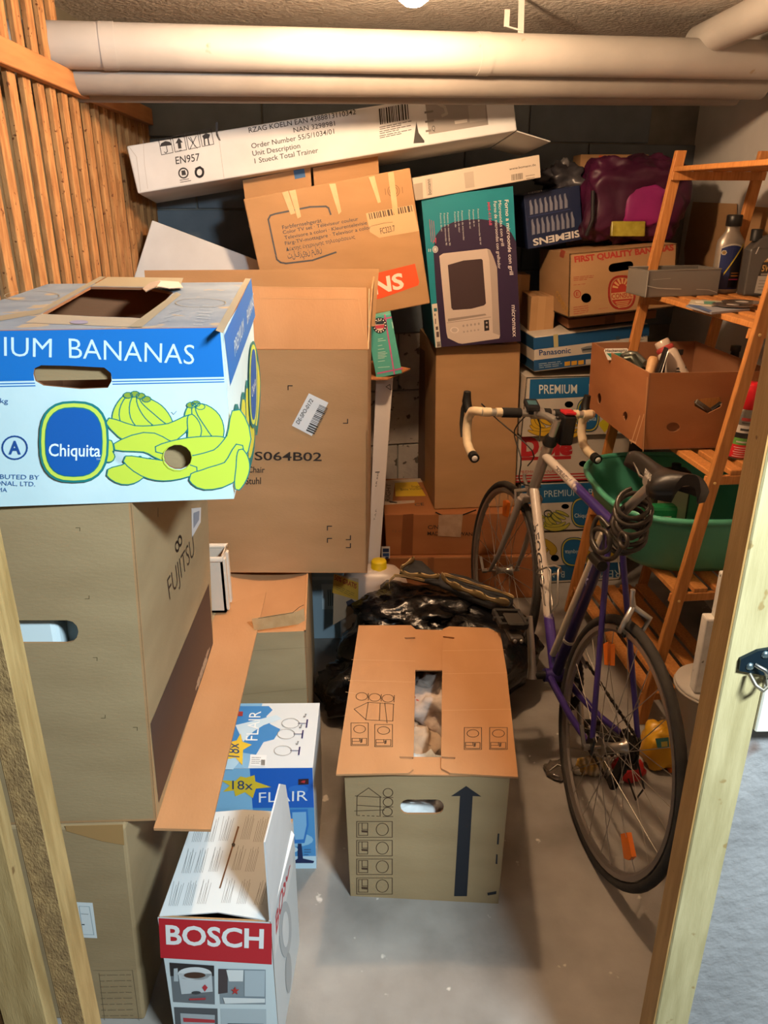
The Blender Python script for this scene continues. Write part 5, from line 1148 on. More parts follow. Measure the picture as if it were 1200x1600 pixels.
F = Face(b1+V((xa, ya-.0005, 0)), b1+V((xb, ya-.0005, 0)), b1+V((xa, ya-.0005, hh_))); P = Print(F)
W_, H2 = F.w, F.h
def fr(*pts): return [(a*W_, b*H2) for a, b in pts]
P.raw(fr((.30, .05), (.95, .02), (.98, .30), (.33, .30)), [[0, 1, 2, 3]], '#A9A59E', 1); P.raw(fr((.33, .30), (.98, .30), (.98, .52), (.40, .50)), [[0, 1, 2, 3]], '#2A2725', 1)
P.raw(fr((.42, .50), (.98, .52), (.98, .68), (.72, .68)), [[0, 1, 2, 3]], '#B98C4A', 1); P.raw(fr((.68, .57), (.96, .58), (.96, .67), (.70, .66)), [[0, 1, 2, 3]], '#D9D3CB', 2)
def ftext(t_, a0, b0_, a1, h, col, l=3, bold=.01):
    vs, fs = text_mesh(t_, bold); P.raw([(a0*W_+(a1-a0)*W_*u, b0_*H2+h*H2*v) for u, v in vs], fs, col, l)
ftext('LIQUI', .70, .625, .95, .04, '#33445E'); ftext('MOLY', .70, .58, .95, .04, '#C23038'); ftext('5W-30', .40, .37, .92, .09, '#C79A52', 3, .02)
P.raw(fr((.5, .53), (.92, .54), (.92, .56), (.5, .55)), [[0, 1, 2, 3]], '#D9D3CB', 3); P.raw(fr((.40, .31), (.93, .31), (.93, .34), (.40, .34)), [[0, 1, 2, 3]], '#7E7A74', 3)
for k in range(4): P.raw(fr((.38, .09+k*.045), (.88, .085+k*.045), (.88, .10+k*.045), (.38, .105+k*.045)), [[0, 1, 2, 3]], '#8A867F', 3)
P.raw(fr((.13, .62), (.19, .72), (.22, .72), (.16, .62)), [[0, 1, 2, 3]], '#C9C5C0', 3); P.done('label', t)
b3 = b1+V((.15, -.03, 0)); t = thing('oil_canister', 'grey canister with blue cap label nearest the door post', 'canister', b3)
part('body', MB().hexa([b3+V((x, y, z)) for x in (-.06, .05) for y in (-.04, .04) for z in (0, .19)], 0, .01, 3), ink('#8A857C', .4), t)
part('neck', MB().lathe([(.034, .18), (.03, .2), (.02, .215), (.02, .24)], b3, (0, 0, 1), 24), ink('#8A857C', .4), t)
F = Face(b3+V((-.06, -.0405, 0)), b3+V((.05, -.0405, 0)), b3+V((-.06, -.0405, .19))); P = Print(F); P.rect(.05, .62, .95, .97, '#24356E').rect(.05, .1, .95, .58, '#A39C90').rect(.1, .3, .8, .36, '#5A6A80', 2); P.done('label', t)
# discs and papers
pz = shelf_at('e4', 760, 1320); t = thing('booklet', 'blue booklet lying flat on the upper rack shelf', 'booklet', pz)
Zp = Face(V((0, 0, ZT+.0065)), V((1, 0, ZT+.0065)), V((0, 1, ZT+.0065)))
mb = MB(); mb.slab(Zp.P('e4', [(560, 1285), (690, 1240), (1000, 1270), (1060, 1310), (760, 1340), (700, 1325)]), [], Zp.at, .006); part('pages', mb, ink('#8B8D96', .5), t)
P = Print(Zp, 'e4'); P.poly([(565, 1285), (625, 1270), (765, 1330), (735, 1338)], '#4A6088'); P.done('cover_print', t)
Zc = Face(V((0, 0, ZT+.010)), V((1, 0, ZT+.010)), V((0, 1, ZT+.010)))
t = thing('card_packet', 'colourful flat packet of blue, green and white on the booklet', 'packet', shelf_at('e4', 720, 1265)+V((0, 0, .006)))
mb = MB(); mb.slab(Zc.P('e4', [(580, 1268), (600, 1240), (860, 1250), (880, 1275), (760, 1288)]), [], Zc.at, .003); part('packet', mb, ink('#B9B09A', .4), t)
P = Print(Zc, 'e4'); P.poly([(630, 1252), (690, 1250), (700, 1272), (640, 1272)], '#D9D4C8').poly([(700, 1255), (790, 1258), (780, 1278), (700, 1276)], '#4E8A78').poly([(770, 1262), (860, 1266), (850, 1280), (780, 1282)], '#2A335E'); P.done('printing', t)
for k, (x_, y_, lb) in enumerate(((920, 1310, 'shiny compact disc on the booklet, the left one'), (990, 1296, 'shiny compact disc on the booklet, the right one overlapping'))):
    c_ = shelf_at('e4', x_, y_)+V((0, 0, .0105+.0035*k)); t = thing('compact_disc', lb, 'disc', c_)
    n = 28; mb = MB(); vs = [c_+V((r_*math.cos(2*PI*j/n), r_*math.sin(2*PI*j/n), h)) for h in (0, .0014) for r_ in (.0075, .06) for j in range(n)]
    mb.add(vs, [[j, (j+1) % n, n+(j+1) % n, n+j][::-1] for j in range(n)]+[[2*n+j, 2*n+(j+1) % n, 3*n+(j+1) % n, 3*n+j] for j in range(n)]+[[n+j, n+(j+1) % n, 3*n+(j+1) % n, 3*n+j] for j in range(n)]); part('disc', mb, ink('#8C7E74', .2, .7), t)
    part('hub', MB().lathe([(.019, .0016), (.0085, .0018)], c_, (0, 0, 1), 24), ink('#C7BFB8', .3), t)
# flattened cartons leaning behind the bottles
for pts, X, lb in (([(612, 478), (950, 492), (930, 1260), (560, 1235), (545, 840)], 1.452, 'flattened brown carton sheet behind the oil bottles, the farther one'), ([(1040, 508), (1110, 516), (1300, 530), (1300, 1300), (960, 1290), (960, 740)], 1.440, 'flattened brown carton sheet behind the oil bottles, the nearer one')):
    Fx = Face(V((X, 4, 0)), V((X, 3, 0)), V((X, 4, 1))); mb = MB(); mb.slab(Fx.P('e4', pts), [], Fx.at, .005, 0, 1)
    solo('cardboard_sheet', mb, [KRAFT, KRAFT_DARK], lb, 'cardboard')
# dim things under the upper tier, standing on the shelf behind the tool carton
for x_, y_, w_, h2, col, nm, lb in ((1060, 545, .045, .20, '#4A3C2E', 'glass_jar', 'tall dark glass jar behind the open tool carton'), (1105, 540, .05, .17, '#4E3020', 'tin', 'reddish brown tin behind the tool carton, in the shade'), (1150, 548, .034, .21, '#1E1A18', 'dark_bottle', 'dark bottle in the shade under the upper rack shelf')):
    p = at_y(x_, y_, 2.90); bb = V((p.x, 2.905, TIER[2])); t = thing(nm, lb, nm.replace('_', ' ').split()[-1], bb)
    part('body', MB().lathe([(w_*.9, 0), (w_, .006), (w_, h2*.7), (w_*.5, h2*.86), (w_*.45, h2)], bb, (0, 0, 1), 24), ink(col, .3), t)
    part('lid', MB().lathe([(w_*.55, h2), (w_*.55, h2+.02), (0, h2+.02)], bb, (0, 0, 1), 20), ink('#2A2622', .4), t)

# ---- green basin on the third tier
GB = nmat('green_plastic', '#4C9D80', '#55A88A', 4, 3, .35, spec=.5)
bz0, bz1 = TIER[1], TIER[1]+.215; cx, cy = 1.075, 2.50
t = thing('basin', 'green plastic laundry basin on the rack beneath the tool carton', 'basin', (cx, cy, bz0))
def sup(rx, ry, z, n=48, p=2.9, ox=0, oy=0):
    out = []
    for k in range(n):
        a = 2*PI*k/n; c_, s_ = math.cos(a), math.sin(a)
        out.append(V((cx+ox+rx*math.copysign(abs(c_)**(2/p), c_), cy+oy+ry*math.copysign(abs(s_)**(2/p), s_), z)))
    return out
def loft(rings, mb, smooth=True):
    n = len(rings[0]); mb.add([p for r_ in rings for p in r_], [[i*n+k, i*n+(k+1) % n, (i+1)*n+(k+1) % n, (i+1)*n+k] for i in range(len(rings)-1) for k in range(n)], 0, smooth); return mb
RX, RY = .305, .355
prof = [(.62, 0), (.70, .004), (.76, .03), (.83, .10), (.89, .17), (.925, .212)]
mb = loft([sup(RX*a, RY*a, bz0+h) for a, h in prof]+[sup(RX*(a-.015), RY*(a-.015), bz0+max(h, .005)) for a, h in prof[::-1]], MB())
bt = sup(RX*.62, RY*.62, bz0); mb.add(bt, [list(range(len(bt)))[::-1]]); bt = sup(RX*.605, RY*.605, bz0+.005); mb.add(bt, [list(range(len(bt)))])
part('body', mb, GB, t)
part('rim', MB().tube(sup(RX*.955, RY*.955, bz1), .011, 8, 0, True), GB, t)
part('handle', MB().tube(sup(RX*.93, RY*.93, bz1-.026)[40:48]+sup(RX*.93, RY*.93, bz1-.026)[0:1], .006, 6), GB, t)
b_ = V((1.0, 2.42, bz0+.008)); t = thing('green_packet', 'green plastic packet standing in the basin', 'packet', b_)
part('body', MB().hexa([b_+V((x, y, z)) for x in (-.07, .045) for y in (-.025, .025) for z in (0, .165)], 0, .012, 2), ink('#1E7A46', .4), t)
F = Face(b_+V((-.07, -.0258, 0)), b_+V((.045, -.0258, 0)), b_+V((-.07, -.0258, .165))); P = Print(F); P.rect(.1, .1, .9, .5, '#CFC7B4').rect(.2, .6, .8, .8, '#DAD7C2'); P.done('label', t)
b_ = V((1.06, 2.50, bz0+.008)); t = thing('beige_carton', 'beige drinks carton standing in the basin', 'box', b_)
part('body', MB().hexa([b_+V((x, y, z)) for x in (-.04, .045) for y in (-.03, .03) for z in (0, .20)], 0, .006, 2), ink('#B3A28C', .5), t); part('cap', MB().lathe([(.012, .2), (.012, .215), (0, .215)], b_, (0, 0, 1), 16), ink('#8A7A66', .5), t)
b_ = V((1.10, 2.60, bz0+.008)); t = thing('dark_canister', 'dark olive canister behind the beige carton in the basin', 'canister', b_)
part('body', MB().hexa([b_+V((x, y, z)) for x in (-.09, .055) for y in (-.04, .04) for z in (0, .23)], 0, .02, 3), ink('#3A3B2E', .4), t); part('cap', MB().lathe([(.016, .23), (.016, .25), (0, .25)], b_, (0, 0, 1), 16), BLACK, t)

# ---- styrofoam and what is on the floor by the rack
FOAM = nmat('old_polystyrene', '#E4DFD6', '#F0ECE4', 30, 4, .9, .4, 120, spots=('#8E8674', 40, .70))
fb = .30; p = at_y(1098, 1080, 1.86)
t = thing('foam_packing', 'white polystyrene packing piece standing behind the right door post', 'packaging', (p.x+.06, 1.90, fb))
xl = at_y(1098, 990, 1.86).x+.02
part('tall_piece', MB().box((xl+.012, 1.87, fb+.02), (xl+.20, 1.90, at_y(1112, 898, 1.87).z), 0, .006), FOAM, t)
part('step', MB().box((xl-.012, 1.865, fb), (xl+.10, 1.905, at_y(1100, 968, 1.865).z), 0, .006), FOAM, t)
t = thing('grey_tub', 'pale grey plastic tub on the floor under the polystyrene', 'tub', (xl+.06, 1.91, 0))
part('body', MB().lathe([(.085, 0), (.09, .005), (.105, .285), (.108, .286), (.108, .298), (0, .2985)], (xl+.07, 1.92, 0), (0, 0, 1), 32), ink('#C9C2B8', .5), t)
part('rim', MB().tube([V((xl+.07+.109*math.cos(2*PI*k/32), 1.92+.109*math.sin(2*PI*k/32), .285)) for k in range(32)], .004, 6, 0, True), ink('#B3A99D', .5), t)
YB = nmat('yellow_film', '#D59A1E', '#E0AA2C', 6, 4, .35, .4, 30)
yb = at_z(1032, 1200, 0); yb = V((yb.x+.01, yb.y+.02, 0))
t = thing('yellow_bag', 'yellow plastic bag of goods on the floor behind the rear wheel', 'bag', yb)
part('body', blob(yb+V((0, 0, .07)), (.07, .05, .075), 11, .2, 2.5, 28, 18, 3, .08, .002), YB, t)
F = Face(yb+V((-.05, -.056, .07)), yb+V((.05, -.056, .07)), yb+V((-.05, -.042, .15))); P = Print(F, 'e7'); P.poly([(315, 765), (420, 755), (425, 835), (335, 845)], '#3E7C78', 8).poly([(360, 790), (410, 785), (412, 825), (365, 830)], '#C9B45A', 9); P.done('label', t)
o_ = at_z(1062, 1212, 0); t = thing('orange_wedge', 'bright orange plastic piece on the floor right of the yellow bag', 'plastic piece', o_)
part('body', MB().hexa([o_+V(p) for p in ((-.03, .01, 0), (.0, .02, .055), (-.03, .05, 0), (.0, .06, .055), (.03, .01, 0), (.012, .02, .06), (.03, .05, 0), (.012, .06, .06))], 0, .004), ink('#E87A1E', .4), t); part('rib', MB().bar(o_+V((-.015, .012, .004)), o_+V((.004, .02, .05)), .006, .004), ink('#D2691A', .4), t)
rp = at_z(984, 1226, 0)+V((0, .03, 0)); t = thing('red_packet', 'small red and white packet on the floor below the rear hub', 'packet', rp)
part('body', blob(rp+V((0, 0, .03)), (.05, .035, .03), 5, .3, 2.5, 20, 12, 3, .1, .001), ink('#B3262A', .4), t); part('white_end', blob(rp+V((-.04, -.005, .018)), (.022, .03, .018), 6, .3, 2.5, 16, 10, 3, .1, .001), ink('#D2CCC4', .5), t)
sp = at_z(926, 1212, 0)+V((0, .02, 0)); t = thing('striped_sponge', 'small yellow and white striped packet on the floor left of the rear hub', 'packet', sp)
part('body', blob(sp+V((0, 0, .02)), (.045, .03, .02), 8, .25, 2.5, 20, 12, 3, .1, .001), nmat('striped_yellow', '#C79A32', '#D8D0BE', 20, 3, .5, wave=(18, 2, .6)), t); part('tip', blob(sp+V((-.045, -.01, .012)), (.016, .014, .012), 9, .2, 2, 12, 8, 2.4, 0, .001), ink('#C9C2B4', .5), t)
pw = at_z(872, 1206, 0); t = thing('plastic_wrapper', 'clear crumpled plastic wrapper on the floor left of the rear wheel', 'wrapper', pw)
part('film', blob(pw+V((0, 0, .006)), (.042, .045, .006), 21, .3, 3, 30, 12, 2.2, .15, .001), ink('#8C8074', .15, 0, .9, trans=.6), t); part('fold_or_shade', MB().tube([pw+V((-.03, -.01, .014)), pw+V((0, .015, .016)), pw+V((.035, .0, .012))], .0016, 6), ink('#D6CEC2', .2), t)

# ---- purple bag and dark bags on the right pile
PUR = nmat('purple_nylon', '#360C26', '#481334', 5, 4, .45, .25, 40)
pc = V((1.045, 3.30, 1.62)); t = thing('purple_bag', 'bulging purple nylon bag with pink pocket on the brown banana box', 'bag', (pc.x, pc.y, 1.46))
part('body', blob(pc, (.205, .14, .165), 3, .2, 1.8, 72, 44, 3.6, .05, None, .22), PUR, t)
F = Face(V((.80, pc.y-.165, 1.40)), V((1.25, pc.y-.165, 1.40)), V((.80, pc.y-.165, 1.8)))
part('pocket', blob(V((F.at(*F.P('g2', [(910, 330)])[0]).x, pc.y-.10, F.at(*F.P('g2', [(910, 350)])[0]).z)), (.085, .040, .075), 6, .15, 2.5, 32, 20, 4, .08), nmat('magenta_nylon', '#7E1A5C', '#8F236A', 6, 4, .45, .2, 40), t, 'magenta pocket')
pp = F.at(*F.P('g2', [(790, 510)])[0])
part('yellow_patch', MB().hexa([V((pp.x+x, pc.y-.152+y+.012*z_, pp.z+z)) for x in (-.066, .066) for y in (0, .02) for z_, z in ((0, -.025), (1, .03))], 0, .004), nmat('crinkled_yellow_film', '#8E8028', '#A89A3C', 30, 4, .3, .8, 50), t, 'crinkled yellow patch')
part('strap', MB().tube([V((pp.x-.16, pc.y-.14, 1.50)), V((pp.x-.145, pc.y-.155, 1.56)), V((pp.x-.15, pc.y-.14, 1.66))], .008, 8), ink('#1E1A1E', .6), t)
t = thing('carton', 'small brown carton with orange mark at the back behind the purple bag', 'box', (1.0, 3.52, 1.24)); part('body', MB().box((.88, 3.47, 1.245), (1.16, 3.60, 1.80), 0, .003), KRAFT, t); part('orange_mark', MB().box((.955, 3.4685, 1.755), (1.03, 3.4695, 1.795)), ink('#C8562C', .6), t)
sb = V((.80, 3.40, 1.70)); t = thing('plastic_bag', 'crumpled grey and black plastic bag on top of the dark blue lamp box', 'bag', (sb.x, sb.y, 1.66))
part('body', blob(sb, (.10, .07, .065), 14, .5, 2.4, 32, 20, 2.2, .25, None, .2), nmat('dull_black_film', '#26242A', '#4A484C', 5, 4, .3, .5, 30), t); part('knot', blob(sb+V((.0, 0, .06)), (.02, .02, .025), 15, .3, 3, 12, 8, 2.2), ink('#6A686A', .3), t)

# ---- canister, bin bag, jacket on the floor in the middle
cn = V((.02, 2.62, 0)); CANM = nmat('milky_plastic', '#BFAEA2', '#CDBDB1', 5, 3, .35, spec=.5)
t = thing('canister', 'milky plastic canister with yellow screw cap behind the bin bag', 'canister', cn)
hw, hd = .135, .085
mb = MB(); rings = []
for a, h in ((.93, 0), (1, .012), (1, .20), (.97, .25), (.86, .30), (.62, .335), (.34, .345)):
    rings.append([cn+V((hw*a*math.copysign(abs(math.cos(u))**.6, math.cos(u)), hd*a*math.copysign(abs(math.sin(u))**.6, math.sin(u)), h)) for u in [2*PI*k/40 for k in range(40)]])
loft(rings, mb); mb.add(rings[-1], [list(range(40))]); part('body', mb, CANM, t)
cpx = at_y(592, 880, 2.62); cap0 = V((cpx.x, cn.y, .325))
part('cap', MB().lathe([(.030, 0), (.036, .004), (.036, .016), (.030, .02), (.029, .045), (.026, .05), (0, .05)], cap0, (0, 0, 1), 28), ink('#E2C21E', .4), t)
part('neck', MB().lathe([(.042, -.03), (.032, .0), (.030, .006)], cap0, (0, 0, 1), 24), CANM, t)
F = Face(cn+V((-.12, -hd-.001, .0)), cn+V((.1, -hd-.001, 0)), cn+V((-.12, -hd-.001, .3))); P = Print(F, 'g4')
P.poly([(682, 100), (826, 128), (824, 310), (676, 400)], '#B0967C').poly([(682, 100), (826, 150), (824, 255), (672, 210)], '#C79A3A', 2).text('50% GRATIS', (684, 132), (812, 186), (688, 104), '#9C2F26', 3, .02)
P.para((696, 165), (800, 215), (690, 185), 3, '#7A6A3A', 3, .3, 3, 4).poly([(752, 262), (785, 246), (805, 262), (790, 290), (762, 290)], '#3E3A44', 3).line([(780, 285), (800, 312)], 1.6, '#3E3A44', 3); P.done('label', t)
BAGM = nmat('black_bin_bag_film', '#08080A', '#131316', 4, 4, .22, .55, 26, dist=.012, spec=.6)
t = thing('bin_bag', 'full shiny black bin bag slumped behind the moving box', 'bag', (.18, 2.42, 0))
part('body', blob((.245, 2.42, .13), (.36, .30, .20), 4, .2, 1.6, 90, 54, 2.0, .05, .002, .12), BAGM, t)
part('gathered_neck', blob((-.04, 2.25, .07), (.14, .14, .10), 9, .3, 2.0, 50, 30, 2.3, .08, .002, .2), BAGM, t)
part('crumpled_top', blob((.16, 2.42, .285), (.20, .15, .05), 17, .4, 2.2, 50, 26, 2.2, .12, None, .25), BAGM, t)
JK = nmat('black_quilted_cloth', '#2E2E30', '#403F40', 8, 5, .9, .4, 70); BG = nmat('beige_binding', '#B89A68', '#CBAE7C', 12, 4, .85, .3, 60)
t = thing('jacket', 'black jacket with beige edging thrown over the bin bag', 'jacket', (.33, 2.55, .38))
def jp(x, y, d_): return at_y(*q('g5', x, y), d_-.10)
def strip(rows, mb, th=.012):
    n = len(rows[0]); vs = [p for r_ in rows for p in r_]; lo2 = [p-V((0, 0, th)) for p in vs]; N_ = len(vs); fs = []
    for i in range(len(rows)-1):
        for j in range(n-1): a = i*n+j; fs += [[a, a+1, a+n+1, a+n], [a+N_, a+n+N_, a+n+1+N_, a+1+N_]]
    bd = [j for j in range(n)]+[i*n+n-1 for i in range(1, len(rows))]+[(len(rows)-1)*n+j for j in range(n-2, -1, -1)]+[i*n for i in range(len(rows)-2, 0, -1)]
    for a, b in zip(bd, bd[1:]+bd[:1]): fs.append([a, a+N_, b+N_, b])
    mb.add(vs+lo2, fs, 0, True); return mb
# collar standing at the left, body falling to the right
r1 = [jp(470, 735, 2.66), jp(540, 745, 2.67), jp(600, 800, 2.66), jp(650, 850, 2.64), jp(700, 855, 2.62)]
r2 = [jp(380, 800, 2.60), jp(470, 800, 2.60), jp(560, 835, 2.60), jp(640, 862, 2.59), jp(720, 870, 2.57)]
r3 = [jp(350, 850, 2.55), jp(450, 870, 2.55), jp(560, 900, 2.54), jp(680, 930, 2.53), jp(800, 960, 2.52)]
part('collar', strip([r1, r2, r3], MB(), .015), JK, t)
s1 = [jp(690, 852, 2.62), jp(800, 850, 2.62), jp(920, 875, 2.62), jp(1060, 935, 2.60), jp(1200, 985, 2.58), jp(1320, 1040, 2.56)]
s2 = [jp(690, 880, 2.57), jp(790, 890, 2.56), jp(900, 920, 2.56), jp(1040, 975, 2.54), jp(1180, 1030, 2.52), jp(1320, 1075, 2.51)]
s3 = [jp(690, 925, 2.52), jp(770, 960, 2.51), jp(860, 1010, 2.50), jp(980, 1060, 2.48), jp(1120, 1110, 2.46), jp(1290, 1120, 2.47)]
part('body', strip([s1, s2, s3], MB(), .02), JK, t)
def ribbon(pts, w_, th=.004):
    sm = []
    for i in range(len(pts)-1):
        p0, p1, p2, p3 = pts[max(i-1, 0)], pts[i], pts[i+1], pts[min(i+2, len(pts)-1)]
        for k in range(5): u = k/5; sm.append(.5*((2*p1)+(p2-p0)*u+(2*p0-5*p1+4*p2-p3)*u*u+(3*p1-p0-3*p2+p3)*u**3))
    sm.append(pts[-1]); up_ = V((0, -.45, .9)); n_ = len(sm)
    wv = [w_*(.75+.35*math.sin(i*.9))*(1 if 0 < i < n_-1 else .5) for i in range(n_)]
    return strip([[p+V((0, -.010, .014))+up_*a for p, a in zip(sm, wv)], [p+V((0, -.017, .019)) for p in sm], [p+V((0, -.016, .018))-up_*a for p, a in zip(sm, wv)]], MB(), .006)
for pts, w_ in (([jp(478, 738, 2.65), jp(400, 790, 2.595), jp(355, 830, 2.57), jp(372, 862, 2.555), jp(460, 878, 2.55), jp(580, 890, 2.545), jp(690, 888, 2.56)], .015), ([jp(700, 878, 2.57), jp(760, 940, 2.53), jp(850, 985, 2.51), jp(1000, 1040, 2.49), jp(1140, 1090, 2.475), jp(1280, 1115, 2.47)], .020),
                ([jp(720, 872, 2.58), jp(820, 900, 2.56), jp(940, 940, 2.55), jp(1080, 985, 2.53), jp(1230, 1030, 2.52), jp(1320, 1070, 2.50)], .008), ([jp(300, 880, 2.50), jp(400, 890, 2.50), jp(560, 925, 2.49)], .005), ([jp(265, 985, 2.46), jp(262, 930, 2.47), jp(310, 885, 2.49)], .006)): part('edging', ribbon(pts, w_), BG, t, 'beige edging')

# ================================================================== racing bicycle leaning towards the rack
BX, BY, BPH, BLN = .584, 1.588, .115, .105
fv = V((-math.sin(BPH), math.cos(BPH), 0)); rv = V((math.cos(BPH), math.sin(BPH), 0)); zv = V((0, 0, 1))
uv_ = zv*math.cos(BLN)+rv*math.sin(BLN); lv = -rv*math.cos(BLN)+zv*math.sin(BLN)
BM = Matrix(((fv.x, lv.x, uv_.x, BX), (fv.y, lv.y, uv_.y, BY), (fv.z, lv.z, uv_.z, 0), (0, 0, 0, 1)))
bike = thing('bicycle', 'white and purple racing bicycle with drop bars leaning beside the rack', 'bicycle', None, None, BM)
def W(u, w_, v): return BM @ V((u, w_, v))          # forward, left, up
HT, HB = V((.805, 0, .893)), V((.869, 0, .711)); BB = V((.405, 0, .283)); SC_ = V((.255, 0, .862)); RH = V((0, 0, .338)); FH = V((1.018, 0, .338))
hax = (HT-HB).normalized(); STEER = .075
def St(u, w_, v):
    p = V((u, w_, v)); return BM @ (HB+Matrix.Rotation(STEER, 3, hax) @ (p-HB))
def Wv(p): return BM @ p
WHT = ink('#C6BAAE', .3, .15, .5, coat=.3); PRP = ink('#35246A', .35, .2, .5, coat=.3); NVY = ink('#1D1748', .35, .1, .5, coat=.3); SIL = ink('#A29A92', .3, .5)
def fade(name, a, b, c0, c1):
    m = bpy.data.materials.new(name); m.use_nodes = True; N, L = m.node_tree.nodes, m.node_tree.links; bs = N['Principled BSDF']; bs.inputs['Roughness'].default_value = .3; bs.inputs['Coat Weight'].default_value = .3
    tc = N.new('ShaderNodeTexCoord'); d = b-a; vm = N.new('ShaderNodeVectorMath'); vm.operation = 'DOT_PRODUCT'; vm.inputs[1].default_value = d.normalized()
    L.new(tc.outputs['Object'], vm.inputs[0]); mr = N.new('ShaderNodeMapRange'); mr.inputs[1].default_value = a.dot(d.normalized()); mr.inputs[2].default_value = b.dot(d.normalized())
    nz = N.new('ShaderNodeTexNoise'); nz.inputs['Scale'].default_value = 55; L.new(tc.outputs['Object'], nz.inputs['Vector'])
    L.new(vm.outputs['Value'], mr.inputs[0]); rp_ = N.new('ShaderNodeValToRGB'); rp_.color_ramp.elements[0].position = .47; rp_.color_ramp.elements[1].position = .53; rp_.color_ramp.elements[0].color = lin(c0); rp_.color_ramp.elements[1].color = lin(c1)
    ad = N.new('ShaderNodeMath'); ad.operation = 'ADD'; mu = N.new('ShaderNodeMath'); mu.operation = 'MULTIPLY_ADD'; mu.inputs[1].default_value = .25; mu.inputs[2].default_value = -.125
    L.new(nz.outputs['Fac'], mu.inputs[0]); L.new(mr.outputs[0], ad.inputs[0]); L.new(mu.outputs[0], ad.inputs[1]); L.new(ad.outputs[0], rp_.inputs[0]); L.new(rp_.outputs[0], bs.inputs['Base Color']); return m
TTM = fade('white_to_purple_top_tube', HT, SC_, '#C6BAAE', '#2E2068'); DTM = fade('white_to_purple_down_tube', HB.lerp(BB, .40), BB, '#C6BAAE', '#432C7E')
tt0, tt1 = HB+(HT-HB)*.80, SC_+V((0, 0, -.015)); dt0 = HB+(HT-HB)*.10
part('head_tube', MB().tube([Wv(HB-hax*.012), Wv(HT+hax*.01)], .018, 20), SIL, bike)
tt = part('top_tube', MB().tube([Wv(tt0), Wv(tt1)], .0145, 18), TTM, bike); dt = part('down_tube', MB().tube([Wv(dt0), Wv(BB)], .0165, 18), DTM, bike)
part('seat_tube', MB().tube([Wv(BB), Wv(SC_+(SC_-BB).normalized()*.02)], .0155, 18), NVY, bike)
part('pump', MB().tube([Wv(BB+V((.022, .012, .06))), Wv(SC_+V((.024, .012, -.05)))], [.0105, .0105], 14), ink('#C9BCA6', .4), bike, 'white frame pump along the seat tube')
part('bottom_bracket', MB().tube([Wv(BB+V((0, .036, 0))), Wv(BB-V((0, .036, 0)))], .021, 20), PRP, bike)
for s_ in (1, -1):
    part('seat_stay', MB().tube([Wv(SC_+V((-.012, .016*s_, -.03))), Wv(V((-.0, .062*s_, .365)))], [.0085, .007], 12), PRP, bike)
    part('chain_stay', MB().tube([Wv(BB+V((-.015, .022*s_, 0))), Wv(V((.18, .042*s_, .302))), Wv(V((.02, .062*s_, .338)))], [.011, .010, .0075], 12), PRP, bike)
    part('dropout', MB().hexa([W(u, .062*s_+d_, v) for u in (-.018, .022) for d_ in (-.003, .003) for v in (.322, .372)], 0, .003, 1), DARKSTEEL, bike)
def tube_text(t_, A, B, r_, side_up, col, par, h_, u0=.2, u1=.8, name='lettering'):
    """letters laid on a tube, facing the left side of the bicycle"""
    vs, fs = text_mesh(t_, .02); d = (B-A); L_ = d.length; d.normalize(); out = []
    sd = V(side_up); sd = (sd-d*sd.dot(d)).normalized(); up_ = d.cross(sd)
    for x, y in vs:
        s_ = u0*L_+(u1-u0)*L_*x; a = (y-.5)*h_/r_; out.append(Wv(A+d*s_+(sd*math.cos(a)+up_*math.sin(a))*(r_+.0006)))
    mb = MB(); mb.add(out, fs); part(name, mb, ink(col, .4), par)
tube_text('PEUGEOT', dt0, BB, .0165, (-.3, .9, .4), '#2A2526', dt, .020, .22, .62)
tube_text('VITUS SPORT', tt1, tt0, .0145, (0, .9, .5), '#4A4048', tt, .012, .56, .76)
tube_text('Mars', BB, SC_, .0155, (.2, .9, 0), '#A79AC0', bike, .016, .62, .74)
part('cable', MB().tube([Wv(SC_+V((.03, .016, -.03))), Wv(V((.20, .022, .70))), Wv(V((.14, .018, .68)))], .0016, 6), DARKSTEEL, bike)
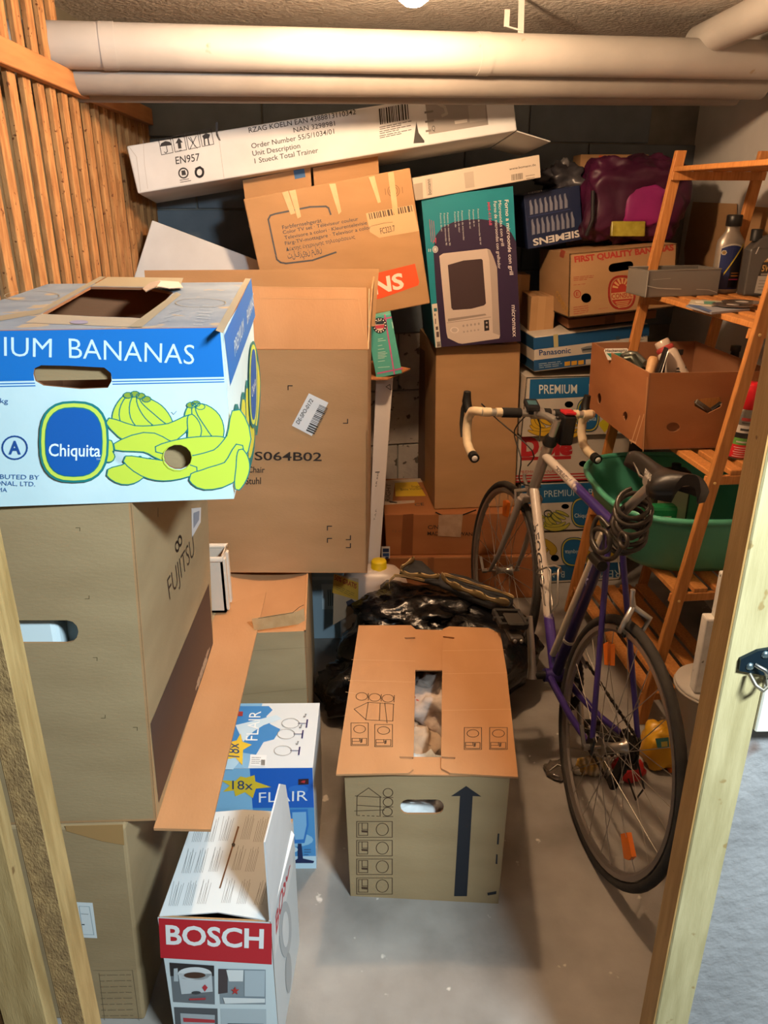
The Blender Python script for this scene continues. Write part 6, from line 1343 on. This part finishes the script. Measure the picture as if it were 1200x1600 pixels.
# wheels
def wheel(name, cen, tf):
    """cen: hub middle in bicycle axes; tf maps bicycle axes to the room"""
    e = bpy.data.objects.new(name, None); COL.objects.link(e); e.parent = bike; ORG[e.name] = BM
    def ringp(r_, w_=0, n=56): return [tf(cen.x+r_*math.cos(2*PI*k/n), w_, cen.z+r_*math.sin(2*PI*k/n)) for k in range(n)]
    part('tyre', MB().tube(ringp(.3255), .0125, 10, 0, True), nmat('worn_black_tyre', '#1E1C1A', '#3A352F', 8, 4, .8, .2, 60), e)
    rm = MB(); n = 56; sec = [(.312, .0095), (.300, .0095), (.293, .004), (.293, -.004), (.300, -.0095), (.312, -.0095)]
    vs = [tf(cen.x+r_*math.cos(2*PI*k/n), w_, cen.z+r_*math.sin(2*PI*k/n)) for k in range(n) for r_, w_ in sec]; m_ = len(sec)
    rm.add(vs, [[k*m_+i, k*m_+(i+1) % m_, ((k+1) % n)*m_+(i+1) % m_, ((k+1) % n)*m_+i] for k in range(n) for i in range(m_)], 0, False); part('rim', rm, ink('#97908A', .35, .75), e)
    hb = part('hub', MB().lathe([(.022, -.034), (.022, -.030), (.013, -.026), (.011, 0), (.013, .026), (.022, .030), (.022, .034)], tf(cen.x, 0, cen.z), tf(cen.x, 1, cen.z)-tf(cen.x, 0, cen.z), 24).tube([tf(cen.x, .066, cen.z), tf(cen.x, -.066, cen.z)], .0045, 10), ink('#A8A096', .3, .8), e)
    hq = part('quick_release', MB().tube([tf(cen.x, .064, cen.z), tf(cen.x, .082, cen.z)], .008, 14).bar(tf(cen.x, .078, cen.z), tf(cen.x+.03, .084, cen.z+.045), .010, .005), STEEL, e)
    sm = None
    for k in range(28):
        s_ = 1 if k % 2 else -1; a = 2*PI*k/28; off = (1 if (k//2) % 2 else -1)*1.15
        p0 = tf(cen.x+.020*math.cos(a+off), .031*s_, cen.z+.020*math.sin(a+off)); p1 = tf(cen.x+.296*math.cos(a), .002*s_, cen.z+.296*math.sin(a))
        part('spoke', MB().tube([p0, p1], .00115, 5, caps=False), ink('#A79F95', .3, .8), e)
    return e
rw = wheel('rear_wheel', RH, W); fwl = wheel('front_wheel', FH, St)
def reflector(par, cen, tf, ang, r_):
    c_, s_ = math.cos(ang), math.sin(ang); mb = MB()
    pts = [(r_-.030, -.018), (r_-.030, .018), (r_+.024, .022), (r_+.030, 0), (r_+.024, -.022)]
    mb.slab(pts, [], lambda a, b, o: tf(cen.x+a*c_-b*s_, .011+o, cen.z+a*s_+b*c_), .012); part('reflector', mb, ink('#E0701C', .25, 0, .6), par, 'orange spoke reflector')
reflector(rw, RH, W, math.radians(-140), .235); reflector(rw, RH, W, math.radians(60), .235); reflector(fwl, FH, St, math.radians(80), .24)
# fork
FK = ink('#A89F97', .3, .4)
crown = HB-hax*.03
part('fork_crown', MB().hexa([St(*(crown+hax*h+V((a, b, 0)))) for a in (-.018, .018) for b in (-.036, .036) for h in (-.014, .016)], 0, .006, 2), FK, bike)
for s_ in (1, -1):
    pts = [crown+V((0, .034*s_, 0)), crown+(FH-crown)*.45+V((-.012, .042*s_-0, 0)), crown+(FH-crown)*.75+V((-.012, .047*s_, 0)), FH+V((-.004, .052*s_, .004))]
    part('fork_blade', MB().tube([St(*p) for p in pts], [.0125, .0115, .009, .0065], 12), FK, bike)
part('headset', MB().lathe([(.022, 0), (.024, .006), (.020, .014), (.022, .022), (.016, .034)], Wv(HT+hax*.008), BM.to_3x3() @ hax, 24), BLACK, bike)
# stem and bars
stem_top = HT+hax*.105; barc = V((.929, 0, .969))
part('stem', MB().tube([St(*(HT+hax*.03)), St(*stem_top)], .0115, 16).tube([St(*(stem_top-hax*.008)), St(*(stem_top*.5+barc*.5+V((0, 0, .0)))), St(*barc)], [.0135, .0125, .012], 14).tube([St(barc.x, -.02, barc.z), St(barc.x, .02, barc.z)], .019, 18), ALU, bike)
part('stem_bolt', MB().lathe([(.007, 0), (.007, .006), (0, .007)], St(*(stem_top+hax*.004)), BM.to_3x3() @ hax, 12), DARKSTEEL, bike)
def barpath(s_):
    x, z = barc.x, barc.z
    return [(x, .19*s_, z), (x+.018, .207*s_, z-.002), (x+.055, .212*s_, z-.012), (x+.082, .213*s_, z-.045), (x+.078, .214*s_, z-.085), (x+.05, .216*s_, z-.122), (x+.01, .218*s_, z-.136), (x-.055, .222*s_, z-.142)]
BT = nmat('cream_bar_tape', '#CDB896', '#DCC9A8', 20, 4, .75, .3, 90, spots=('#8A6E4E', 22, .70)); FOAMB = ink('#1B1A1A', .85)
bars = part('handlebar', MB().tube([St(barc.x, -.2, barc.z), St(barc.x, .2, barc.z)], .0125, 14), ALU, bike)
for s_ in (1, -1):
    pth = [V(p) for p in barpath(s_)]; sm_ = []
    for i in range(len(pth)-1):
        for t_ in (0, .5): sm_.append(pth[i].lerp(pth[i+1], t_))
    sm_.append(pth[-1]); part('drop', MB().tube([St(*p) for p in sm_], [.0155 if k % 2 else .0148 for k in range(len(sm_))], 12), BT, bike, 'cream wound bar tape on the drop')
    part('grip', MB().tube([St(barc.x, .06*s_, barc.z), St(barc.x, .125*s_, barc.z)], .0165, 14), FOAMB, bars)
    part('bar_tape', MB().tube([St(barc.x, .128*s_, barc.z), St(barc.x, .148*s_, barc.z)], .0152, 14), BT, bars); part('bar_tape', MB().tube([St(barc.x, .166*s_, barc.z), St(barc.x, .196*s_, barc.z)], .0152, 14), BT, bars)
    e0, e1 = pth[-1], pth[-2]; d_ = (e0-e1).normalized()
    part('bar_end_plug', MB().tube([St(*(e0-d_*.024)), St(*(e0+d_*.004))], .0165, 14), BLACK, bike); part('plug_disc', MB().lathe([(.010, 0), (.009, .002), (0, .002)], St(*(e0+d_*.0045)), BM.to_3x3() @ d_, 14), ink('#D8D2CA', .4), bike)
    x, z = barc.x, barc.z
    lev = [(x+.075, .216*s_, z-.020), (x+.098, .22*s_, z+.012), (x+.095, .222*s_, z+.045)]
    part('brake_hood', MB().tube([St(*p) for p in lev], [.014, .016, .012], 12), BLACK, bike)
    part('brake_lever', MB().tube([St(*p) for p in ((x+.104, .222*s_, z+.02), (x+.122, .222*s_, z-.02), (x+.118, .222*s_, z-.075), (x+.095, .222*s_, z-.115))], [.006, .007, .0065, .005], 8), ink('#3A3836', .4, .5), bike)
# computer, lamp bracket, cables
cp = V((barc.x-.008, .028, barc.z+.03))
c1 = part('bike_computer', MB().hexa([St(cp.x+a, cp.y+b, cp.z+h+a*.4) for a in (-.022, .022) for b in (-.024, .024) for h in (-.009, .009)], 0, .005, 2), ink('#1A1A1E', .3), bike)
part('screen', MB().hexa([St(cp.x+a, cp.y+b, cp.z+h+a*.4) for a in (-.012, .01) for b in (-.016, .016) for h in (.0088, .0096)]), ink('#3E5E66', .2), c1)
part('computer_mount', MB().tube([St(cp.x, .026, barc.z), St(cp.x, .026, cp.z-.008)], .011, 12), BLACK, bike)
part('clamp', MB().tube([St(barc.x, -.045, barc.z), St(barc.x, -.022, barc.z)], .0185, 16), BLACK, bike)
lb_ = HT+hax*.06
lamp = part('lamp_bracket', MB().hexa([St(*(lb_+V((a+.02, b-.052, h)))) for a in (-.02, .03) for b in (-.024, .024) for h in (-.05, .05)], 0, .008, 2), BLACK, bike)
part('red_top', MB().hexa([St(*(lb_+V((a+.02, b-.052, h)))) for a in (-.018, .028) for b in (-.02, .02) for h in (.051, .062)], 0, .004, 2), ink('#B8252B', .35), lamp)
for pts in ([(barc.x+.03, .19, barc.z+.02), (barc.x+.10, .10, barc.z-.05), (HT.x+.05, .03, .86), (HB.x+.07, .0, .78)], [(barc.x, .02, barc.z+.01), (barc.x+.03, .06, .90), (HT.x+.03, .075, .84), (HB.x, .05, .745), (HB.x-.02, -.02, .735)], [(cp.x, .03, cp.z-.01), (barc.x+.01, -.02, .93), (HT.x+.03, .02, .90)]):
    P_ = [V(p) for p in pts]; sm_ = []
    for i in range(len(P_)-1):
        for k in range(4):
            t_ = k/4; p0, p1, p2, p3 = P_[max(i-1, 0)], P_[i], P_[i+1], P_[min(i+2, len(P_)-1)]
            sm_.append(.5*((2*p1)+(p2-p0)*t_+(2*p0-5*p1+4*p2-p3)*t_*t_+(3*p1-p0-3*p2+p3)*t_**3))
    part('cable', MB().tube([St(*p) for p in sm_+[P_[-1]]], .0024, 6), ink('#2A2826', .5), bike)
# brakes
def caliper(tf, c_, dirv, name):
    t_ = MB()
    t_.tube([tf(*(c_+V((0, .0, .012)))), tf(*(c_+dirv*.035+V((0, .030, -.005)))), tf(*(c_+dirv*.02+V((0, .030, -.045)))), tf(*(c_+V((0, .016, -.058))))], [.008, .0075, .006, .006], 10)
    t_.tube([tf(*(c_+V((0, -.002, .012)))), tf(*(c_+dirv*.03+V((0, -.034, -.002)))), tf(*(c_+dirv*.015+V((0, -.034, -.042)))), tf(*(c_+V((0, -.016, -.058))))], [.008, .0075, .006, .006], 10)
    t_.tube([tf(*(c_+V((0, 0, .012)))), tf(*(c_+dirv*.012+V((0, .016, .05)))), tf(*(c_+dirv*.012+V((0, .018, .066))))], [.008, .006, .006], 10)
    o = part(name, t_, ALU, bike)
    for s_ in (1, -1): part('brake_pad', MB().hexa([tf(*(c_+V((a, .015*s_+b, h)))) for a in (-.022, .022) for b in (-.004, .004) for h in (-.064, -.053)], 0, .002, 1), RUBBER, o)
    return o
caliper(W, V((-.005, 0, .338+.365)) + V((.075, 0, -.01)), V((-1, 0, 0)), 'rear_brake')
caliper(St, V((.905, 0, .692)), V((1, 0, 0)), 'front_brake')
part('brake_cable', MB().tube([Wv(SC_+V((-.02, .014, .0))), W(.135, .018, .76)], .0016, 6), ink('#B8B0A6', .4, .5), bike)
# transmission
CRNK = ink('#B8B0A6', .3, .8); ca = math.radians(64)
dr_ = V((math.cos(ca), 0, math.sin(ca)))
la = BB+V((0, .075, 0)); le = la+dr_*.168+V((0, .012, 0)); ra = BB-V((0, .075, 0)); re_ = ra-dr_*.168-V((0, .012, 0))
part('crank_arm', MB().tube([Wv(la-dr_*.012), Wv(la+dr_*.03), Wv(le+dr_*.010)], [.016, .012, .010], 12), CRNK, bike); part('crank_arm', MB().tube([Wv(ra+dr_*.012), Wv(ra-dr_*.03), Wv(re_-dr_*.010)], [.016, .012, .010], 12), CRNK, bike)
part('axle', MB().tube([Wv(BB+V((0, .08, 0))), Wv(BB-V((0, .08, 0)))], .013, 16), DARKSTEEL, bike)
def pedal(c_, s_):
    cc = c_+V((0, .062*s_, 0)); mb = MB()
    mb.tube([Wv(c_), Wv(c_+V((0, .115*s_, 0)))], .007, 10)
    for a in (-.042, .042): mb.hexa([Wv(cc+V((a+x*.4, y, h))) for x in (-.012, .012) for y in (-.045, .045) for h in (-.012, .012)], 0, .004, 1)
    for b in (-.04, .04): mb.hexa([Wv(cc+V((x, b+y, h))) for x in (-.045, .045) for y in (-.006, .006) for h in (-.009, .009)], 0, .003, 1)
    o = part('pedal', mb, ink('#2A2724', .6), bike)
    part('pedal_cleat', MB().hexa([Wv(cc+V((x-.05, y, h))) for x in (-.04, .04) for y in (-.022, .022) for h in (-.03, -.014)], 0, .008, 2).hexa([Wv(cc+V((x-.03, y, h))) for x in (-.035, .035) for y in (-.026, .026) for h in (.012, .02)], 0, .004, 1), ink('#35312C', .5), o)
    for b in (-.01, .01): part('bolt', MB().lathe([(.006, 0), (.006, .005), (0, .005)], Wv(cc+V((-.095, b, -.02))), BM.to_3x3() @ V((-1, 0, 0)), 10), STEEL, o)
pedal(le, 1); pedal(re_, -1)
mb = MB()
def cog(mb, c_, w_, r0, r1, th, mi=0, teeth=44):
    vs = []
    for k in range(teeth*2):
        a = PI*k/teeth; rr = r1 if k % 2 else r1-.004
        for r_ in (r0, rr):
            for d_ in (-th/2, th/2): vs.append(W(c_.x+r_*math.cos(a), w_+d_, c_.z+r_*math.sin(a)))
    m_ = teeth*2; fs = []
    for k in range(m_):
        a, b = k*4, ((k+1) % m_)*4; fs += [[a, b, b+2, a+2], [a+1, a+3, b+3, b+1], [a+2, b+2, b+3, a+3], [a, a+1, b+1, b]]
    mb.add(vs, fs, mi)
cog(mb, BB, -.045, .075, .105, .003); cog(mb, BB, -.052, .065, .085, .003, 0, 36)
for k in range(5):
    a = 2*PI*k/5+.3; mb.bar(Wv(BB+V((0, -.048, 0))), W(BB.x+.08*math.cos(a), -.047, BB.z+.08*math.sin(a)), .014, .004, 0, BM.to_3x3() @ V((-math.sin(a), 0, math.cos(a))))
part('chainring', mb, ink('#4A4642', .4, .7), bike)
mb = MB()
for k in range(6): cog(mb, RH, -.036-.004*k, .012, .046-.0045*k, .002, 0, 22-2*k)
part('cassette', mb, ink('#2E2B28', .45, .7), bike)
DR = V((.0, 0, .338)); j1 = V((.018, -.052, .262)); j2 = V((.045, -.052, .185))
top_l = [W(BB.x+.1*math.cos(math.radians(100)), -.047, BB.z+.1*math.sin(math.radians(100))), W(RH.x+.04*math.cos(math.radians(80)), -.047, RH.z+.04*math.sin(math.radians(80)))]
def arc(c_, r_, a0, a1, n=8): return [W(c_.x+r_*math.cos(math.radians(a0+(a1-a0)*k/n)), -.047, c_.z+r_*math.sin(math.radians(a0+(a1-a0)*k/n))) for k in range(n+1)]
loop = arc(BB, .102, -100, 98, 14)+arc(RH, .042, 85, 255, 8)+[W(j1.x+.022, -.052, j1.z+.01), W(j1.x+.014, -.052, j1.z-.03)]+[W(j2.x-.02, -.052, j2.z), W(j2.x, -.052, j2.z-.02), W(j2.x+.02, -.05, j2.z-.012)]
mb = MB(); 
pts = loop+[loop[0]]
for a, b in zip(pts, pts[1:]):
    L_ = (b-a).length; n_ = max(1, int(L_/.0127)); d_ = (b-a)/n_
    for k in range(n_): mb.bar(a+d_*(k+.08), a+d_*(k+.92), .008 if k % 2 else .0065, .006 if k % 2 else .004, 0, BM.to_3x3() @ V((0, 0, 1)))
part('chain', mb, ink('#3A342E', .45, .7), bike)
dm = MB().tube([W(.006, -.066, .318), W(.004, -.072, .275), W(j1.x, -.058, j1.z)], [.012, .015, .011], 10).bar(W(j1.x, -.060, j1.z+.01), W(j2.x, -.060, j2.z-.01), .026, .006, 0, BM.to_3x3() @ V((1, 0, 0)), .002).bar(W(j1.x, -.044, j1.z+.01), W(j2.x, -.044, j2.z-.01), .022, .003, 0, BM.to_3x3() @ V((1, 0, 0)))
dr = part('rear_derailleur', dm, ink('#2B2927', .4, .6), bike)
for j in (j1, j2): part('jockey_wheel', MB().lathe([(.004, -.003), (.020, -.003), (.020, .003), (.004, .003)], W(j.x, -.052, j.z), lv, 22), RUBBER, dr)
part('derailleur_cable', MB().tube([W(.10, -.045, .31), W(-.02, -.06, .32), W(-.075, -.066, .27), W(-.055, -.066, .215), W(.0, -.066, .235)], .0026, 8), ink('#26221F', .5), bike)
part('front_derailleur', MB().bar(W(BB.x-.02, -.04, BB.z+.115), W(BB.x-.09, -.05, BB.z+.09), .022, .010, 0, BM.to_3x3() @ V((0, 0, 1)), .002).tube([Wv(BB.lerp(SC_, .25)), W(BB.x-.03, -.045, BB.z+.13)], .008, 8), ALU, bike)
part('clamp_ring', MB().tube([Wv(BB.lerp(SC_, .245)), Wv(BB.lerp(SC_, .262))], .0175, 18), ink('#C9C2BA', .3, .6), bike)
# bottle cage
a0 = HB.lerp(BB, .46); dd = (BB-dt0).normalized(); nn_ = V((-.0, 0, 1)); nn_ = (nn_-dd*nn_.dot(dd)).normalized()
def cg(s_, w_, o): return Wv(a0+dd*s_+V((0, w_, 0))+nn_*o)
rod = ink('#BDB6AC', .3, .8)
mb = MB(); mb.tube([cg(-.02, .012, .02), cg(.12, .012, .02), cg(.14, .0, .02), cg(.12, -.012, .02), cg(-.02, -.012, .02), cg(-.03, 0, .02)], .0034, 8, 0, True)
mb.tube([cg(.02, .012, .02), cg(.02, .034, .035), cg(.02, .038, .06), cg(.02, .022, .092), cg(.03, .012, .096), cg(.13, .012, .06), cg(.15, .0, .03)], .0034, 8)
mb.tube([cg(.02, -.012, .02), cg(.02, -.034, .035), cg(.02, -.038, .06), cg(.02, -.022, .092), cg(.03, -.012, .096), cg(.13, -.012, .06), cg(.15, .0, .03)], .0034, 8); mb.tube([cg(.02, .022, .092), cg(.016, 0, .098), cg(.02, -.022, .092)], .0034, 8)
part('bottle_cage', mb, rod, bike)
# saddle
sd_n, sd_r = V((.262, 0, 1.058)), V((-.018, 0, 1.074)); dS = (sd_n-sd_r).normalized(); uS = V((-dS.z, 0, dS.x))
mb = MB(); rows = []; n = 16
for i in range(n+1):
    t_ = i/n; L_ = .285*t_-.01; hw_ = .018+.060*max(0, 1-(t_/.52))**.9 if t_ < .52 else .018+.004*(1-t_)
    hw_ = .017+.057/(1+math.exp((t_-.33)*14)); hw_ *= (1-(1-min(1, t_*9))**2*.55)*(1 if t_ < .95 else .8); row = []
    for k in range(13):
        a = -1.0+k/6; x = a*hw_; drop = -.032*abs(a)**3.2*(1.2 if t_ < .6 else .9); lift = .012*(1-min(1, t_*2.5))-.006*math.sin(PI*min(1, t_*1.3))-.012*max(0, t_-.9)*8
        row.append(Wv(sd_r+dS*L_+V((0, x, 0))+uS*(lift+drop)))
    for k in range(12, -1, -1):
        a = -1.0+k/6; x = a*hw_*.93; drop = -.034*abs(a)**3.2*(1.2 if t_ < .6 else .9)-.006
        row.append(Wv(sd_r+dS*L_+V((0, x, 0))+uS*(drop-.008)))
    rows.append(row)
m_ = len(rows[0]); mb.add([p for r_ in rows for p in r_], [[i*m_+k, (i+1)*m_+k, (i+1)*m_+(k+1) % m_, i*m_+(k+1) % m_] for i in range(n) for k in range(m_)], 0, True)
mb.add(rows[0], [list(range(m_))]); mb.add(rows[-1], [list(range(m_))[::-1]])
sdl = part('saddle', mb, nmat('black_leather', '#1A1816', '#26221F', 10, 4, .42, .15, 80), bike)
mb = MB()
for s_ in (1, -1): mb.tube([Wv(sd_r+dS*.03+V((0, .035*s_, 0))-uS*.02), Wv(sd_r+dS*.08+V((0, .022*s_, 0))-uS*.042), Wv(sd_r+dS*.17+V((0, .020*s_, 0))-uS*.044), Wv(sd_n-dS*.02+V((0, .008*s_, 0))-uS*.012)], .0035, 8)
part('saddle_rail', mb, STEEL, sdl)
sp_top = sd_r+dS*.13-uS*.045
part('seat_post', MB().tube([Wv(SC_), Wv(sp_top)], .0125, 16).tube([Wv(sp_top+V((0, -.026, 0))), Wv(sp_top+V((0, .026, 0)))], .013, 12), ALU, bike)
vs, fs = text_mesh('PRIMAS', .02); mb = MB(); mb.add([Wv(sd_r+dS*(.085-.055*x)+V((0, .068-.012*(1-x), 0))+uS*(-.020+.016*y)) for x, y in vs], fs); part('lettering', mb, ink('#D6CFC4', .5), sdl)

# coiled cable lock hung round the seat post
rl_ = random.Random(3); mb = MB(); cen = SC_+V((-.07, -.005, .02)); pts = []
for k in range(7*20+1):
    t_ = 2*PI*k/20; i = k/20
    pts.append(Wv(cen+V((.036*math.cos(t_)+.012*math.sin(i*2.1), .042*math.sin(t_)+.0, .055-.016*i+.030*math.cos(t_+.6)+.004*math.sin(i*5)))))
t = thing('cable_lock', 'coiled black cable lock hanging on the bicycle seat tube', 'lock', pts[60])
LK = ink('#3A332C', .35, .2)
part('coil', mb.tube(pts, .0062, 10), LK, t)
lp = [Wv(cen+V(p)) for p in ((-.01, .06, -.01), (.03, .075, .0), (.02, .085, -.05), (-.03, .08, -.07), (-.055, .07, -.045), (-.035, .075, -.015), (.02, .08, -.03), (.03, .075, -.075), (-.01, .06, -.095), (-.06, .055, -.07), (-.075, .05, -.03))]
sm_ = []
for i in range(len(lp)-1):
    for k in range(5):
        u = k/5; p0, p1, p2, p3 = lp[max(i-1, 0)], lp[i], lp[i+1], lp[min(i+2, len(lp)-1)]; sm_.append(.5*((2*p1)+(p2-p0)*u+(2*p0-5*p1+4*p2-p3)*u*u+(3*p1-p0-3*p2+p3)*u**3))
part('loose_end', MB().tube(sm_+[lp[-1]], .0062, 10), LK, t)
part('eye', MB().tube([Wv(cen+V((-.085+.022*math.cos(a), .055, -.012+.016*math.sin(a)))) for a in [2*PI*k/16 for k in range(16)]], .0052, 8, 0, True), LK, t)
part('lock_body', MB().tube([Wv(cen+V((.02, .07, -.105))), Wv(cen+V((-.05, .075, -.10)))], .014, 16), ink('#161514', .35), t)
